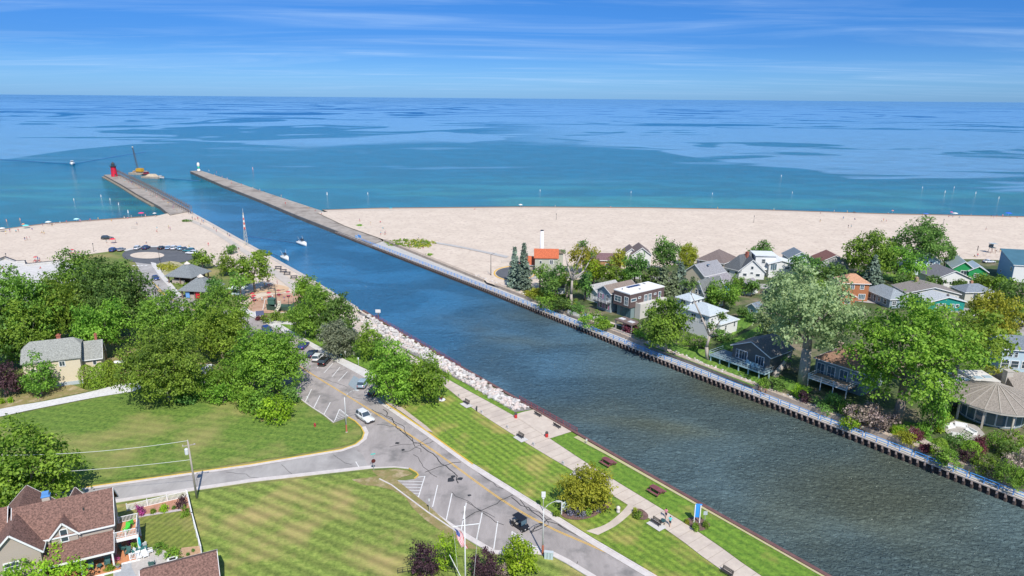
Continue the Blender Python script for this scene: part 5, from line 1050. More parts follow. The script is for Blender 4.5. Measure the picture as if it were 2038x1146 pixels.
H.vol((2019, 527), 6.0, 14, 12, 'shed', 3.0, wallm('skyblue', (.22, .38, .56)), metalroof('teal', (.09, .21, .27)), rz=-14, anchor='A', wins=[('L', 1.6, 3.6, 1.0, 1.2), ('L', 9, 1.2, .8, .8), ('F', 12.5, 3.4, .9, 1.2), ('F', 10.2, 3.4, .9, 1.2), ('F', 12.4, .8, .9, 1.2)])
mb = MB(); mb.box((-7, -.06, -.2), (13.8, .1, 6.0)); H.part('white_front', mb, white)
for k in range(24): pass
H = House('white and light blue three-level house with screened porch at the right edge')
H.vol((1997, 693), 5.8, 9, 8, 'gx', 2.0, wallm('ltblue', (.48, .60, .68)), roofm('slate5', (.17, .20, .23)), rz=-12, anchor='A', gm=GLS, wins=[('F', 8.2, 3.9, .6, 1.1), ('F', 7.2, 3.9, .6, 1.1), ('F', 6.1, 3.9, .6, 1.1), ('F', 8, 1.3, 1.5, 1.6), ('F', 6, 1.3, 1.5, 1.6), ('F', 3.6, 1.3, 1.8, 1.6, 2), ('L', 3, 3.9, .7, 1.1)])
House('small light blue garden shed beside the small back lawn').vol((1506, 613), 2.4, 3, 3, 'gy', 1.0, wallm('shedblue', (.30, .44, .55)), roofm('bluegrey', (.17, .21, .25)), wins=[('F', 1.5, .8, .7, .7)])
# big white house
H = House('large white house with pale blue-grey hip roofs on three levels'); pr = roofm('paleblue', (.42, .47, .50), .85)
H.vol((1434, 645), 3.6, 11, 7.6, 'hip', 1.8, white, pr, wins=[('R', 2.4, 1.6, .6, 1.2), ('R', 6.2, 1.8, .6, 1.2), ('R', 1.0, .2, 1.2, 1.0), ('F', 2, 1, 1.2, 1.6, 2), ('F', 5, 1, 1.2, 1.6, 2), ('F', 8, 1, 1.2, 1.6, 2)])
H.vol((1412, 628), 6.4, 9, 7.4, 'hip', 1.7, white, pr, wins=[('R', 4.2, 4.3, .6, 1.1), ('R', 1.2, 4.3, .6, 1.1), ('F', 2, 4.0, 1.4, 1.6, 2), ('F', 5, 4.0, 1.4, 1.6, 2)])
H.vol((1374, 598), 8.2, 4.6, 5.0, 'hip', 1.2, white, pr, wins=[('R', 1.0, 6.8, .8, 1.0), ('R', 2.2, 6.8, .8, 1.0), ('R', 3.6, 6.8, .8, 1.0), ('F', 2.3, 6.8, 1.4, 1.0, 2)])
# deck house
H = House('dark grey gabled house with broad raised deck on posts')
dw = wallm('charcoal', (.15, .15, .14))
H.vol((1459, 686), 4.6, 10, 9, 'gy', 2.2, dw, roofm('slate6', (.16, .155, .15)), anchor='A', wins=[('F', 8.6, 1.9, .6, 2.0), ('F', 7.0, 1.9, 2.0, 2.0, 3), ('F', 2.6, 1.9, 2.0, 2.0, 3)])
mb = MB(); lb_ = paint((.36, .50, .55), .6)
mb.prism([(-14.0, -3.4), (1.0, -3.4), (1.0, -.05), (-10.1, -.05), (-10.1, 2.2), (-14.0, 2.2)], 1.55, 1.75); H.part('deck', mb, mat('deck_boards', (.13, .18, .20), (.20, .25, .28), scale=1, stretch=(8, .3, 1)))
mb = MB(); mb.bar((-14.05, -3.42, 1.6), (1.05, -3.42, 1.6), .08, .32); mb.bar((1.05, -3.42, 1.6), (1.05, 0, 1.6), .08, .32); H.part('deck_edge', mb, lb_)
for x in (-13.6, -11, -8.4, -5.8, -3.2, -.4, .8): mb = MB(); mb.box((x, -3.2 if x < .5 else -1.2, -.2), (.24, .24, 1.75)); H.part('deck_post', mb, lb_)
mb = MB()
for z in (2.2, 2.7): mb.bar((-14, -3.38, z), (1, -3.38, z), .05, .05); mb.bar((1, -3.38, z), (1, -.1, z), .05, .05); mb.bar((-14, -3.38, z), (-14, 2.2, z), .05, .05)
for x in np.arange(-14, 1.1, 1.5): mb.box((x, -3.38, 1.75), (.08, .08, .95))
H.part('deck_railing', mb, lb_)
base = H.root.location; Rm = Matrix.Rotation(R(-52.7), 3, 'Z')
def onH(x, y, z): v = Rm @ Vector((x, y, 0)); return Vector((base.x + v.x, base.y + v.y, ZR + z))
for i, (x, y) in enumerate([(-4.6, -2.2), (-3.6, -2.6), (-2.4, -2.8), (-1.4, -2.4)]):
    simple_chair(paint((.45, .62, .66), .6), ['pale blue garden chair on the raised deck, farthest from the corner post', 'pale blue garden chair on the raised deck, second from the left', 'pale blue garden chair on the raised deck nearest the rail', 'pale blue garden chair on the raised deck nearest the corner post'][i], onH(x, y, 1.75), R(-52.7 + i * 25), group='pale blue chairs on the raised deck', s=1.15)
t_ = thing('garden_table', 'pale blue table among the chairs on the raised deck', 'table', onH(-3.0, -1.5, 1.75), R(-52.7))
mb = MB(); mb.box((0, 0, .70), (1.9, 1.0, .05)); mb.build('tabletop', lb_, t_)
for sx in (-.8, .8):
    for sy in (-.4, .4): mb = MB(); mb.box((sx, sy, 0), (.07, .07, .7)); mb.build('leg', lb_, t_)
# house with brick-coloured roof under the giant tree
H = House('house with orange-brown roof and stone chimney hidden beneath the giant tree')
H.vol((1722, 742), 5.4, 11, 9, 'hip', 2.6, wallm('bluewood', (.25, .31, .32)), roofm('cedar', (.31, .18, .12)), gm=GLB, wins=[('F', 9.6, .8, 1.6, 3.6, 2), ('F', 7.2, .8, 1.6, 3.6, 2), ('F', 4.4, .8, 1.6, 3.6, 2), ('F', 1.6, 2.8, 1.6, 1.6, 2)], chim=[(-8.4, 5.2, 6.4, 1.0, 2.2, wallm('stonech', (.48, .38, .30)))])
mb = MB(); mb.box((-5.6, -2.2, 1.9), (8.6, 4.2, .22)); H.part('balcony_deck', mb, mat('deck_wood', (.26, .19, .14), (.36, .28, .22), scale=1, stretch=(8, .3, 1)))
mb = MB()
for z in (2.45, 3.0): mb.bar((-9.9, -4.3, z), (-1.3, -4.3, z), .09, .07); mb.bar((-1.3, -4.3, z), (-1.3, 0, z), .09, .07); mb.bar((-9.9, -4.3, z), (-9.9, 0, z), .09, .07)
for x in np.arange(-9.9, -1.2, .28): mb.box((x, -4.3, 2.1), (.05, .05, .9))
for x in (-9.9, -7.0, -4.2, -1.3): mb.box((x, -4.3, -.2), (.16, .16, 3.3))
mb.bar((-9.9, -4.32, 2.0), (-1.3, -4.32, 2.0), .06, .25); H.part('balcony_railing', mb, WHT)
# ---- round house
cR = G(1979, 790, ZR + 4.2); cR.z = ZR; rh_ = thing('round_house', 'round house with fanned grey-brown shingle roof and tall glass porch', 'house', cR)
n = 20; Rr = 7.6; he = 3.9; tp_ = 3.3
def ringp(r, z, k0=0, k1=n): return [(r * math.cos(2 * math.pi * (k + .5) / n), r * math.sin(2 * math.pi * (k + .5) / n), z) for k in range(n)]
mb = MB(); mb.loft([ringp(Rr + .7, he - .05), ringp(Rr + .7, he + .35)]); mb.build('fascia', wallm('fasciaw', (.50, .46, .40)), rh_)
mb = MB(); mb.loft([ringp(Rr + .74, he + .34), ringp(.35, he + tp_)]); rfm = roofm('cedar_grey', (.27, .235, .20), .68); rf = mb.build('roof', rfm, rh_)
mb = MB()
for k in range(n):
    a = 2 * math.pi * (k + .5) / n; mb.bar(((Rr + .7) * math.cos(a), (Rr + .7) * math.sin(a), he + .40), (.35 * math.cos(a), .35 * math.sin(a), he + tp_ + .06), .16, .08)
mb.build('hip_cap', wallm('hipc', (.40, .36, .31)), rf)
for k in range(n):
    a = 2 * math.pi * (k + .5) / n
    if k % 2 == 0: mb = MB(); mb.box((Rr * math.cos(a), Rr * math.sin(a), -.8), (.3, .3, he + .8), a); mb.build('post', wallm('postw', (.52, .47, .40)), rh_)
mb = MB(); mb.loft([ringp(Rr - 2.1, -.2), ringp(Rr - 2.1, he)]); mb.build('inner_wall', wallm('teal_grey', (.20, .27, .28)), rh_)
for k in range(n):
    a = 2 * math.pi * k / n; r_ = (Rr - 2.1) * math.cos(math.pi / n) + .05
    mb = MB(); mb.box((r_ * math.cos(a), r_ * math.sin(a), .3), (.06, 1.7, 2.9), a); fr = mb.build('window', WHT, rh_); mb = MB()
    mb.box(((r_ + .03) * math.cos(a), (r_ + .03) * math.sin(a), .42), (.06, 1.5, 2.66), a); mb.build('pane', GLB, fr)
mb = MB(); mb.loft([ringp(Rr + .4, -.9), ringp(Rr + .4, -.05)]); mb.build('terrace', wallm('terrace', (.50, .44, .37)), rh_)
mb = MB(); mb.box((-1, 8.5, -.2), (13, 7.5, 4.6)); mb.build('rear_wall', wallm('fasciaw', (.50, .46, .40)), rh_)
mb = MB(); mb.box((-3.4, 9.0, he + .5), (9.0, 7.0, .5)); mb.box((2.2, 8.4, he + .9), (5.2, 6.0, .5)); fr_ = mb.build('flat_roof', mat('white_membrane2', (.55, .52, .47), (.68, .65, .60), scale=.5, rough=.8), rh_)
for x, y, z in ((-1.4, 7.0, he + 1.0), (1.2, 7.2, he + 1.4), (3.4, 7.6, he + 1.4)): mb = MB(); mb.box((x, y, z), (1.6, 1.2, .12)); mb.build('skylight', mat('skyl', (.35, .45, .5), rough=.2), fr_)
mb = MB(); mb.box((6.4, 6.0, 1), (1.3, 1.3, 6.4)); mb.box((6.4, 6.0, 7.4), (1.5, 1.5, .15)); mb.build('chimney', wallm('fasciaw', (.50, .46, .40)), rf)
mb = MB(); mb.loft([[(6, 2, he + .3), (18, 2, he + .3), (18, 6.5, he + 3), (6, 6.5, he + 3)], [(6, 2, he + .1), (18, 2, he + .1), (18, 11, he + .1), (6, 11, he + .1)]]); mb.build('side_roof', rfm, rh_)
sheet('patio', gl([(1872, 850), (1900, 838), (1945, 848), (1960, 866), (1935, 880), (1895, 876)], ZR), mat('stone_patio', (.30, .275, .25), (.45, .42, .38), scale=2, world=True), z=ZR + .04)
sheet('garden_path', smooth_line(gl([(1818, 850), (1836, 872), (1868, 890), (1905, 908), (1925, 905)], ZR), 3) + smooth_line(gl([(1920, 911), (1900, 914), (1860, 896), (1826, 878), (1808, 856)], ZR), 3), mat('pink_stone', (.38, .31, .27), (.50, .43, .38), scale=3, world=True), z=ZR + .045)
for i, (x, y, a, lb) in enumerate([(1890, 852, 20, 'white cushioned garden sofa at the left of the stone patio'), (1912, 850, -30, 'white cushioned garden sofa at the back of the stone patio'), (1905, 868, 160, 'white cushioned garden sofa at the front of the stone patio'), (1932, 862, -80, 'white cushioned garden seat at the right of the stone patio')]):
    q_ = thing('garden_sofa', lb, 'sofa', G(x, y, ZR), R(a)); mb = MB(); mb.box((0, 0, 0), (2.0, .85, .42)); mb.build('seat', WHT, q_); mb = MB(); mb.box((0, .36, .42), (2.0, .16, .42)); mb.build('backrest', WHT, q_)
    for sx in (-.95, .95): mb = MB(); mb.box((sx, 0, .42), (.14, .85, .2)); mb.build('armrest', WHT, q_)
# ---- left bank
cr_ = roofm('cream_house_roof', (.28, .285, .26), .68)
H = House('cream stucco house with large clipped grey shingle roof and side wing')
H.vol((158, 710), 6.2, 10.6, 7.2, 'clip', 3.4, cream, cr_, rz=23, zg=0, ov=.3, wins=[('F', 3.4, 4.6, .95, 1.0, 2), ('F', 8.8, 3.4, .8, 1.1), ('R', 3.4, 4.4, .8, 1.1)], chim=[(-4.2, 4.9, 8.2, .8, 1.9, BRK)])
mb = MB(); mb.box((-5.3, -.10, -.2), (10.5, .12, 1.0)); H.part('plinth', mb, paint((.42, .47, .50), .7))
mb = MB(); mb.tube((-7.2, -.15, .3), (-7.2, -.15, 6.1), .06); H.part('downpipe', mb, WHT)
H.vol((200, 709), 5.0, 4.2, 5.0, 'gx', 3.0, cream, cr_, rz=23, zg=0, wins=[('F', 1.3, 3.3, .6, .9)], chim=[(-.9, 3.4, 6.6, .5, 2.6, BRK)])
H.root['label'] = 'cream stucco house with large clipped grey shingle roof and side wing'
o = thing('pavilion', 'open picnic pavilion with grey hip roof, the farther one beside the beach road', 'pavilion', G(380, 549, 3.2).xyz * 1.0); o.location.z = 0; o.rotation_euler = (0, 0, R(-14))
def pavilion(o, L, D, wall_c):
    mb = roof_mesh('hip', L, D, 3.1, .9); mb.v = [(v[0], v[1], v[2] + 3.2) for v in mb.v]; rf = fixn(mb.build('roof', roofm('pavilion', (.20, .22, .23)), o))
    mb = MB(); cx, cy = -L / 2, D / 2; mb.lathe([(1.3, 6.1), (.05, 7.0)], 4, (cx, cy, 0)); mb.build('cupola', paint((.62, .55, .48), .7), rf)
    for x in (-L, -L / 2, 0):
        for y in (0, D): mb = MB(); mb.box((x, y, 0), (.35, .35, 3.1)); mb.build('post', paint((.22, .15, .12), .8), o)
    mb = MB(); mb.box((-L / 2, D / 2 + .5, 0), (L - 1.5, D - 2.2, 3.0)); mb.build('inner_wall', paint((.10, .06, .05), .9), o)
    mb = MB(); mb.box((-L * .6, .3, 0), (L * .55, .3, 1.4)); mb.build('low_wall', wallm('blockw', (.45, .38, .33)), o)
pavilion(o, 9, 8.5, None)
o = thing('pavilion', 'beach restroom pavilion with grey hip roof, the nearer one with red and blue doors', 'pavilion', G(412, 576, 3.2)); o.location.z = 0; o.rotation_euler = (0, 0, R(-8)); pavilion(o, 8.6, 8, None)
for x, cc in ((-6.6, (.15, .35, .7)), (-3.2, (.6, .02, .04))): mb = MB(); mb.box((x, -.25, .3), (1.3, .12, 1.9)); mb.build('door', paint(cc, .5), o)
# small roofed shed in the thicket
House('small grey-roofed garage in the thicket behind the spreading tree').vol((414, 742), 2.6, 4.5, 4, 'gx', 1.1, WHT, roofm('palegrey2', (.46, .48, .49)), rz=10, zg=0, wins=[('F', 2, .8, .8, .9)])
# ================================================================ BROWN-ROOFED HOUSE AND YARD (rz 26 deg)
RB = 26.0; SHG = roofm('brown_shingle', (.21, .115, .09), .45); TAUPE = wallm('taupe_siding', (.42, .355, .30), .93)
ORD = mat('orange_deck', (.50, .20, .09), (.62, .28, .13), scale=1.2, rough=.8, stretch=(6, .3, 1))
H = House('taupe sided house with mottled brown shingle roofs, front porch and white trim')
H.vol((222, 1040), 5.4, 11.0, 7.0, 'gx', 3.2, TAUPE, SHG, rz=RB, zg=0, ov=.35)
hb = H.root.location.copy(); RM = Matrix.Rotation(R(RB), 3, 'Z')
def hb_(x, y, z=0.0): v = RM @ Vector((x, y, 0)); return Vector((hb.x + v.x, hb.y + v.y, z))
# left cross wing with gable toward the viewer, its own window
pL = hb_(-9.5, -3.2, 0)
H.vol(None, 5.2, 5.6, 12, 'gy', 2.9, TAUPE, SHG, rz=RB, zg=0, ov=.4, pos=hb_(-8.0, -2.1), wins=[('F', 3.2, 3.0, 1.5, 1.1, 1), ('F', 2.6, .4, 1.6, 1.2, 2)])
H.vol(None, 5.0, 9, 8, 'gx', 3.2, TAUPE, SHG, rz=RB, zg=0, ov=.4, pos=hb_(-12.5, 1.0))
# front dormer gable over the main eave
H.vol(None, 5.35, 3.0, 3.6, 'gy', 1.75, TAUPE, SHG, rz=RB, zg=0, ov=.28, pos=hb_(-4.0, -.25), base=4.2, wins=[('F', 1.5, 4.35, .75, 1.75, 1)])
M_ = H.M
# porch roof, posts, deck (in main block's frame)
H.M = Matrix(); mb = MB()
mb.loft([[(-8.5, -2.9, 2.65), (.1, -2.9, 2.65), (.1, -.05, 4.1), (-8.5, -.05, 4.1)], [(-8.5, -2.9, 2.8), (.1, -2.9, 2.8), (.1, -.05, 4.25), (-8.5, -.05, 4.25)]]); fixn(H.part('porch_roof', mb, SHG))
mb = MB(); mb.bar((-8.5, -2.93, 2.68), (.14, -2.93, 2.68), .08, .26); mb.bar((.14, -2.9, 2.68), (.14, 0, 4.15), .06, .2); H.part('fascia', mb, WHT)
for x in (-.15, -3.8): mb = MB(); mb.box((x, -2.75, .3), (.2, .2, 2.35)); mb.box((x, -2.75, .3), (.28, .28, .2)); H.part('porch_post', mb, WHT)
mb = MB(); mb.prism([(-8.4, -3.6), (.6, -3.6), (.6, -2.2), (2.9, -2.2), (2.9, 3.6), (0.02, 3.6), (0.02, -.02), (-8.4, -.02)], .1, .3); H.part('porch_deck', mb, ORD)
mb = MB(); mb.box((-3.9, -3.75, 0), (9.2, .28, .26)); mb.box((-3.9, -4.1, 0), (9.2, .3, .14)); mb.box((1.8, -2.35, 0), (2.3, .26, .26)); H.part('steps', mb, WHT)
for u, ww in ((7.0, .9), (6.0, .7), (5.0, .7), (4.0, .7)): window(H.root, 'F', 9.5, 7, u, 1.2, ww, 1.0)
mb = MB(); mb.box((-8.1, -.06, .3), (.95, .1, 2.0)); dr = H.part('door', mb, WHT); mb = MB(); mb.box((-7.75, -.14, 1.2), (.05, .05, .12)); mb.build('handle', paint((.3, .3, .3), .3, .8), dr)
# two-level balcony at the right gable end
mb = MB(); mb.box((1.5, 1.5, 2.75), (2.7, 3.9, .3)); H.part('balcony_floor', mb, ORD)
mb = MB(); mb.bar((.1, -.5, 2.75), (2.9, -.5, 2.75), .1, .5); mb.bar((2.9, -.5, 2.75), (2.9, 3.5, 2.75), .1, .5); H.part('balcony_beam', mb, WHT)
mb = MB()
def rail(mb, a, b, z, h=.95, step=.16):
    a = Vector(a); b = Vector(b); n = max(1, int((b - a).length / step))
    mb.bar((a.x, a.y, z + h), (b.x, b.y, z + h), .09, .07); mb.bar((a.x, a.y, z + .12), (b.x, b.y, z + .12), .06, .06)
    for k in range(n + 1): p = a.lerp(b, k / n); mb.box((p.x, p.y, z + .1), (.05, .05, h - .1))
    m_ = max(1, round((b - a).length / 1.8))
    for k in range(m_ + 1): p = a.lerp(b, k / m_); mb.box((p.x, p.y, z), (.13, .13, h + .12))
rail(mb, (.1, -.45), (2.8, -.45), 3.05); rail(mb, (2.8, -.45), (2.8, 3.4), 3.05); rail(mb, (2.8, 3.4), (.4, 3.4), 3.05); H.part('balcony_railing', mb, WHT)
mb = MB(); rail(mb, (1.7, -2.1), (2.8, -2.1), .3); H.part('porch_railing', mb, WHT)
for x, y in ((2.8, -.45), (2.8, 3.4)): mb = MB(); mb.box((x, y, .3), (.22, .22, 2.5)); H.part('balcony_post', mb, WHT)
# chimney, vents, back dormers
mb = MB(); mb.box((-7.6, 4.4, 6.5), (.9, .8, 2.6)); ch = H.part('chimney', mb, wallm('chim', (.52, .46, .40)), H.roof); mb = MB(); mb.box((-7.6, 4.4, 9.1), (1.05, .95, .12)); mb.box((-7.6, 4.4, 9.22), (.8, .7, .45)); mb.build('chimney_cap', mat('blue_cap', (.12, .30, .62), rough=.4), ch)
mb = MB(); mb.tube((-3.2, 1.8, 6.8), (-3.2, 1.8, 7.5), .11, .11, 8); H.part('vent_pipe', mb, paint((.04, .05, .05), .6))
H.vol(None, 5.6, 2.6, 3.0, 'gy', 2.1, TAUPE, SHG, rz=RB + 180, zg=0, ov=.3, pos=hb_(-6.0, 7.3), base=4.6)
H.M = Matrix()
DKC = paint((.05, .13, .12), .6); GRC = paint((.08, .55, .06), .5)
simple_chair(DKC, 'dark green porch chair left of the small table under the porch roof', hb_(-2.9, -2.2, .3), R(RB), s=1.2)
simple_chair(DKC, 'dark green porch chair right of the small table under the porch roof', hb_(-.95, -2.2, .3), R(RB), s=1.2)
simple_chair(DKC, 'dark green chair on the orange deck below the balcony, nearer the wall', hb_(.8, .5, .3), R(RB + 60), s=1.1)
simple_chair(DKC, 'dark green chair on the orange deck below the balcony, nearer the railing', hb_(1.4, -.8, .3), R(RB - 20), s=1.1)
simple_chair(GRC, 'lime green chair at the back of the upper balcony', hb_(1.9, 2.1, 3.05), R(RB + 200), s=1.15)
simple_chair(GRC, 'lime green chair at the front of the upper balcony', hb_(1.5, .7, 3.05), R(RB - 30), s=1.15)
simple_chair(DKC, 'dark green garden chair on the patio at the garage roof edge', P(303, 1128), R(200), s=1.2)
def rtable(loc, label, m, r=.5, h=.72, rect=None, rz=0):
    t_ = thing('garden_table', label, 'table', loc, rz); mb = MB()
    if rect: mb.box((0, 0, h), (*rect, .05))
    else: mb.lathe([(r, h), (r, h + .05)], 16)
    mb.build('tabletop', m, t_)
    for sx in (-1, 1):
        for sy in (-1, 1): mb = MB(); q = (rect[0] * .42, rect[1] * .4) if rect else (r * .6, r * .6); mb.box((sx * q[0], sy * q[1], 0), (.06, .06, h)); mb.build('leg', m, t_)
    return t_
rtable(hb_(-1.9, -2.3, .3), 'small round side table between the two porch chairs', DKC, .36, .5)
rtable(P(279, 1102, .02), 'dark green dining table with white frame on the patio', paint((.04, .15, .14), .5), rect=(1.9, 1.1), rz=R(RB))
umbrella(P(281, 1100), 'closed turquoise umbrella standing through the patio dining table', (.05, .50, .55), closed=True, h=2.6)
for i, (x, y, a, lb) in enumerate([(262, 1108, -60, 'white slatted chair at the left end of the patio table'), (277, 1114, 10, 'white slatted chair at the front of the patio table, left'), (290, 1111, 20, 'white slatted chair at the front of the patio table, right'), (300, 1102, 100, 'white slatted chair at the right end of the patio table'), (286, 1090, 200, 'white slatted bench chair behind the patio table')]):
    simple_chair(WHT, lb, P(x, y), R(RB + a), s=1.15)
o = thing('fire_pit', 'white square fire table on the patio beside the garage roof', 'fire pit', P(344, 1118), R(RB)); mb = MB(); mb.box((0, 0, 0), (1.3, 1.0, .5)); mb.build('body', WHT, o); mb = MB(); mb.box((0, 0, .5), (.8, .5, .02)); mb.build('burner', paint((.03, .03, .03), .6), o)
o = thing('flower_pot', 'planted pot on the corner of the porch deck', 'flower pot', hb_(.3, -3.2, .3)); mb = MB(); mb.lathe([(.15, 0), (.28, .35), (.3, .4), (.2, .42)], 12); mb.build('pot', paint((.25, .25, .27), .6), o)
g_ = np.random.default_rng(4)
def blob(n, r, h, z0, size, m, par):
    C = g_.normal(size=(n, 3)) * [r * .5, r * .5, h * .35] + [0, 0, z0 + h * .5]; V_, T2 = leaves(C, np.repeat([[0, 0, 1.]], n, 0), size, g_.uniform(0, 1, n), g_)
    ob = bpy.data.objects.new('foliage', leafmesh('foliage', V_, T2, m)); COL.objects.link(ob); ob.parent = par; return ob
blob(50, .35, .3, .4, .12, LM['oak'], o)
for px, py, lb in ((260, 1078, 'hanging basket of magenta flowers at the deck edge, upper'), (261, 1090, 'basket of magenta flowers at the deck edge, lower'), (233, 1121, 'pink flowers at the foot of the porch steps')):
    o = thing('flower_basket', lb, 'flowers', P(px, py, .3)); mb = MB(); mb.lathe([(.12, 0), (.25, .25)], 10); mb.build('basket', paint((.3, .2, .12), .8), o); blob(90, .5, .45, .25, .13, LM['magenta'], o)
# yard ground
def by(x, y): return hb_(x, y, 0)
yard = gl([(232, 1012), (310, 998), (372, 984), (378, 998), (402, 1106), (340, 1130), (260, 1160), (205, 1160), (222, 1080)])
sheet('yard_lawn', yard, lawnmat('lawn_yard', (.12, .16, .025), (.24, .27, .05), (.30, .25, .10), R(20), .9, 1.5, .3), z=Z2)
sheet('mulch_bed', gl([(275, 1013), (310, 1004), (372, 990), (379, 1010), (381, 1026), (366, 1027), (358, 1014), (330, 1019), (290, 1025), (276, 1028)]), mat('redmulch', (.34, .16, .10), (.50, .27, .19), scale=3, world=True), z=Z3)
sheet('bed_edging', gl([(276, 1028), (290, 1025), (330, 1019), (358, 1014), (362, 1018), (332, 1022.5), (290, 1029), (276, 1032)]), mat('edging', (.42, .36, .38), (.55, .48, .50), scale=5, world=True), z=Z4)
sheet('patio', smooth_line(gl([(232, 1100), (262, 1090), (290, 1090), (322, 1095), (345, 1108), (362, 1122), (370, 1160), (280, 1200), (228, 1170), (232, 1100)]), 3)[:-1], mat('patio_paver', (.40, .36, .33), (.52, .48, .44), scale=3, rough=.9, world=True), z=Z3)
sheet('path', smooth_line(gl([(233, 1108), (262, 1104), (262, 1130), (275, 1160), (240, 1170), (228, 1140), (233, 1108)]), 3)[:-1], mat('blue_stone', (.33, .34, .35), (.42, .43, .44), scale=2, world=True), z=Z4)
sheet('mulch_bed', gl([(352, 1105), (362, 1092), (398, 1088), (402, 1104), (375, 1116), (358, 1118)]), mat('tanmulch', (.40, .24, .14), (.5, .34, .22), scale=3, world=True), z=Z4)
# fences
def fence(pts, label, h, solid=False, name='fence', m=WHT, step=.17):
    q = [P(*p) if not isinstance(p, Vector) else p for p in pts]; o = thing(name, label, 'fence', q[0]); L_ = [v - q[0] for v in q]
    mb = MB(); posts = []
    for i in range(len(L_) - 1):
        a, b = L_[i], L_[i + 1]; n = max(1, int((b - a).length / 2.2)); posts += [a.lerp(b, k / n) for k in range(n + 1)]
        if solid: mb.bar((a.x, a.y, h * .5), (b.x, b.y, h * .5), .08, h * .94); mb.bar((a.x, a.y, h), (b.x, b.y, h), .14, .1)
        else:
            for z in (h * .15, h * .9): mb.bar((a.x, a.y, z), (b.x, b.y, z), .05, .08)
            k = int((b - a).length / step)
            for j in range(k): p = a.lerp(b, (j + .5) / k); mb.box((p.x, p.y, .05), (.09, .03, h * .92), math.atan2(b.y - a.y, b.x - a.x))
    mb.build('panel', m, o)
    for p in posts: mb = MB(); mb.box((p.x, p.y, 0), (.13, .13, h + .12)); mb.build('post', m, o)
fence([(254, 1018), (372, 990)], 'white picket fence along the back of the small yard by the side street', 1.3)
fence([(374, 993), (384, 1038), (402, 1106)], 'long white vinyl fence between the small yard and the big lawn', 1.5, solid=True)
# garage roof in the lower left corner
gr_ = G(353, 1118, 4.6)
vv = RM @ Vector((4.3, -3.6, 0)); gp = Vector((gr_.x + vv.x, gr_.y + vv.y, 0))
House('brown shingled garage roof at the bottom edge beside the patio', name='garage', cat='garage').vol(None, 2.5, 8.2, 7.0, 'gx', 2.1, TAUPE, SHG, rz=RB, zg=0, pos=gp, ov=.35)
# ================================================================ OBJECTS
def pdir(a, b): v = P(*b) - P(*a); return math.atan2(v.y, v.x)
BLU = paint((.10, .36, .78), .45); DKM = paint((.05, .045, .045), .5)
# ---- blue railing sections along the far walkway
def rail_section(s0, s1, lab, grp):
    o = thing('railing', lab, 'railing', W(s0, trr(s0) + .1, .10), R(127.3), grp); Ln = s1 - s0; k = Ln / 8.4
    for z in (.55, 1.05):
        mb = MB(); mb.bar((0, 0, z), (Ln, 0, z), .10, .10); mb.build('rail', BLU, o)
    n = max(2, int(round(Ln / 2.1)))
    for i in range(n + 1): mb = MB(); mb.box((Ln * i / n, 0, 0), (.12, .12, 1.1)); mb.build('post', BLU, o)
    return o
s = -52.0; i = 0; sec = None
while s < 205:
    ln = 8.4
    near = ['in front of the round house garden', 'below the pink blossoms', 'below the giant tree', 'below the willow', 'below the raised deck', 'below the big white house', 'in front of the modern house', 'in front of the white terrace', 'near the pale bare tree', 'beside the street loop', 'along the empty sand', 'along the sand before the dune grass', 'by the dune grass', 'close to the pier']
    zone = int((s + 52) / 18.4); zi = [q for q in range(29) if int(q * 8.9 / 18.4) == zone]; lab = 'blue two-rail railing section ' + near[min(zone, 13)] + ', ' + (['nearer one', 'farther one'] if len(zi) == 2 else ['nearest one', 'middle one', 'farthest one'])[max(0, zi.index(i) if i in zi else 0) % max(1, len(zi))]
    a = W(s, trr(s) + .12); b = W(s + ln, trr(s + ln) + .12)
    if sec is None: sec = rail_section(s, s + ln, lab, 'blue railing sections along the far riverside walkway'); sec.location = (a.x, a.y, .10)
    else: copy_tree(sec, (a.x, a.y, .10), math.atan2(b.y - a.y, b.x - a.x), lab)
    s += ln + .5; i += 1
# maroon railing at the plaza
o = thing('railing', 'dark red railing at the water edge of the small plaza', 'railing', W(17, .1)); A_ = [W(s_, .2) - W(17, .1) for s_ in (17, 35)]
RED = paint((.32, .05, .07), .5)
for z in (.6, 1.05): mb = MB(); mb.bar((A_[0].x, A_[0].y, z), (A_[1].x, A_[1].y, z), .07, .07); mb.build('rail', RED, o)
for k in range(10): p = A_[0].lerp(A_[1], k / 9); mb = MB(); mb.box((p.x, p.y, .1), (.08, .08, 1.05)); mb.build('post', RED, o)
o = thing('railing', 'dark red railing above the riprap rocks', 'railing', W(58, .3)); 
mb = MB()
for z in (.5, .95): mb.bar((0, 0, z), tuple((W(104, .9) - W(58, .3))[:2]) + (z,), .06, .06)
mb.build('rail', RED, o)
for k in range(20): p = (W(104, .9) - W(58, .3)) * (k / 19); mb = MB(); mb.box((p.x, p.y, 0), (.07, .07, 1.0)); mb.build('post', RED, o)
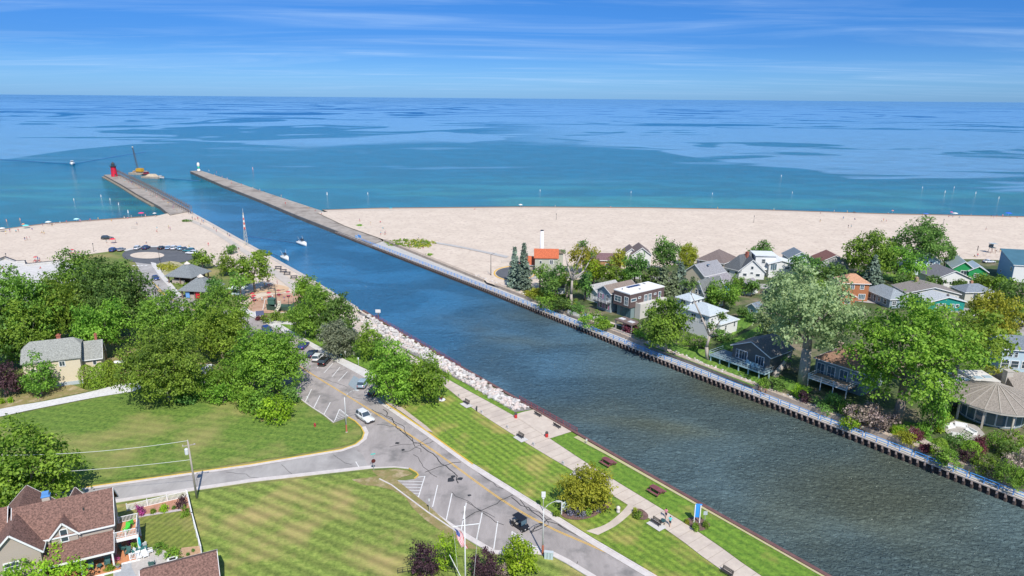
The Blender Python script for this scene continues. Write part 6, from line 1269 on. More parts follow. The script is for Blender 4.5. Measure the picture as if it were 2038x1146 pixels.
# ---- riprap
rng = np.random.default_rng(9); ico = bmesh.new(); bmesh.ops.create_icosphere(ico, subdivisions=1, radius=1); IV = np.array([v.co[:] for v in ico.verts]); IF = [[v.index for v in f.verts] for f in ico.faces]; ico.free()
mb = MB()
for k in range(900):
    s_ = rng.uniform(31, 106); t0 = -.7; t1 = interp(s_, [(31, -3.9), (44, -4.4), (60, -4.4), (80, -5.2), (106, -6.0)]); tt = rng.uniform(t1, t0); r = rng.uniform(.22, .62) if rng.random() < .8 else rng.uniform(.6, .85)
    p = W(s_, tt + tl(s_)); q = IV * (1 + rng.normal(size=(len(IV), 1)) * .16) * [r, r * rng.uniform(.6, 1), r * rng.uniform(.5, .8)]; a = rng.uniform(0, 6.28)
    q = np.stack([q[:, 0] * math.cos(a) - q[:, 1] * math.sin(a), q[:, 0] * math.sin(a) + q[:, 1] * math.cos(a), q[:, 2]], 1) + [p.x, p.y, rng.uniform(.05, .4)]
    mb.mi(int(rng.integers(0, 3))); mb.add(q.tolist(), IF)
mb.build('riprap', [mat('rock_pale', (.50, .47, .44), (.66, .63, .60), scale=2), mat('rock_grey', (.36, .34, .33), (.52, .50, .48), scale=2), mat('rock_warm', (.46, .38, .34), (.62, .54, .5), scale=2)])['kind'] = 'stuff'
mb = MB()
for k in range(420):   # rubble along the far wall and pier roots
    s_ = rng.uniform(-30, 125); p = W(s_, interp(s_, wallR) + .5 + rng.random() ** 1.5 * 1.5, ZR); r = rng.uniform(.12, .35)
    mb.mi(int(rng.integers(0, 3))); mb.add((IV * (1 + rng.normal(size=(len(IV), 1)) * .16) * [r, r, r * .7] + [p.x, p.y, ZR + .1]).tolist(), IF)
mb.build('rubble_stones', [MC['rock_pale'], MC['rock_grey'], MC['rock_warm']])['kind'] = 'stuff'
# ---- cars
TYRE = paint((.02, .02, .02), .8); RIM = paint((.45, .45, .46), .3, .8); LAMP = mat('headlamp', (.7, .7, .68), rough=.15, spec=.8); TAIL = mat('tail_lamp', (.45, .01, .01), rough=.2)
def car(label, col, loc, rz, kind='suv', name='parked_car', group=None):
    o = thing(name, label, 'car', loc, rz, group); m = mat('carpaint_%02x%02x%02x' % tuple(int(v * 255) for v in col), col, rough=.22, metal=.15, spec=.6)
    Lh, Wd = (2.35, .95) if kind == 'suv' else (2.3, .9); hood, belt, roof = (.98, 1.05, 1.72) if kind == 'suv' else (.80, .88, 1.42)
    st = [(-Lh, .45, belt * .80, .82), (-Lh + .12, .35, belt, .93), (-Lh * .45, .32, belt + .02, 1.0), (Lh * .28, .32, belt - .01, 1.0), (Lh * .45, .33, hood, .99), (Lh - .25, .35, hood * .90, .93), (Lh, .42, hood * .66, .80)]
    secs = [[(x, -Wd * k, z0), (x, -Wd * k, z0 + (z1 - z0) * .55), (x, -Wd * k * .93, z1), (x, Wd * k * .93, z1), (x, Wd * k, z0 + (z1 - z0) * .55), (x, Wd * k, z0)] for x, z0, z1, k in st]
    mb = MB(); mb.loft(secs); fixn(mb.build('body', m, o, True))
    xa, xb = (-Lh + .10, Lh * .30) if kind != 'sedan' else (-Lh + .55, Lh * .30); ra, rb = (xa + .28, xb - .75) if kind != 'sedan' else (xa + .65, xb - .75)
    mb = MB(); mb.loft([[(xa, -Wd * .92, belt - .03), (xb, -Wd * .92, belt - .03), (xb, Wd * .92, belt - .03), (xa, Wd * .92, belt - .03)], [(ra, -Wd * .74, roof - .05), (rb, -Wd * .74, roof - .05), (rb, Wd * .74, roof - .05), (ra, Wd * .74, roof - .05)]]); fixn(mb.build('windows', GLS, o))
    mb = MB(); mb.loft([[(ra - .04, -Wd * .76, roof - .06), (rb + .05, -Wd * .76, roof - .06), (rb + .05, Wd * .76, roof - .06), (ra - .04, Wd * .76, roof - .06)], [(ra + .08, -Wd * .66, roof + .02), (rb - .08, -Wd * .66, roof + .02), (rb - .08, Wd * .66, roof + .02), (ra + .08, Wd * .66, roof + .02)]])
    for y in (-1, 1):
        for x0, x1, r0, r1 in ((xb, xb, rb, rb), (xa, xa, ra, ra), ((xa + xb) / 2 - .1,) * 2 + ((ra + rb) / 2,) * 2): mb.bar((x0, y * Wd * .925, belt - .03), (r0, y * Wd * .75, roof - .05), .07, .05)
    fixn(mb.build('roof', m, o))
    for x in (-Lh * .62, Lh * .64):
        for y in (-1, 1):
            mb = MB(); mb.tube((x, y * (Wd - .20), .34), (x, y * (Wd + .01), .34), .34, .34, 14); wh = mb.build('wheel', TYRE, o); mb = MB(); mb.tube((x, y * (Wd - .02), .34), (x, y * (Wd + .03), .34), .2, .2, 10); mb.build('rim', RIM, wh)
    for y in (-1, 1):
        mb = MB(); mb.box((Lh - .12, y * Wd * .68, hood * .66), (.16, .34, .16)); mb.build('headlight', LAMP, o)
        mb = MB(); mb.box((-Lh + .02, y * Wd * .74, belt * .66), (.12, .16, .26)); mb.build('taillight', TAIL, o)
        mb = MB(); mb.box((xb - .15, y * (Wd + .08), belt), (.12, .18, .12)); mb.build('mirror', m, o)
    mb = MB(); mb.box((Lh - .02, 0, .32), (.12, Wd * 1.7, .18)); mb.box((-Lh + .02, 0, .32), (.14, Wd * 1.7, .2)); mb.box((Lh - .02, 0, hood * .52), (.1, Wd * .8, .14)); mb.build('bumper', DKM, o)
    return o
ROADD = pdir((760, 830), (870, 900))
car('white sport utility car driving down the road past the street lamp', (.78, .78, .77), P(727, 835), ROADD, 'suv', 'car')
ba = pdir((645, 742), (663, 722.5))
car('black sport utility car parked nearest the empty bays', (.012, .012, .014), P(646, 723), ba)
car('white sport utility car parked beside the black one under the maple', (.75, .75, .74), P(634, 715), ba)
car('dark blue car with red tail lamps, third in the row of parked cars', (.02, .03, .09), P(621, 707), ba, 'sedan')
car('dark blue car mostly hidden by leaves at the top of the parked row', (.03, .05, .22), P(604, 691), ba, 'sedan')
car('pale blue-grey sport utility car beside the blue hatched bay', (.36, .45, .52), P(724, 767), ba)
car('dark navy car in the shade of the round maple', (.02, .03, .08), P(745, 781), ba, 'sedan')
car('deep blue van parked along the street above the maple', (.015, .05, .22), P(533, 662), pdir((520, 650), (560, 680)), 'suv')
cl = [(226, 500, (.03, .08, .28), 'suv', 'dark blue car behind the tall tree at the left end of the beach parking'), (242, 499, (.35, .36, .38), 'sedan', 'silver car next to the dark blue one at the beach parking'), (275, 496, (.72, .74, .76), 'suv', 'white car parked alone left of the navy one at the roundabout'), (291.5, 495.5, (.03, .05, .14), 'suv', 'navy car right beside the white one at the roundabout'),
      (322, 495.5, (.02, .02, .025), 'sedan', 'black car first in the curved row at the roundabout'), (336, 495.5, (.35, .50, .68), 'sedan', 'light blue car second in the curved row'), (347.5, 496, (.75, .75, .75), 'suv', 'white car third in the curved row'), (357, 497, (.30, .48, .65), 'suv', 'sky blue car fourth in the curved row'),
      (367, 499, (.04, .06, .09), 'suv', 'charcoal car fifth in the curved row'), (376, 501.5, (.05, .22, .26), 'suv', 'teal car sixth in the curved row'), (382, 506, (.78, .78, .77), 'suv', 'white sport utility car at the right end of the curved row')]
for x, y, c_, k_, lb in cl: car(lb, c_, P(x, y, .03), R(95 if x < 350 else 125 if x < 372 else 175), k_, group='cars parked round the beach roundabout')
car('dark blue car driving down the beach road by the pavilion', (.03, .06, .20), P(310.5, 556), R(-50), 'sedan', 'car')
car('white car parked behind the pale metal roofs by the tall blue house', (.70, .72, .74), P(1968, 523), R(5), 'sedan')
car('white car on the street beside the yellow-green tree', (.72, .74, .76), P(2006, 628), R(10), 'suv')
o = car('dark open off-road vehicle parked alone on the left beach', (.04, .05, .05), P(214, 476), R(10), 'suv', 'beach_vehicle')
# golf cart
o = thing('golf_cart', 'black golf cart with canopy roof driving on the road', 'golf cart', P(1035, 1050), ROADD); BK = paint((.015, .016, .02), .3)
mb = MB(); mb.loft([[(-1.5, -.6, .35), (-1.5, .6, .35), (-1.5, .6, .75), (-1.5, -.6, .75)], [(-.9, -.62, .28), (-.9, .62, .28), (-.9, .62, .9), (-.9, -.62, .9)], [(-.1, -.62, .28), (-.1, .62, .28), (-.1, .62, .6), (-.1, -.62, .6)], [(.6, -.62, .28), (.6, .62, .28), (.6, .62, .55), (.6, -.62, .55)], [(1.0, -.6, .3), (1.0, .6, .3), (1.0, .6, .95), (1.0, -.6, .95)], [(1.5, -.5, .35), (1.5, .5, .35), (1.5, .5, .7), (1.5, -.5, .7)]]); fixn(mb.build('body', BK, o))
mb = MB(); mb.box((-.1, 0, 1.85), (2.1, 1.25, .07), tp=.94); mb.build('canopy', BK, o)
for x in (-1.0, .85):
    for y in (-.56, .56): mb = MB(); mb.bar((x, y, .8), (x * .9, y, 1.87), .05, .05); mb.build('canopy_post', BK, o)
mb = MB(); mb.box((-.45, 0, .62), (.55, 1.1, .14)); mb.box((-.75, 0, .75), (.14, 1.1, .45)); mb.box((-1.3, 0, .8), (.5, 1.1, .12)); mb.build('seat', paint((.35, .33, .30), .7), o)
mb = MB(); mb.face((.85, -.55, .95), (.85, .55, .95), (.78, .55, 1.8), (.78, -.55, 1.8)); mb.build('windshield', GLB, o)
for x in (-1.05, 1.05):
    for y in (-.62, .62): mb = MB(); mb.tube((x, y * .85, .27), (x, y * 1.1, .27), .27, .27, 12); wh = mb.build('wheel', TYRE, o); mb = MB(); mb.tube((x, y * 1.05, .27), (x, y * 1.12, .27), .15, .15, 10); mb.build('rim', RIM, wh)
for y in (-.35, .35): mb = MB(); mb.box((1.48, y, .55), (.08, .2, .12)); mb.build('headlight', LAMP, o)
# ---- lamps and poles
GAL = paint((.52, .52, .50), .5, .3)
def street_lamp(px, yb, ytop, ax, ay, label, dark=False, zb=0.0, r=.11, red=False):
    p = P(px, yb); Hh = hgt(p, ytop); o = thing('street_lamp', label, 'street lamp', p); m = DKM if dark else GAL; mp_ = mpp(p)
    mb = MB(); mb.tube((0, 0, 0), (0, 0, Hh), r * 1.3, r * .7, 10); mb.box((0, 0, 0), (.4, .4, .12)); mb.build('pole', m, o, True)
    if red: mb = MB(); mb.tube((0, 0, .12), (0, 0, 1.6), r * 1.5, r * 1.4, 10); mb.build('base_cover', paint((.45, .14, .08), .7), o)
    dxm = (ax - px) * mp_; e = Vector((dxm * .93, abs(dxm) * .35, (ytop - ay) * mp_ * .9))
    mb = MB(); pts_ = [Vector((0, 0, Hh - .1)), Vector((e.x * .35, e.y * .35, Hh + e.z * .62)), Vector((e.x * .7, e.y * .7, Hh + e.z * .95)), Vector((e.x, e.y, Hh + e.z))]
    for a, b in zip(pts_, pts_[1:]): mb.tube(a, b, .05, .05, 6)
    mb.build('arm', m, o, True); mb = MB(); mb.loft([[(e.x - .1, e.y - .1, Hh + e.z - .08), (e.x - .1, e.y + .1, Hh + e.z - .08), (e.x - .1, e.y + .1, Hh + e.z + .08), (e.x - .1, e.y - .1, Hh + e.z + .08)], [(e.x + .3, e.y - .16, Hh + e.z - .1), (e.x + .3, e.y + .16, Hh + e.z - .1), (e.x + .3, e.y + .1, Hh + e.z + .1), (e.x + .3, e.y - .1, Hh + e.z + .1)], [(e.x + .7, e.y - .08, Hh + e.z - .08), (e.x + .7, e.y + .08, Hh + e.z - .08), (e.x + .7, e.y + .05, Hh + e.z + .03), (e.x + .7, e.y - .05, Hh + e.z + .03)]])
    fixn(mb.build('lamp_head', GAL, o)); return o
street_lamp(690, 860, 790, 711, 778, 'galvanised street lamp standing at the hatched corner of the upper parking bays', red=True)
street_lamp(1080, 1104, 1012, 1105, 1001, 'galvanised street lamp beside the utility box at the road edge', red=True)
street_lamp(977, 547, 507, 986, 504, 'dark street lamp on the sand beside the street loop', dark=True)
def post_lamp(px, yb, yt, label):
    p = P(px, yb); Hh = hgt(p, yt); o = thing('post_lamp', label, 'lamp post', p); mb = MB(); mb.tube((0, 0, 0), (0, 0, Hh - .5), .09, .06, 8); mb.build('pole', DKM, o, True); mb = MB(); mb.lathe([(.08, Hh - .55), (.22, Hh - .2), (.18, Hh), (.05, Hh + .1)], 10); mb.build('lamp_head', paint((.10, .10, .10), .3), o)
for x, yb, yt, lb in [(187, 501, 484, 'dark lamp post on the sand behind the tall tree'), (12.5, 513, 504, 'dark lamp post on the roof edge at the far left beach'), (318, 519, 491, 'dark lamp post beside the roundabout island'), (322.5, 543, 519, 'dark lamp post on the beach road sidewalk'), (369.5, 584, 559, 'dark lamp post at the corner of the nearer pavilion'), (262, 694, 665, 'dark lamp post on the lawn behind the information board'), (114, 511, 502, 'short dark post on the sand left of the tall trees'), (1107, 437, 425, 'thin dark post standing alone on the right beach'), (1500, 443, 429, 'thin dark pole in the middle of the right beach'), (1877, 448, 436, 'thin dark pole on the right beach beyond the tallest tree')]: post_lamp(x, yb, yt, lb)
o = thing('light_pole', 'slim pole with a pale box light standing on the verge behind the street lamp', 'light pole', P(1081, 1017)); Hh = hgt(P(1081, 1017), 988)
mb = MB(); mb.tube((0, 0, 0), (0, 0, Hh), .06, .05, 8); mb.build('pole', GAL, o, True); mb = MB(); mb.box((0, 0, Hh), (.62, .5, .7)); mb.build('lamp_box', paint((.70, .70, .70), .4), o); mb = MB(); mb.box((0, 0, Hh - .35), (.3, .28, .35)); mb.build('bracket', paint((.75, .75, .75), .4), o)
# utility pole with transformer and wires
p = P(392, 992); p2 = P(30, 1020); o = thing('utility_pole', 'weathered wooden utility pole with transformer beside the side street', 'utility pole', p); PW = mat('pole_wood', (.28, .24, .20), (.42, .38, .33), scale=2, stretch=(4, 4, .4))
mb = MB(); mb.tube((0, 0, 0), (-.25, 0, 10.1), .17, .12, 10); mb.build('pole', PW, o, True)
mb = MB(); mb.bar((-1.2, 0, 9.2), (.8, .25, 9.5), .1, .12); mb.build('crossarm', PW, o)
mb = MB(); mb.lathe([(.26, 7.9), (.28, 8.0), (.28, 8.8), (.2, 8.9)], 12, (-.6, -.1, 0)); mb.build('transformer', paint((.62, .64, .65), .4), o)
for x, z in ((-1.1, 9.25), (.7, 9.5), (-.25, 10.1)): mb = MB(); mb.lathe([(.05, 0), (.08, .08), (.04, .25)], 8, (x, 0, z)); mb.build('insulator', paint((.55, .5, .48), .3), o)
o2 = thing('utility_pole', 'wooden utility pole mostly hidden inside the large left tree', 'utility pole', p2); mb = MB(); mb.tube((0, 0, 0), (0, 0, 10), .17, .12, 10); mb.build('pole', PW, o2, True)
for z0, z1, sag, lb in ((10.2, 9.8, .6, 'upper pale power line over the side street'), (6.9, 6.6, .35, 'lower pale cable over the side street')):
    c_ = thing('power_line', lb, 'power line', p); mb = MB(); d = p2 - p; last = None
    for k in range(21): f = k / 20; q = Vector((d.x * f - .25 * (1 - f), d.y * f, z0 + (z1 - z0) * f - 4 * sag * f * (1 - f))); (mb.tube(last, q, .035, .035, 4) if last is not None else None); last = q
    mb.build('wire', paint((.55, .58, .55), .6), c_)
# street sign, small signs and posts
def signpost(px, yb, yt, label, col=(.6, .6, .6), w_=.45, h_=.6, rz=0., n=1, name='sign_post', pc=None):
    p = P(px, yb); Hh = hgt(p, yt); o = thing(name, label, 'sign', p, R(rz)); mb = MB(); mb.tube((0, 0, 0), (0, 0, Hh), .045, .045, 6); mb.build('post', pc or GAL, o); mb = MB(); mb.box((0, -.06, Hh - h_), (w_, .03, h_)); mb.build('panel', paint(col, .4), o); return o
o = signpost(744, 936, 902, 'street corner pole with a small teal name sign and a red stop sign', (.10, .50, .45), .8, .2, 20); mb = MB(); mb.lathe([(.38, 0), (.38, .03)], 8); q = MB(); q.add([(v[0], -.09 - v[2], v[1] + hgt(P(744, 936), 902) - 1.4) for v in mb.v], mb.f); q.build('stop_panel', paint((.10, .02, .02), .5), o); mb = MB(); mb.box((0, .0, hgt(P(744, 936), 902) - .5), (.03, .8, .18)); mb.build('cross_panel', paint((.10, .50, .45), .4), o)
for a in [(855, 1019, 992, 'small grey parking sign on a post at the left kerb of the lower lot', (.55, .56, .56), .3, .45), (613, 803, 788, 'short parking sign on a post at the left kerb of the upper bays', (.7, .7, .7), .3, .45), (579, 655, 643, 'slim white sign post on the strip of lawn, farthest up the sidewalk', (.7, .7, .7), .3, .45), (609, 673, 658, 'white sign post on the lawn left of the crabapple', (.72, .72, .7), .3, .5),
          (688, 715, 698, 'sign post in front of the crabapple, left', (.7, .7, .7), .3, .5), (679, 711, 702, 'small turquoise sign in front of the crabapple', (.15, .5, .5), .35, .5), (714, 730, 711, 'sign post at the lower end of the sidewalk lawn', (.6, .65, .65), .3, .5), (637, 685, 671, 'short white post on the lawn beside the crabapple', (.75, .75, .75), .2, .4), (548, 633, 622, 'white sign post in the hedge before the play area', (.75, .75, .75), .3, .5),
          (1402, 1041, 1017, 'small grey sign on a slim post beside the blue banner sign', (.45, .50, .52), .6, .62), (1167, 884, 873, 'stubby white post at the quay edge below the plaza', (.6, .6, .6), .3, .4), (705, 711, 703, 'white mailbox-like sign in the red flower patch by the maple', (.75, .75, .75), .4, .3), (1943, 510, 489, 'tall white post with dark top on the right beach', (.03, .03, .03), .3, 2.0), (127, 738, 718, 'white post', (.7, .7, .7), .1, .1)][:-1]:
    signpost(a[0], a[1], a[2], a[3], a[4], a[5], a[6], 0)
# dolphin sign standing in the channel
o = thing('channel_sign', 'white sign board on a pile standing out of the channel water', 'sign', P(753, 632)); mb = MB(); mb.tube((0, 0, -1.5), (0, 0, 2.0), .16, .14, 8); mb.build('pile', paint((.18, .12, .10), .8), o); mb = MB(); mb.box((0, -.1, 1.6), (1.5, .1, .95)); mb.build('board', paint((.78, .76, .72), .5), o)
mb = MB(); mb.tube((-.35, 0, 1.2), (-.35, 0, 1.7), .05); mb.tube((.35, 0, 1.2), (.35, 0, 1.7), .05); mb.build('bracket', GAL, o)
# information kiosk, park sign, blue banner sign
o = thing('information_board', 'roofed information board on posts beside the gravel drive', 'information board', P(240, 738), R(5)); mb = MB()
for x in (-.8, .8): mb.box((x, 0, 0), (.25, .25, 2.2))
mb.build('posts', paint((.30, .25, .23), .8), o); mb = MB(); mb.box((0, 0, 1.2), (1.9, .15, 1.0)); mb.build('board', paint((.22, .18, .16), .7), o); mb = MB(); mb.box((0, 0, 2.2), (2.6, 1.3, .3), tp=.8, tpy=.3); mb.build('roof', paint((.62, .62, .60), .6), o)
o = thing('park_sign', 'white park sign board on white posts in the mulched flower bed', 'sign', P(1124, 1022), R(35)); mb = MB(); mb.box((0, -.06, .8), (1.15, .08, 1.35)); bd = mb.build('board', paint((.62, .70, .70), .5), o)
mb = MB()
for k in range(6): mb.box((-.06 + .05 * (k % 3), -.115, 1.9 - k * .17), (.75 - .13 * (k % 3), .01, .05))
mb.box((.2, -.115, 1.98), (.28, .01, .12)); mb.build('writing_lines', paint((.10, .25, .32), .6), bd)
for x in (-.66, .66): mb = MB(); mb.box((x, 0, 0), (.13, .13, 2.35)); mb.build('post', WHT, o)
o = thing('banner_sign', 'tall blue sign with curved edge on two white posts beside the promenade', 'sign', P(1386, 1041), R(-8)); H_ = hgt(P(1386, 1041), 1003)
mb = MB(); pr_ = [(-.42, 1.0), (.35, 1.0), (.35, H_ - .35), (.62, H_ - .15), (.62, H_), (-.3, H_), (-.42, H_ - .3), (-.50, H_ - 1.1)]; mb.loft([[(x, .02, z) for x, z in pr_], [(x, .10, z) for x, z in pr_]]); fixn(mb.build('panel', paint((.04, .30, .75), .4), o))
for x in (-.38, .42): mb = MB(); mb.box((x, -.06, 0), (.13, .12, H_ - .15)); mb.build('post', WHT, o)
o = thing('memorial_stone', 'pale carved stone marker beside the curved path', 'stone', P(1230, 1020)); mb = MB(); mb.lathe([(.32, 0), (.30, .35), (.22, .55), (.34, .75), (.30, 1.0), (.12, 1.15)], 10); mb.build('stone', mat('stone_pale', (.55, .50, .46), (.68, .63, .6), scale=4), o, True)
o = thing('utility_cabinet', 'pale blue-grey ribbed utility cabinet at the road edge by the street lamp', 'utility cabinet', P(1092, 1112), R(-10))
for x in (-.42, 0, .42): mb = MB(); mb.box((x, 0, 0), (.36, .45, 1.1)); mb.build('door_panel', paint((.45, .55, .58), .5), o)
mb = MB(); mb.box((0, 0, 1.1), (1.3, .5, .08)); mb.build('lid', paint((.5, .55, .56), .5), o)
o = thing('fire_hydrant', 'dark red hydrant-like object alone on the field lawn', 'hydrant', P(627, 849)); mb = MB(); mb.lathe([(.2, 0), (.2, .08), (.14, .1), (.15, .6), (.18, .62), (.1, .8)], 10); mb.tube((-.25, 0, .45), (.25, 0, .45), .08); mb.build('body', paint((.40, .03, .05), .5), o)
# ---- flag and flagpole
fp = P(927, 1205); Hf = hgt(fp, 1007); o = thing('flagpole', 'white nautical flagpole with cross yard at the bottom centre', 'flagpole', fp); mb = MB(); mb.tube((0, 0, 0), (0, 0, Hf), .11, .05, 10); mb.build('pole', WHT, o, True)
yz = Hf - 2.75; mb = MB(); mb.tube((-1.45, 0, yz - .12), (1.75, 0, yz + .32), .05, .05, 8); mb.build('yard', WHT, o)
for x, z in ((1.7, yz + .3), ): 
    mb = MB(); mb.tube((1.7, 0, yz + .3), (.7, .3, 0.1), .02, .02, 4); mb.build('stay', WHT, o)
mb = MB(); mb.tube((-1.4, 0, yz - .1), (-.6, .3, .1), .015, .015, 4); mb.build('halyard', WHT, o)
mb = MB(); mb.tube((-1.9, -.2, yz - 4.0), (-.2, 0, yz - 8.2), .05, .05, 6); mb.build('gaff', WHT, o)
fo = thing('flag', 'american flag drooping from the left end of the flagpole yard', 'flag', (fp.x - 1.35, fp.y, fp.z + yz - .35)); NU, NV = 52, 39; me_v = []; fw = []
for i in range(NU + 1):
    for j in range(NV + 1):
        u, v = i / NU * 2.9, j / NV * 1.55; fold = .13 * math.sin(v * 6.2 + u * 1.4) * min(1, u * .9 + .35)
        me_v.append((v * .55 + u * .28 + .06 * math.sin(u * 3), .25 * v + fold + .15 * math.sin(u * 2.1), -.42 * v - u * .88))
mb = MB(); mb.v = me_v
for i in range(NU):
    for j in range(NV):
        a = i * (NV + 1) + j; mb.f.append([a, a + 1, a + NV + 2, a + NV + 1]); st_ = int(j / 3); canton = i < NU * .4 and st_ < 7
        star = canton and (i % 4 == 1) and (j % 3 == 1); mb.m.append(1 if star else 2 if canton else (0 if st_ % 2 == 0 else 1))
mb.build('cloth', [paint((.55, .02, .04), .8), paint((.78, .78, .78), .8), paint((.02, .05, .28), .8)], fo, True)
# arched white railing at the bottom
o = thing('curved_fence', 'low curved metal fence at the bottom edge under the flagpole', 'fence', P(850, 1143)); mb = MB(); last = None
for k in range(13):
    q = P(792 + k * 10, 1143 - 7 * math.sin(k / 12 * math.pi)) - P(850, 1143); mb.box((q.x, q.y, 0), (.05, .05, 1.0))
    if last is not None: mb.bar((last.x, last.y, .95), (q.x, q.y, .95), .05, .05); mb.bar((last.x, last.y, .3), (q.x, q.y, .3), .04, .04)
    last = q
mb.build('rails', DKM, o)
# ---- benches, bins, picnic tables
def bench(px, y, rz, label, m=None, pad=True, w_=1.7):
    m = m or DKM; p = P(px, y); o = thing('park_bench', label, 'bench', p, rz); mb = MB()
    for k in range(4): mb.box((0, -.22 + k * .13, .43), (w_, .10, .04))
    mb.build('seat', m, o); mb = MB()
    for k in range(4): mb.box((0, .27 + k * .03, .52 + k * .12), (w_, .03, .09))
    mb.build('backrest', m, o)
    for x in (-w_ / 2 + .1, w_ / 2 - .1):
        mb = MB(); mb.box((x, -.22, 0), (.06, .06, .45)); mb.build('leg', m, o); mb = MB(); mb.box((x, .26, 0), (.06, .06, .95)); mb.build('leg', m, o); mb = MB(); mb.box((x, 0, .66), (.05, .55, .04)); mb.box((x, -.22, .45), (.05, .05, .22)); mb.build('armrest', m, o)
    return o
al = R(127.3)
for x, y, a, lb in [(1071, 828, al, 'dark bench on the small plaza nearest the riprap'), (1109, 851, al, 'dark bench on the small plaza nearest the red railing end'), (1035, 871, al + math.pi, 'dark bench on a pad at the inland edge of the promenade opposite the plaza'), (928, 804, al + math.pi, 'dark bench on a pale pad beside the mown verge'), (1305, 1044, al + math.pi, 'dark bench on a pale pad near the flower bed and walkers'), (1446, 1144, al + math.pi, 'dark bench at the bottom edge of the promenade'), (716, 624, al, 'small dark bench on the sandy bank above the riprap, farther'), (731, 635, al, 'small dark bench on the sandy bank above the riprap, nearer'), (1151, 946, al + math.pi, 'bench half hidden beside the flower bed tree')]: bench(x, y, a, lb)
mb = MB()
for s_, t_ in ((13.2, -10.9), (36.5, -10.9), (-10.8, -10.5), (6.0, -10.6)): pass
for px, y in ((1036, 874), (928, 807), (1306, 1047), (1151, 949)):
    c0 = P(px, y); sp_ = [c0 + AX * a + BX * b for a, b in ((-1.3, -.8), (1.3, -.8), (1.3, .9), (-1.3, .9))]; sheet('bench_pad', [Vector((v.x, v.y, 0)) for v in sp_], WHITEC, z=Z3)
def bin_(px, y, label):
    o = thing('litter_bin', label, 'litter bin', P(px, y)); mb = MB(); mb.lathe([(.26, 0), (.3, .1), (.3, .8), (.28, .85)], 14); mb.build('body', paint((.50, .03, .03), .5), o, True); mb = MB(); mb.lathe([(.31, .85), (.3, .95), (.2, 1.15), (.08, 1.2)], 14); mb.build('lid', DKM, o, True)
bin_(1026.5, 832, 'red litter bin with black lid at the end of the riprap'); bin_(1088, 870, 'red litter bin with black lid at the lower corner of the plaza')
def marker(px, y, label):
    o = thing('granite_marker', label, 'marker', P(px, y), al); mb = MB(); mb.box((0, 0, 0), (.9, .5, .18)); mb.build('base', CONC, o); mb = MB(); mb.box((0, .05, .18), (.5, .25, .4), tp=.8); mb.build('block', mat('granite', (.38, .36, .36), (.5, .48, .48), scale=8), o)
for x, y, lb in [(949, 815, 'small stone marker beside the dark post on the verge'), (959, 822, 'low pale stone marker on the verge'), (1010, 852, 'small stone marker before the verge bench'), (1062, 886, 'small stone marker past the verge bench'), (1121, 924, 'small stone marker near the flower bed tree'), (914, 789, 'small stone marker near the top of the promenade'), (1144, 943, 'small stone marker tight behind the flower bed tree')]: marker(x, y, lb)
o = thing('bollard', 'black post with angled top beside the promenade', 'bollard', P(949, 818)); mb = MB(); mb.lathe([(.12, 0), (.1, .8), (.16, .85), (.12, 1.1)], 10); mb.build('post', DKM, o)
o = thing('sculpture', 'small blue and red sculpture on a white round base under the maple', 'sculpture', P(879, 796)); mb = MB(); mb.lathe([(.8, 0), (.8, .12)], 16); mb.build('base', WHT, o); mb = MB(); mb.loft([[(-.5, -.1, .5), (-.5, .1, .5), (-.5, .1, .8), (-.5, -.1, .8)], [(0, -.25, .3), (0, .25, .3), (0, .25, 1.0), (0, -.25, 1.0)], [(.3, -.1, .8), (.3, .1, .8), (.3, .1, 1.4), (.3, -.1, 1.4)]]); mb.build('figure', paint((.55, .12, .10), .4), o); mb = MB(); mb.lathe([(.1, .2), (.25, .6), (.1, 1.1)], 8, (-.45, .1, 0)); mb.build('blue_figure', paint((.05, .15, .55), .4), o)
def picnic(px, y, rz, label, m, s=1.0, name='picnic_table', group=None):
    o = thing(name, label, 'picnic table', P(px, y), rz, group, (s,) * 3); mb = MB()
    for k in range(5): mb.box((0, -.32 + k * .16, .74), (1.9, .14, .05))
    mb.build('tabletop', m, o)
    for yy in (-.75, .75): mb = MB(); mb.box((0, yy, .43), (1.9, .28, .05)); mb.build('bench_seat', m, o)
    for x in (-.7, .7):
        mb = MB(); mb.bar((x, -.25, .74), (x, -.7, 0), .09, .05); mb.bar((x, .25, .74), (x, .7, 0), .09, .05); mb.bar((x, -.8, .4), (x, .8, .4), .05, .09); mb.build('leg_frame', m, o)
MRN = mat('maroon_boards', (.17, .05, .06), (.25, .09, .10), scale=2, rough=.7)
picnic(1210, 925, al, 'maroon picnic table on the quayside lawn, nearer the plaza', MRN, 1.25); picnic(1306, 982, al, 'maroon picnic table on the quayside lawn, nearer the blue sign', MRN, 1.25)
for x, y, lb in [(554, 535, 'dark picnic table on the sandy quay, farthest of four'), (564, 541.5, 'dark picnic table on the sandy quay, second of four'), (571.5, 546.5, 'dark picnic table on the sandy quay, third of four'), (585, 554, 'dark picnic table on the sandy quay, nearest of four')]: picnic(x, y, R(8), lb, DKM, 1.25, group='dark picnic tables on the sandy quay')
def round_set(px, y, label, col=(.55, .03, .07), s=.95):
    o = thing('umbrella_table', label, 'table', P(px, y), sc=(s,) * 3); m = paint(col, .6); mb = MB(); mb.lathe([(.55, .7), (.55, .75)], 12); mb.build('tabletop', m, o); mb = MB(); mb.tube((0, 0, 0), (0, 0, 2.2), .04); mb.build('pole', WHT, o)
    mb = MB(); mb.lathe([(.8, 1.95), (.78, 1.99), (.45, 2.15), (.04, 2.3)], 8); mb.build('canopy', m, o)
    for k in range(4): a = k * math.pi / 2 + .4; mb = MB(); mb.lathe([(.2, .42), (.2, .46)], 8, (math.cos(a), math.sin(a), 0)); mb.tube((math.cos(a), math.sin(a), 0), (math.cos(a), math.sin(a), .42), .04); mb.build('stool', m, o)
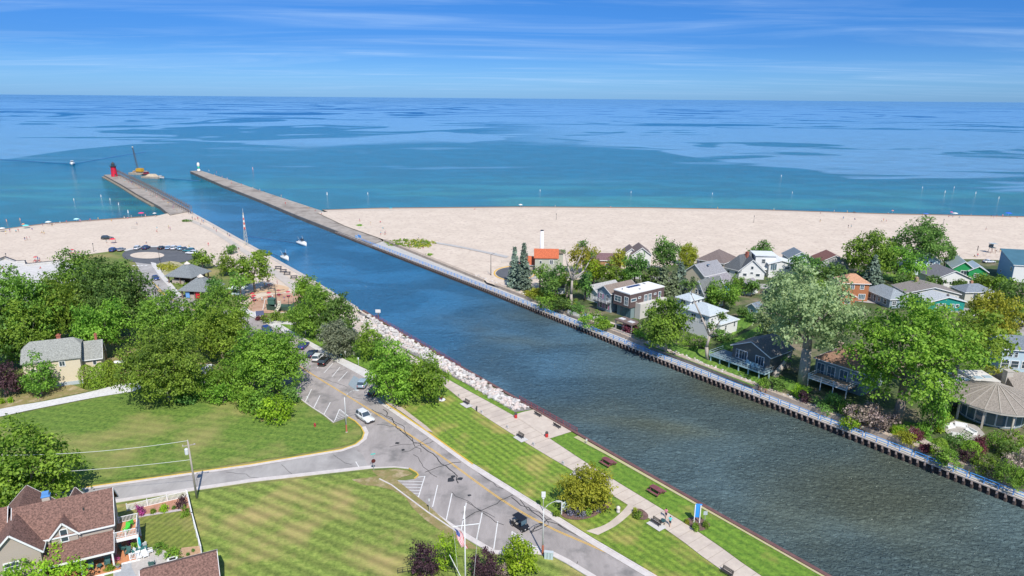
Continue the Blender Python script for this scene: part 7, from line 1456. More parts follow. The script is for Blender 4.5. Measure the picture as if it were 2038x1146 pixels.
for x, y, lb in [(503, 595, 'red umbrella table left of the play area, nearer'), (506, 600, 'red umbrella table left of the play area, at the fence'), (536, 594, 'dark red umbrella table behind the slide'), (555, 589, 'red umbrella table right behind the ship mast'), (574, 592, 'red umbrella table at the right end of the play area'), (535, 570, 'orange-red umbrella table on the worn sand'), (145, 506, 'cluster table with red parasol behind the left trees'), (72, 521, 'red parasol table by the left seawall')]: round_set(x, y, lb, (.5, .04, .06) if 'orange' not in lb else (.65, .12, .04))
# ---- play ship
o = thing('play_ship', 'dark green play ship with mast, yard and cream slide in the sand circle', 'playground ship', P(560, 617), R(-6), sc=(1.15, 1.15, 1.15)); DG = paint((.04, .09, .07), .6)
mb = MB(); st = [(-3.6, .9, 1.9), (-2.2, 1.3, 1.5), (0, 1.4, 1.2), (2.2, 1.2, 1.4), (3.6, .15, 2.2)]; mb.loft([[(x, -w_, h_), (x, -w_ * .7, 0), (x, w_ * .7, 0), (x, w_, h_)] for x, w_, h_ in st], close=False, caps=False); mb.loft([[(x, -w_ * .9, h_ - .5), (x, w_ * .9, h_ - .5)] for x, w_, h_ in st], close=False, caps=False); mb.build('hull', DG, o)
mb = MB(); mb.tube((-1.2, 0, 0), (-1.2, 0, 6.8), .16, .1, 8); mb.build('mast', paint((.10, .08, .07), .7), o); mb = MB(); mb.tube((-3.4, 0, 4.9), (1.2, .3, 5.5), .09, .07, 6); mb.build('yard', paint((.14, .12, .11), .7), o)
mb = MB()
for k in range(9): z = 2.6 - k * .3; mb.box((.2 + .35 * math.sin(k * .5), -1.2 - k * .35, z), (.7, .42, .08)); mb.box((.55 + .35 * math.sin(k * .5), -1.2 - k * .35, z), (.06, .42, .35)); mb.box((-.15 + .35 * math.sin(k * .5), -1.2 - k * .35, z), (.06, .42, .35))
mb.build('slide', paint((.72, .68, .55), .5), o)
mb = MB(); mb.box((-2.4, .2, 1.6), (1.8, 1.6, 1.3)); mb.box((-2.4, .2, 2.9), (2.0, 1.8, .1)); mb.build('tower', paint((.06, .14, .11), .6), o); mb = MB()
for x in (2.0, 3.3): mb.tube((x, 0, 1), (x + .2, 0, 3.4), .07, .05)
mb.bar((-.5, -1.3, 1.8), (3.4, -.4, 2.5), .06, .06); mb.build('rail', DG, o)
o = thing('swing_frame', 'white leaning climbing frame beside the play ship', 'climbing frame', P(533, 617)); mb = MB(); mb.tube((-1.5, 0, 0), (-.6, .2, 3.4), .12, .1); mb.tube((-.6, .2, 3.4), (2, .6, 3.2), .08, .08); mb.tube((2, .6, 3.2), (2.4, 0, 0), .1, .1); mb.build('frame', WHT, o)
o = thing('notice_board', 'slate blue slanted sign board at the corner of the play area', 'sign', P(517, 629), R(20)); mb = MB(); mb.box((0, 0, .3), (2.4, .15, 1.3)); mb.build('panel', paint((.10, .12, .22), .5), o); mb = MB(); mb.box((-1.15, -.05, 0), (.18, .2, 1.7)); mb.build('post', WHT, o)
o = thing('snack_stand', 'small white and blue awning stand in the shade of the quay tree', 'stand', P(474, 585), R(-10)); mb = MB(); mb.box((0, 0, 0), (3.2, 2.6, 2.2)); mb.build('cabin', paint((.50, .62, .68), .6), o); mb = MB(); mb.box((0, -.2, 2.2), (5.4, 4.4, .7), tp=.45); mb.build('awning', paint((.68, .72, .74), .7), o); mb = MB(); mb.box((-.2, -1.33, .9), (1.6, .05, .9)); mb.build('hatch', GLB, o)
for x in (-2.5, 2.5): mb = MB(); mb.box((x, -2.2, 0), (.12, .12, 2.2)); mb.build('post', paint((.2, .45, .6), .5), o)
# ---- seawall at left
o = thing('seawall', 'pale seawall with dark coping between the left beach and the apron', 'wall', P(51, 526)); base_ = P(51, 526); mb = MB(); mb2 = MB()
pl = [P(*q) - base_ for q in ((-120, 530), (0, 519), (10, 515), (33, 523.5), (51, 522.5), (52, 529.5), (130, 521.5))]
ribbon(mb, [Vector((v.x, v.y, 0)) for v in pl], -.2, .2, 0, .9); mb.build('wall', WHITEC, o); ribbon(mb2, [Vector((v.x, v.y, 0)) for v in pl], -.25, .25, .9, 1.02); mb2.build('coping', DKM, o)
# ---- lattice tower with red and white markings
p = P(490, 489); H_ = hgt(p, 423); o = thing('signal_tower', 'slender lattice signal mast with red and white panels on the quay', 'tower', p); mb = MB(); mb2 = MB()
for a in range(3):
    an = a * 2.094; mb.tube((.9 * math.cos(an), .9 * math.sin(an), 0), (.12 * math.cos(an), .12 * math.sin(an), H_), .07, .05, 5)
    for k in range(8):
        f0, f1 = k / 8, (k + 1) / 8; r0, r1 = .9 - .78 * f0, .9 - .78 * f1; b = an + 2.094; mb.tube((r0 * math.cos(an), r0 * math.sin(an), H_ * f0), (r1 * math.cos(b), r1 * math.sin(b), H_ * f1), .04, .04, 4)
mb.build('lattice', paint((.60, .55, .42), .6), o)
for k in range(6):
    mb = MB(); z = H_ * (.5 + k * .07); mb.box((0, 0, z), (.62 - k * .05, .4, H_ * .07)); mb.build('day_panel', paint((.60, .03, .05) if k % 2 == 0 else (.75, .74, .72), .5), o)
mb = MB(); mb.tube((0, 0, H_), (0, 0, H_ + 1.8), .05, .03); mb.build('antenna', WHT, o)
# ---- lighthouse and right pier light
p = P(228, 351); o = thing('lighthouse', 'red lighthouse tower with black lantern at the end of the left pier', 'lighthouse', p); LR = mat('lighthouse_red', (.50, .008, .03), (.62, .015, .045), scale=.6, rough=.5)
mb = MB(); mb.lathe([(2.3, 0), (2.2, .4), (1.85, 6.5), (1.85, 7.6)], 20); tw = mb.build('tower', LR, o, True); mb = MB(); mb.lathe([(2.5, 7.6), (2.5, 7.85)], 20); mb.build('gallery', DKM, o); mb = MB()
for k in range(16): a = k * math.pi / 8; mb.tube((2.4 * math.cos(a), 2.4 * math.sin(a), 7.85), (2.4 * math.cos(a), 2.4 * math.sin(a), 8.8), .04)
for k in range(16): a, b = k * math.pi / 8, (k + 1) * math.pi / 8; mb.tube((2.4 * math.cos(a), 2.4 * math.sin(a), 8.8), (2.4 * math.cos(b), 2.4 * math.sin(b), 8.8), .04)
mb.build('gallery_rail', DKM, o); mb = MB(); mb.lathe([(1.2, 7.85), (1.2, 9.6)], 10); mb.build('lantern', GLS, o); mb = MB(); mb.lathe([(1.4, 9.6), (1.3, 9.75), (.3, 10.7), (.2, 11.3)], 10); mb.build('lantern_roof', DKM, o)
for z in (1.6, 4.4): mb = MB(); mb.box((.2, -2.08 + z * .05, z), (.5, .12, .9)); mb.build('window', DKM, o)
mb = MB(); mb.box((1.6, -1.5, 0), (.9, .12, 2), R(45)); mb.build('door', DKM, o)
p = P(396, 341); o = thing('pier_light', 'white pier light with green band at the end of the right pier', 'beacon', p); mb = MB(); mb.lathe([(1.3, 0), (1.2, 1.6), (.8, 1.7), (.75, 4.4)], 16); mb.build('tower', paint((.82, .80, .76), .5), o, True); mb = MB(); mb.lathe([(.80, 2.2), (.78, 4.0)], 16); mb.build('green_band', paint((.02, .50, .30), .5), o, True); mb = MB(); mb.lathe([(1.0, 4.4), (1.05, 4.6), (.95, 6.6), (.5, 7.2)], 16); mb.build('lantern', paint((.85, .78, .66), .4), o, True)
# ---- catwalk along the left pier
o = thing('catwalk', 'dark iron elevated catwalk running along the left pier to the lighthouse', 'catwalk', W(332, -1, .5)); IRON = paint((.20, .145, .12), .7); b0 = W(332, -1, .5)
def cw(s_, z=0, dt=0): v = W(s_, tl(s_) - 2.2 + dt) - b0; return Vector((v.x, v.y, z))
n_ = 42; S0, S1 = 322, 545
mb = MB(); mb.bar(cw(S0, 3.4), cw(429, 3.4), .5, .08); mb.bar(cw(429, 3.4), cw(S1, 3.4), .5, .08); mb.build('walkway', IRON, o)
for dt in (-.35, .35):
    mb = MB()
    for z in (3.9, 4.4): mb.bar(cw(S0, z, dt), cw(429, z, dt), .07, .07); mb.bar(cw(429, z, dt), cw(S1, z, dt), .07, .07)
    mb.build('handrail', IRON, o)
for k in range(n_ + 1):
    s_ = S0 + (S1 - S0) * k / n_; mb = MB()
    for dt in (-.9, .9): mb.bar(cw(s_, 0, dt * 1.2), cw(s_, 4.4, dt * .65), .2, .2)
    mb.bar(cw(s_, 3.0, -.8), cw(s_, 3.0, .8), .14, .14); mb.bar(cw(s_, 1.2, -1.0), cw(s_, 3.0, .7), .1, .1); mb.build('support_frame', IRON, o)
# blue gate at start of right railing
o = thing('blue_gate', 'blue gate box where the far railing meets the pier', 'gate', W(211, 46, .3), R(127)); mb = MB(); mb.box((0, 0, 0), (2.8, .12, 1.4)); mb.build('panel', BLU, o)
for x in (-1.4, 1.4): mb = MB(); mb.box((x, 0, 0), (.2, .2, 1.6)); mb.build('post', BLU, o)
mb = MB(); mb.box((0, 1.4, 0), (2.8, .12, 1.4)); mb.build('panel', paint((.55, .7, .85), .5), o)
# ---- boats
def hull_mb(L_, B_, D_, sheer=.25, n=9):
    secs = []
    for i in range(n):
        f = i / (n - 1); x = -L_ / 2 + L_ * f; w_ = B_ / 2 * (1 - max(0, (f - .45) / .55) ** 2.2) * (.9 + .1 * min(1, f * 4)); w_ = max(w_, .03); z = D_ * (1 + sheer * f ** 2)
        secs.append([(x, -w_, z), (x, -w_ * .86, D_ * .25), (x, -w_ * .3, -.25), (x, w_ * .3, -.25), (x, w_ * .86, D_ * .25), (x, w_, z)])
    return MB().loft(secs)
def motorboat(label, px, y, rz, L_=9.0, top=(.02, .03, .06), outr=True, s=1.0):
    p = P(px, y); o = thing('motor_boat', label, 'boat', p, rz, sc=(s,) * 3); wh = mat('gelcoat', (.74, .74, .72), rough=.25, spec=.6)
    fixn(hull_mb(L_, L_ * .32, 1.15).build('hull', wh, o, True))
    mb = MB(); mb.loft([[(-L_ * .30, -L_ * .11, 1.2), (L_ * .30, -L_ * .09, 1.3), (L_ * .30, L_ * .09, 1.3), (-L_ * .30, L_ * .11, 1.2)], [(-L_ * .28, -L_ * .10, 1.75), (L_ * .16, -L_ * .07, 1.8), (L_ * .16, L_ * .07, 1.8), (-L_ * .28, L_ * .10, 1.75)]]); fixn(mb.build('cabin', wh, o))
    mb = MB(); mb.loft([[(0, -L_ * .085, 1.78), (L_ * .14, -L_ * .07, 1.78), (L_ * .14, L_ * .07, 1.78), (0, L_ * .085, 1.78)], [(-.1, -L_ * .08, 2.4), (L_ * .05, -L_ * .065, 2.4), (L_ * .05, L_ * .065, 2.4), (-.1, L_ * .08, 2.4)]]); fixn(mb.build('windshield', GLS, o))
    mb = MB(); mb.box((-L_ * .08, 0, 2.55), (L_ * .30, L_ * .2, .1), tp=.9); mb.build('canopy', paint(top, .6), o)
    for x in (-L_ * .2, L_ * .04):
        for yy in (-1, 1): mb = MB(); mb.tube((x, yy * L_ * .085, 1.7), (x, yy * L_ * .085, 2.55), .04); mb.build('canopy_post', GAL, o)
    mb = MB(); mb.box((-L_ * .38, 0, 1.0), (L_ * .2, L_ * .24, .05)); mb.build('cockpit', paint((.35, .33, .3), .7), o); mb = MB(); mb.box((-L_ * .52, 0, .2), (.5, .6, 1.1)); mb.build('engine', DKM, o)
    if outr:
        for yy in (-1, 1): mb = MB(); mb.tube((-L_ * .12, yy * .8, 2.5), (-L_ * .30, yy * 1.2, 3.9), .04, .02, 5); mb.build('outrigger', WHT, o)
    mb = MB()
    for k in range(6): x = L_ * (.12 + .07 * k); mb.tube((x, -L_ * .13 * (1 - k * .15), 1.35), (x, -L_ * .13 * (1 - k * .15), 1.9), .025); mb.tube((x, L_ * .13 * (1 - k * .15), 1.35), (x, L_ * .13 * (1 - k * .15), 1.9), .025)
    mb.build('bow_rail', GAL, o); return o
bdir = R(-48)
motorboat('white cabin cruiser with dark canopy heading up the channel', 602, 487, bdir, 8.5, s=.95)
motorboat('small white fishing boat with tilted rods close to the left quay', 568, 516, bdir, 6.5, s=.95)
motorboat('white motor boat trailing a wide wake beyond the lighthouse', 144, 327, R(-60), 10, (.6, .6, .6), False, 1.25)
def wake(pts, w0, w1, h=.22, lab='boat_wake'):
    q = [G(*a, ZW) for a in pts]; q = smooth_line(q, 4); mb = MB(); n = len(q); secs = []
    for i, v in enumerate(q):
        a = q[max(i - 1, 0)]; b = q[min(i + 1, n - 1)]; tdir = (b - a).normalized(); nn = Vector((-tdir.y, tdir.x, 0)); w_ = w0 + (w1 - w0) * i / (n - 1); hh = h * (1 - .6 * i / n) * (.8 + .3 * math.sin(i * 1.7))
        secs.append([tuple(v + nn * w_ + Vector((0, 0, -.02))), tuple(v + nn * w_ * .2 + Vector((0, 0, hh))), tuple(v - nn * w_ * .2 + Vector((0, 0, hh * .6))), tuple(v - nn * w_ + Vector((0, 0, -.02)))])
    mb.loft(secs, close=False, caps=False); o = fixn(mb.build(lab, wk_m, None, True)); o['kind'] = 'stuff'
wk_m = mat('wake_water', (.012, .055, .12), (.03, .10, .18), scale=.4, rough=.2, bump=.05, bscale=2)
FOAM = mat('wake_foam', (.10, .22, .36), (.42, .52, .60), scale=.35, detail=10, rough=.5, ramp_lo=.45, ramp_hi=.62)
wake([(140, 326), (100, 323.5), (50, 320), (-30, 316)], 1.0, 3.5, .3); wake([(148, 326), (180, 320), (220, 313), (290, 302)], 1.0, 3.5, .25);
wake([(598, 486), (570, 481), (535, 476), (492, 470)], .5, 1.6, .22); wake([(318, 353), (345, 356), (375, 358), (400, 360)], .6, 2.2, .25)
wake([(565, 513), (550, 508), (535, 503), (520, 497)], .4, 1.2, .15)
# ---- crane barge, tug and deck barge
p = P(277, 347); YLW = paint((.62, .34, .03), .5); o = thing('crane_barge', 'flat work barge carrying a yellow crane with a tall dark boom', 'crane barge', p, R(-18)); BG = mat('barge_steel', (.30, .25, .19), (.45, .38, .30), scale=.4, rough=.85)
mb = MB(); mb.box((0, 0, -.3), (15, 7, 1.9)); mb.build('hull', BG, o); mb = MB(); mb.box((1.4, 0, 1.6), (5.0, 3.2, .9)); mb.build('tracks', DKM, o); mb = MB(); mb.box((1.8, 0, 2.5), (4.6, 3.0, 2.6)); mb.box((-.8, -.9, 2.5), (1.4, 1.3, 2.2)); mb.build('crane_house', YLW, o)
mb = MB(); b0_, b1_ = Vector((-.3, 0, 3.2)), Vector((-4.3, 1.2, 21.5))
for dx_, dy_ in ((-.45, -.45), (.45, -.45), (.45, .45), (-.45, .45)): mb.tube(b0_ + Vector((dx_, dy_, 0)), b1_ + Vector((dx_ * .4, dy_ * .4, 0)), .14, .12, 4)
for k in range(14):
    f0, f1 = k / 14, (k + 1) / 14; a = b0_.lerp(b1_, f0); b = b0_.lerp(b1_, f1); w0, w1 = .45 * (1 - .6 * f0), .45 * (1 - .6 * f1); mb.tube(a + Vector((-w0, -w0, 0)), b + Vector((w1, -w1, 0)), .08, .08, 4); mb.tube(a + Vector((w0, w0, 0)), b + Vector((-w1, w1, 0)), .08, .08, 4)
mb.build('boom', paint((.06, .06, .07), .6), o); mb = MB(); mb.lathe([(.5, 21.4), (.5, 22.1)], 8, (-4.3, 1.2, 0)); mb.build('boom_head', paint((.7, .6, .5), .5), o)
mb = MB(); mb.tube((-4.3, 1.2, 21.5), (3.4, 0, 5.2), .05); mb.tube((-4.3, 1.2, 21.5), (-4.6, 1.2, 4.5), .04); mb.build('cables', DKM, o)
mb = MB(); mb.box((-5.6, 1, 1.6), (1.6, 1.6, 1.2)); mb.box((-3.6, -1.8, 1.6), (1.2, 1.6, .9)); mb.box((5.6, 1.6, 1.6), (1.4, 1.6, 1.4)); mb.build('deck_gear', mat('rust_gear', (.35, .20, .10), (.5, .38, .28), scale=1), o)
p = P(292, 349); o = thing('tug_boat', 'small maroon and black tug between the two barges', 'boat', p, R(-15)); fixn(hull_mb(7.5, 3.2, 1.2).build('hull', DKM, o, True)); mb = MB(); mb.box((-.3, 0, 1.2), (3.6, 2.2, 1.9), tp=.92); mb.build('wheelhouse', paint((.30, .03, .05), .6), o); mb = MB(); mb.box((-.3, 0, 3.1), (3.8, 2.4, .15)); mb.build('roof', paint((.4, .36, .33), .6), o); mb = MB(); mb.tube((-.8, 0, 3.2), (-.8, 0, 8), .1, .05); mb.build('mast', DKM, o)
mb = MB(); mb.box((-.3, -1.06, 2.1), (2.6, .06, .6)); mb.build('window', GLS, o)
p = P(304, 354); o = thing('deck_barge', 'low tan deck barge loaded with material beside the tug', 'barge', p, R(-16)); mb = MB(); mb.box((0, 0, -.3), (16, 6.5, 1.7)); mb.build('hull', BG, o); mb = MB(); mb.loft([[(-5, -2.2, 1.4), (4, -2.2, 1.4), (4, 2.2, 1.4), (-5, 2.2, 1.4)], [(-3, -1, 3.0), (2.5, -1, 3.2), (2.2, 1, 3.2), (-3, 1, 3.0)]]); mb.build('load', mat('rock_load', (.42, .33, .22), (.58, .48, .36), scale=1), o)
p = P(320, 355); o = thing('work_boat', 'grey work skiff at the right end of the barges', 'boat', p, R(-15)); fixn(hull_mb(6, 2.4, .9).build('hull', paint((.35, .37, .38), .5), o, True)); mb = MB(); mb.box((0, 0, .9), (1.3, 1.2, 1.6)); mb.build('console', paint((.5, .5, .48), .5), o); mb = MB(); mb.tube((-.4, 0, 2.4), (-.4, 0, 5), .06, .04); mb.build('mast', DKM, o)
# ---- buoys
bz = None
def buoy(px, y, lb, s_=1.0, col=(.80, .80, .78), grp='white swim buoys off the beach'):
    p = P(px, y); o = thing('swim_buoy', lb, 'buoy', (p.x, p.y, ZW), group=grp, sc=(s_ * .5,) * 3); mb = MB(); mb.lathe([(.42, -.3), (.42, .2), (.24, .35), (.22, 1.9), (.08, 2.1)], 10); mb.build('float', paint(col, .4), o, True); mb = MB(); mb.lathe([(.25, 1.3), (.25, 1.55)], 10); mb.build('band', paint((.7, .30, .08), .5), o); return o
OR_ = lambda i: ['leftmost', 'second', 'third', 'fourth', 'fifth', 'sixth', 'seventh', 'eighth', 'ninth', 'tenth', 'eleventh', 'twelfth'][i]
for i, (x, y, s_) in enumerate([(147, 398, 1.1), (201, 391, 1.2), (219, 398, 1.2), (236, 407, 1.2), (255, 423, 1.5)]): buoy(x, y, 'white can buoy, %s from the left in the line beside the left pier' % OR_(i), s_)
for i, (x, y, s_) in enumerate(sorted([(651, 387, 1.6), (732, 386, 1.2), (1075, 380, 1.1), (1256, 383, 1.0), (1418, 386, 1.0), (1577, 384, 1.0), (1836, 374, 1.1), (1881, 383, 1.3), (1899, 374, 1.1), (1942, 385, 1.3), (1988, 395, 1.3), (1555, 351, 1.3)])): buoy(x, y, 'white can buoy, %s from the left in the long line off the right beach' % OR_(i), s_)
for x, y, s_ in [(13, 440, 1.0), (40, 438, 1.0)]: buoy(x, y, 'orange-topped buoy near the left shoreline, ' + ('nearer' if x < 20 else 'farther from') + ' the picture edge', s_ * 1.1, (.8, .35, .2), 'orange-topped buoys near the left shoreline')
buoy(503, 337, 'lone round red-white buoy out beyond the right pier', 2.0, (.6, .35, .35), None)
# ---- beach tents and umbrellas
def beach_umb(px, y, col, lb, r=1.6, h=2.0): umbrella(P(px, y), lb, col, r * .62, h, name='beach_umbrella', cat='beach umbrella')
for a in [(282, 432, (.75, .05, .18), 'big hot pink beach umbrella beside the foot of the left pier', 2.4, 2.6), (153, 442, (.45, .75, .72), 'pale turquoise beach umbrella at the left waterline', 2.2, 2.0), (97, 448, (.72, .75, .68), 'pale beach umbrella over a family group at the left waterline', 2.2, 2.0), (52, 454, (.15, .65, .68), 'bright cyan beach umbrella at the left waterline', 2.4, 1.7), (5, 461, (.7, .66, .6), 'cream beach umbrella at the left picture edge', 2.2, 2.0), (47, 451, (.7, .3, .1), 'small orange beach umbrella behind the cyan one', 1.2, 1.6), (225, 484, (.72, .02, .05), 'red beach umbrella beside the off-road vehicle', 2.0, 2.2), (308, 428, (.62, .60, .58), 'pale grey beach umbrella near the pier root', 1.6, 1.4),
          (778, 419, (.05, .30, .35), 'dark teal beach umbrella alone on the right beach', 1.5, 1.8), (1036, 412, (.75, .75, .72), 'white dome umbrella at the waterline of the right beach', 2.0, 1.8), (1842, 431, (.04, .14, .50), 'dark blue beach umbrella at the right waterline', 2.3, 2.0), (2006, 431, (.02, .12, .70), 'vivid blue beach umbrella at the far right waterline', 2.8, 2.4), (1900, 430, (.70, .68, .62), 'white beach umbrella at the right waterline', 2.4, 2.0), (1893, 427, (.7, .1, .3), 'pink beach umbrella next to the white one on the right', 1.2, 1.8), (1776, 424, (.7, .25, .2), 'small red beach umbrella at the right waterline', 1.1, 1.8), (1700, 424, (.06, .06, .07), 'low dark sunshade at the right waterline', 1.5, .9)]: beach_umb(*a)
# driftwood-like low sand fences
def sandfence(px, y, rz, ln, lb):
    o = thing('sand_fence', lb, 'fence', P(px, y), R(rz)); mb = MB()
    for k in range(int(ln / .5)): mb.box((k * .5, 0, 0), (.1, .04, 1.1))
    mb.bar((0, 0, .9), (ln, 0, .9), .05, .05); mb.build('slats', paint((.42, .40, .37), .8), o)
sandfence(998, 523, 25, 5, 'short grey slatted sand fence beside the street loop'); sandfence(716, 456, 20, 6, 'low grey sand fence near the root of the right pier'); sandfence(262, 455, 0, 3, 'small grey fence panel on the left beach')
o = thing('lifeguard_stand', 'dark lifeguard stand with pale roof beside the tall blue house', 'lifeguard stand', P(1973, 503)); mb = MB()
for x in (-.8, .8):
    for y in (-.8, .8): mb.bar((x * 1.2, y * 1.2, 0), (x * .8, y * .8, 2.2), .12, .12)
mb.build('legs', paint((.25, .08, .05), .8), o); mb = MB(); mb.box((0, 0, 2.2), (2.0, 2.0, .15)); mb.box((0, .9, 2.3), (2.0, .1, 1.2)); mb.box((-.9, 0, 2.3), (.1, 2.0, .9)); mb.build('cabin', paint((.06, .10, .12), .7), o); mb = MB(); mb.box((0, 0, 3.9), (2.4, 2.4, .12)); mb.build('roof', paint((.35, .42, .45), .7), o)
mb = MB()
for x in (-.9, .9): mb.box((x, .8, 2.3), (.08, .08, 1.6))
mb.build('roof_post', WHT, o)
# dune patch grass (countless blades)
def tuft_patch(name, cx, cy, rx, ry, n, zl, size, ml='yellow', hmax=.7):
    g = np.random.default_rng(int(cx)); Vs, Ts = [], []
    for k in range(n):
        a = g.uniform(0, 6.28); r = math.sqrt(g.random()); q = P(cx + rx * r * math.cos(a), cy + ry * r * math.sin(a)); m_ = 14; C = g.normal(size=(m_, 3)) * [.45, .45, .14] + [q.x, q.y, q.z + .25]
        V_, T2 = leaves(C, np.repeat([[0., -.4, .7]], m_, 0), size, g.uniform(0, .9, m_), g); Vs.append(V_); Ts.append(T2)
    ob = bpy.data.objects.new(name, leafmesh(name, np.concatenate(Vs), np.concatenate(Ts), LM[ml])); COL.objects.link(ob); ob['kind'] = 'stuff'
tuft_patch('dune_grass', 812, 484, 46, 8, 110, ZR, .45, 'oak'); tuft_patch('dune_grass', 836, 486, 32, 9, 60, ZR, .4, 'yellow'); tuft_patch('dune_grass', 855, 508, 5, 2, 8, ZR, .4, 'oak'); tuft_patch('dune_grass', 715, 449, 5, 1.6, 10, ZR, .4, 'oak')
tuft_patch('dune_grass', 335, 533, 24, 8, 70, 0, .45, 'yellow'); tuft_patch('dune_grass', 365, 560, 14, 10, 40, 0, .45, 'oak'); tuft_patch('dune_grass', 1070, 585, 30, 8, 60, ZR, .5, 'yellow'); tuft_patch('bank_weeds', 1110, 600, 40, 12, 90, ZR, .5, 'oak')
tuft_patch('bank_weeds', 372, 440, 8, 2, 12, 0, .5, 'dark'); tuft_patch('bank_weeds', 520, 505, 20, 6, 50, 0, .5, 'oak')
# ================================================================ PEOPLE (one continuous skinned body each)
POSE = {}
def body(pose):
    if pose in POSE: return POSE[pose]
    J = {'pel': (0, 0, .95), 'spi': (0, .01, 1.2), 'che': (0, 0, 1.40), 'nec': (0, 0, 1.52), 'hea': (0, -.02, 1.66), 'top': (0, -.01, 1.76)}
    st = dict(lh=(.10, 0, .92), lk=(.11, -.02, .50), la=(.12, .02, .08), lt=(.13, -.15, .03), rh=(-.10, 0, .92), rk=(-.11, -.02, .50), ra=(-.12, .02, .08), rt=(-.13, -.15, .03),
              ls=(.19, 0, 1.44), le=(.24, .03, 1.16), lw=(.25, -.06, .92), lf=(.25, -.08, .80), rs=(-.19, 0, 1.44), re=(-.24, .03, 1.16), rw=(-.25, -.06, .92), rf=(-.25, -.08, .80))
    if pose == 'walk': st.update(lk=(.11, -.20, .52), la=(.11, -.30, .10), lt=(.11, -.46, .06), rk=(-.11, .08, .50), ra=(-.11, .36, .16), rt=(-.11, .26, .03), le=(.24, .16, 1.18), lw=(.24, .16, .95), lf=(.24, .14, .84), re=(-.24, -.10, 1.18), rw=(-.22, -.28, 1.02), rf=(-.21, -.36, .96))
    if pose == 'sit':
        for k in J: J[k] = (J[k][0], J[k][1], J[k][2] - .78)
        for k in ('ls', 'le', 'lw', 'lf', 'rs', 're', 'rw', 'rf'): st[k] = (st[k][0], st[k][1], st[k][2] - .78)
        st.update(lh=(.10, 0, .16), lk=(.16, -.42, .42), la=(.15, -.62, .08), lt=(.15, -.78, .05), rh=(-.10, 0, .16), rk=(-.16, -.42, .42), ra=(-.15, -.62, .08), rt=(-.15, -.78, .05), lw=(.22, -.34, .44), lf=(.20, -.44, .44), rw=(-.22, -.34, .44), rf=(-.2, -.44, .44))
    J.update(st); names = list(J); rad = dict(pel=.15, spi=.13, che=.165, nec=.06, hea=.105, top=.07, lh=.10, lk=.065, la=.045, lt=.035, ls=.065, le=.045, lw=.03, lf=.035)
    E_ = [('pel', 'spi'), ('spi', 'che'), ('che', 'nec'), ('nec', 'hea'), ('hea', 'top')] + [(a[0] + b, a[0] + c) if 0 else (a + b, a + c) for a in 'lr' for b, c in (('h', 'k'), ('k', 'a'), ('a', 't'), ('s', 'e'), ('e', 'w'), ('w', 'f'))] + [('pel', 'lh'), ('pel', 'rh'), ('che', 'ls'), ('che', 'rs')]
    me = bpy.data.meshes.new('sk'); me.from_pydata([J[n] for n in names], [(names.index(a), names.index(b)) for a, b in E_], []); ob = bpy.data.objects.new('sk', me); COL.objects.link(ob)
    md = ob.modifiers.new('s', 'SKIN'); sb = ob.modifiers.new('u', 'SUBSURF'); sb.levels = 1
    for i, n in enumerate(names):
        k = n if n in rad else 'l' + n[1:]; r = rad[k]; me.skin_vertices[0].data[i].radius = (r, r * (.72 if n in ('che', 'spi', 'pel') else 1)); me.skin_vertices[0].data[i].use_root = n == 'pel'
    dg = bpy.context.evaluated_depsgraph_get(); ev = ob.evaluated_get(dg); m2 = ev.to_mesh(); V = [v.co[:] for v in m2.vertices]; F = [list(p.vertices) for p in m2.polygons]; ev.to_mesh_clear(); bpy.data.objects.remove(ob)
    # material by nearest bone: 0 skin, 1 shirt, 2 shorts, 3 hair
    mi = []; pz = J['pel'][2]
    def seg(p, a, b):
        a, b = Vector(a), Vector(b); t_ = max(0, min(1, (p - a).dot(b - a) / max((b - a).length_squared, 1e-9))); return (p - a.lerp(b, t_)).length, t_
    for f in F:
        c_ = sum((Vector(V[i]) for i in f), Vector()) / len(f); best = min(((seg(c_, J[a], J[b]), a, b) for a, b in E_), key=lambda q: q[0][0]); (dd, tt), a, b = best; k = 0
        if (a, b) in (('pel', 'spi'), ('spi', 'che'), ('che', 'nec')) or b in ('ls', 'rs') or b in ('le', 're') and tt < .6: k = 1
        if b in ('lh', 'rh') or (b in ('lk', 'rk') and tt < .75) or (a, b) == ('pel', 'spi') and c_.z < pz + .06: k = 2
        if b in ('top',) or (b == 'hea' and tt > .75 and c_.y > .02) : k = 3
        if b == 'hea' and k == 0 and tt > .6 and c_.y > 0: k = 3
        mi.append(k)
    POSE[pose] = (V, F, mi); return POSE[pose]
def person(px, y, label, shirt, shorts, pose='stand', rz=0., hair=(.05, .03, .02), skin=(.50, .30, .20), detail=False, group=None, loc=None):
    V, F, mi = body(pose); p = loc if loc is not None else P(px, y); o = thing('person', label, 'person', p, R(rz), group)
    m = MB(); m.v = V; m.f = F; m.m = mi; ms = [paint(skin, .7), paint(shirt, .85), paint(shorts, .85), paint(hair, .9)]
    if not detail: m.build('body', ms, o, True); return o
    m.m = [0] * len(F); m.build('body', ms[0], o, True)
    for k, nm in ((1, 'shirt'), (2, 'shorts'), (3, 'hair')):
        fs = [f for f, q in zip(F, mi) if q == k]; used = sorted({i for f in fs for i in f}); ix = {i: j for j, i in enumerate(used)}; cm_ = MB(); me = bpy.data.meshes.new('x'); me.from_pydata(V, [], F); me.update()
        nr = [Vector(v.normal) for v in me.vertices]; cm_.v = [tuple(Vector(V[i]) + nr[i] * .014) for i in used]; cm_.f = [[ix[i] for i in f] for f in fs]; cm_.m = [0] * len(fs); bpy.data.meshes.remove(me); cm_.build(nm, ms[k], o, True)
    return o
person(1325, 1031, 'person in a pink top walking on the promenade near the bench', (.60, .22, .28), (.03, .03, .05), 'walk', 150, detail=True)
person(1333, 1047, 'person in a turquoise shirt walking behind the pushchair', (.12, .58, .60), (.04, .05, .08), 'walk', 150, detail=True)
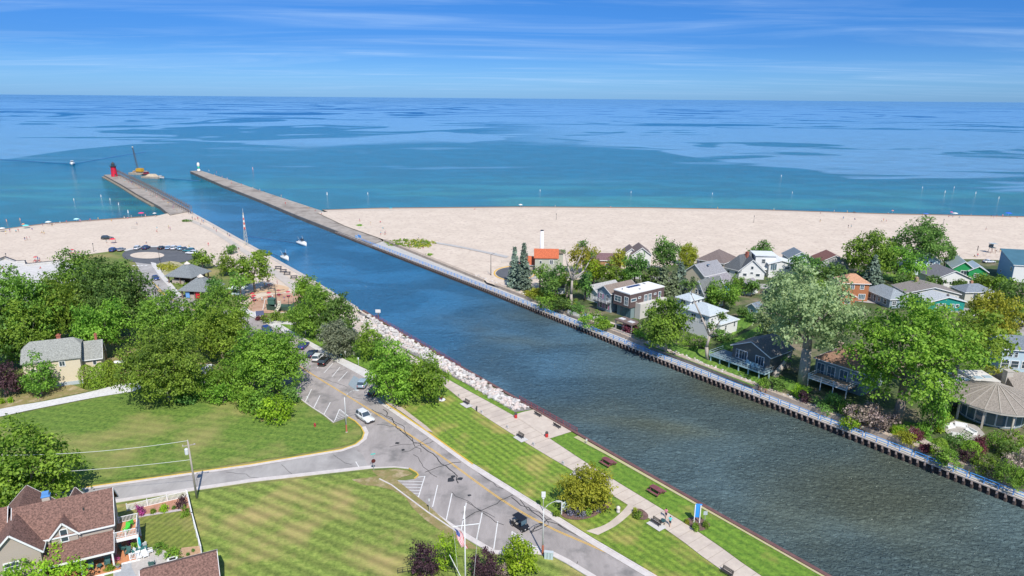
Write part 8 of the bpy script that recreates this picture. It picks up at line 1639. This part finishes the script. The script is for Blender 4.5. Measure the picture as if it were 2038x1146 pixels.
o = thing('pushchair', 'dark pushchair rolling ahead of the two walkers on the promenade', 'pushchair', P(1320, 1041), R(60)); mb = MB(); mb.loft([[(-.3, -.25, .4), (.4, -.25, .35), (.4, .25, .35), (-.3, .25, .4)], [(-.35, -.27, .95), (.1, -.27, .75), (.1, .27, .75), (-.35, .27, .95)]]); mb.build('seat', paint((.04, .14, .16), .8), o)
for x, yy in ((-.35, -.28), (-.35, .28), (.5, 0)): mb = MB(); mb.tube((x, yy - .03, .16), (x, yy + .03, .16), .16, .16, 10); mb.build('wheel', TYRE, o)
mb = MB(); mb.bar((-.3, -.25, .5), (-.7, -.25, 1.05), .03, .03); mb.bar((-.3, .25, .5), (-.7, .25, 1.05), .03, .03); mb.bar((-.7, -.25, 1.05), (-.7, .25, 1.05), .03, .03); mb.build('handle', DKM, o)
person(1512, 781, 'person with tan hat pausing at the railing below the willow', (.45, .38, .28), (.10, .08, .07), 'stand', -50, detail=True, loc=W(6.5, 44.4, 0)); person(1518, 779, 'person in a brown top beside the one with the tan hat', (.22, .12, .08), (.05, .05, .05), 'stand', -20, loc=W(5.6, 44.8, 0))
person(1505, 776, 'person in black beside the two at the railing below the willow', (.03, .03, .03), (.04, .04, .06), 'stand', -80, loc=W(7.4, 44.9, 0))
person(1687, 848, 'person in a white shirt leaning at the blue railing below the pink blossoms', (.72, .72, .70), (.20, .25, .35), 'stand', -40, detail=True, loc=W(-11.8, 44.0, 0)); person(1709, 858, 'person in a cream shirt on the walkway below the pink blossoms', (.66, .60, .48), (.15, .12, .1), 'walk', -50, loc=W(-15.6, 44.4, 0))
ORD = lambda i: ['leftmost', 'second from the left', 'third from the left', 'fourth from the left', 'fifth from the left'][i] if i < 5 else '%dth from the left' % (i + 1) if (i + 1) % 10 not in (1, 2, 3) or 10 < i + 1 < 14 else '%d%s from the left' % (i + 1, {1: 'st', 2: 'nd', 3: 'rd'}[(i + 1) % 10])
PAL = [((.60, .05, .08), 'red'), ((.70, .70, .68), 'white'), ((.05, .10, .35), 'navy'), ((.65, .28, .32), 'pink'), ((.04, .04, .05), 'black'), ((.12, .45, .55), 'teal'), ((.65, .50, .12), 'yellow'), ((.30, .30, .32), 'grey')]
rr_ = random.Random(21)
for k in range(26):
    s_ = 330 + 205 * (k + rr_.random()) / 26; c_, n_ = PAL[rr_.randrange(8)]; person(0, 0, 'person in a %s top on the lighthouse pier, %s of the strollers' % (n_, ORD(25 - k)), c_, PAL[rr_.randrange(8)][0], rr_.choice(('walk', 'stand')), rr_.uniform(0, 360), group='people strolling on the left pier', loc=W(s_, tl(s_) - rr_.uniform(3.6, 7), .5))
for k in range(16):
    s_ = 300 + 235 * (k + rr_.random()) / 16; c_, n_ = PAL[rr_.randrange(8)]; person(0, 0, 'person in a %s top on the broad right pier, %s of them' % (n_, ORD(15 - k)), c_, PAL[rr_.randrange(8)][0], rr_.choice(('walk', 'stand', 'sit')), rr_.uniform(0, 360), group='people on the right pier', loc=W(s_, trr(s_) + rr_.uniform(6, 15), .5))
def crowd(pts_, where, grp):
    for i_, (x, y) in enumerate(sorted(pts_)):
        c_, n_ = PAL[rr_.randrange(8)]; ps = rr_.choice(('stand', 'sit', 'walk', 'stand')); person(x, y, '%s of the %s, in %s' % (ORD(i_), grp, n_), c_, PAL[rr_.randrange(8)][0], ps, rr_.uniform(0, 360), group=grp)
crowd([(20, 462), (12, 466), (32, 461), (37, 462), (64, 457), (85, 450), (88, 466), (104, 449), (108, 447), (120, 446), (133, 445), (160, 443), (175, 441), (180, 441), (196, 439), (222, 440), (248, 436), (254, 435), (262, 434), (290, 432), (273, 448), (309, 431)], 'clothing at the waterline of the left beach', 'bathers along the left waterline')
crowd([(312, 462), (313, 458), (336, 455), (339, 458), (50, 479), (54, 478), (60, 478), (212, 483), (230, 483), (292, 484), (84, 464), (70, 520), (76, 519), (80, 521), (142, 505), (150, 505), (158, 503), (5, 534), (81, 535), (376, 492), (415, 490)], 'clothing scattered on the left beach sand', 'people scattered on the left beach')
crowd([(402, 443), (405, 444), (408, 442), (426, 456), (431, 462), (388, 437), (394, 438), (453, 468), (457, 470), (475, 496), (383, 436), (399, 447)], 'clothing on the walkway at the foot of the left pier', 'people at the foot of the left pier')
crowd([(716, 441), (738, 448), (757, 443), (762, 455), (766, 468), (758, 468), (833, 476), (768, 466), (628, 420), (640, 428)], 'clothing near the root of the right pier', 'people near the right pier root')
crowd([(816, 494, )[:2], (842, 494)], 'clothing among the dune grass', 'people in the dune grass')
crowd([(1632, 442), (1633, 425), (1678, 437), (1701, 437), (1688, 454), (1694, 453), (1754, 442), (1758, 441), (1764, 441), (1686, 424), (1660, 423), (1835, 431), (1850, 432), (1888, 432), (1896, 433), (1910, 433), (1916, 430), (1972, 434), (1977, 434), (1983, 433), (1995, 432), (2012, 433), (1962, 458), (2024, 434), (1960, 430), (1932, 430), (1540, 419), (1428, 417), (1105, 413), (1043, 413), (1325, 417), (945, 417), (1215, 413), (1768, 425)], 'clothing on the sand of the right beach', 'people on the right beach')
crowd([(1939, 511), (1945, 512), (1962, 508), (1984, 500), (1990, 502)], 'clothing by the lifeguard stand', 'people by the lifeguard stand')
crowd([(542, 607), (548, 612), (537, 611), (522, 600), (566, 600), (552, 566), (527, 572), (585, 590), (543, 596)], 'clothing in the play area', 'people in the play area')
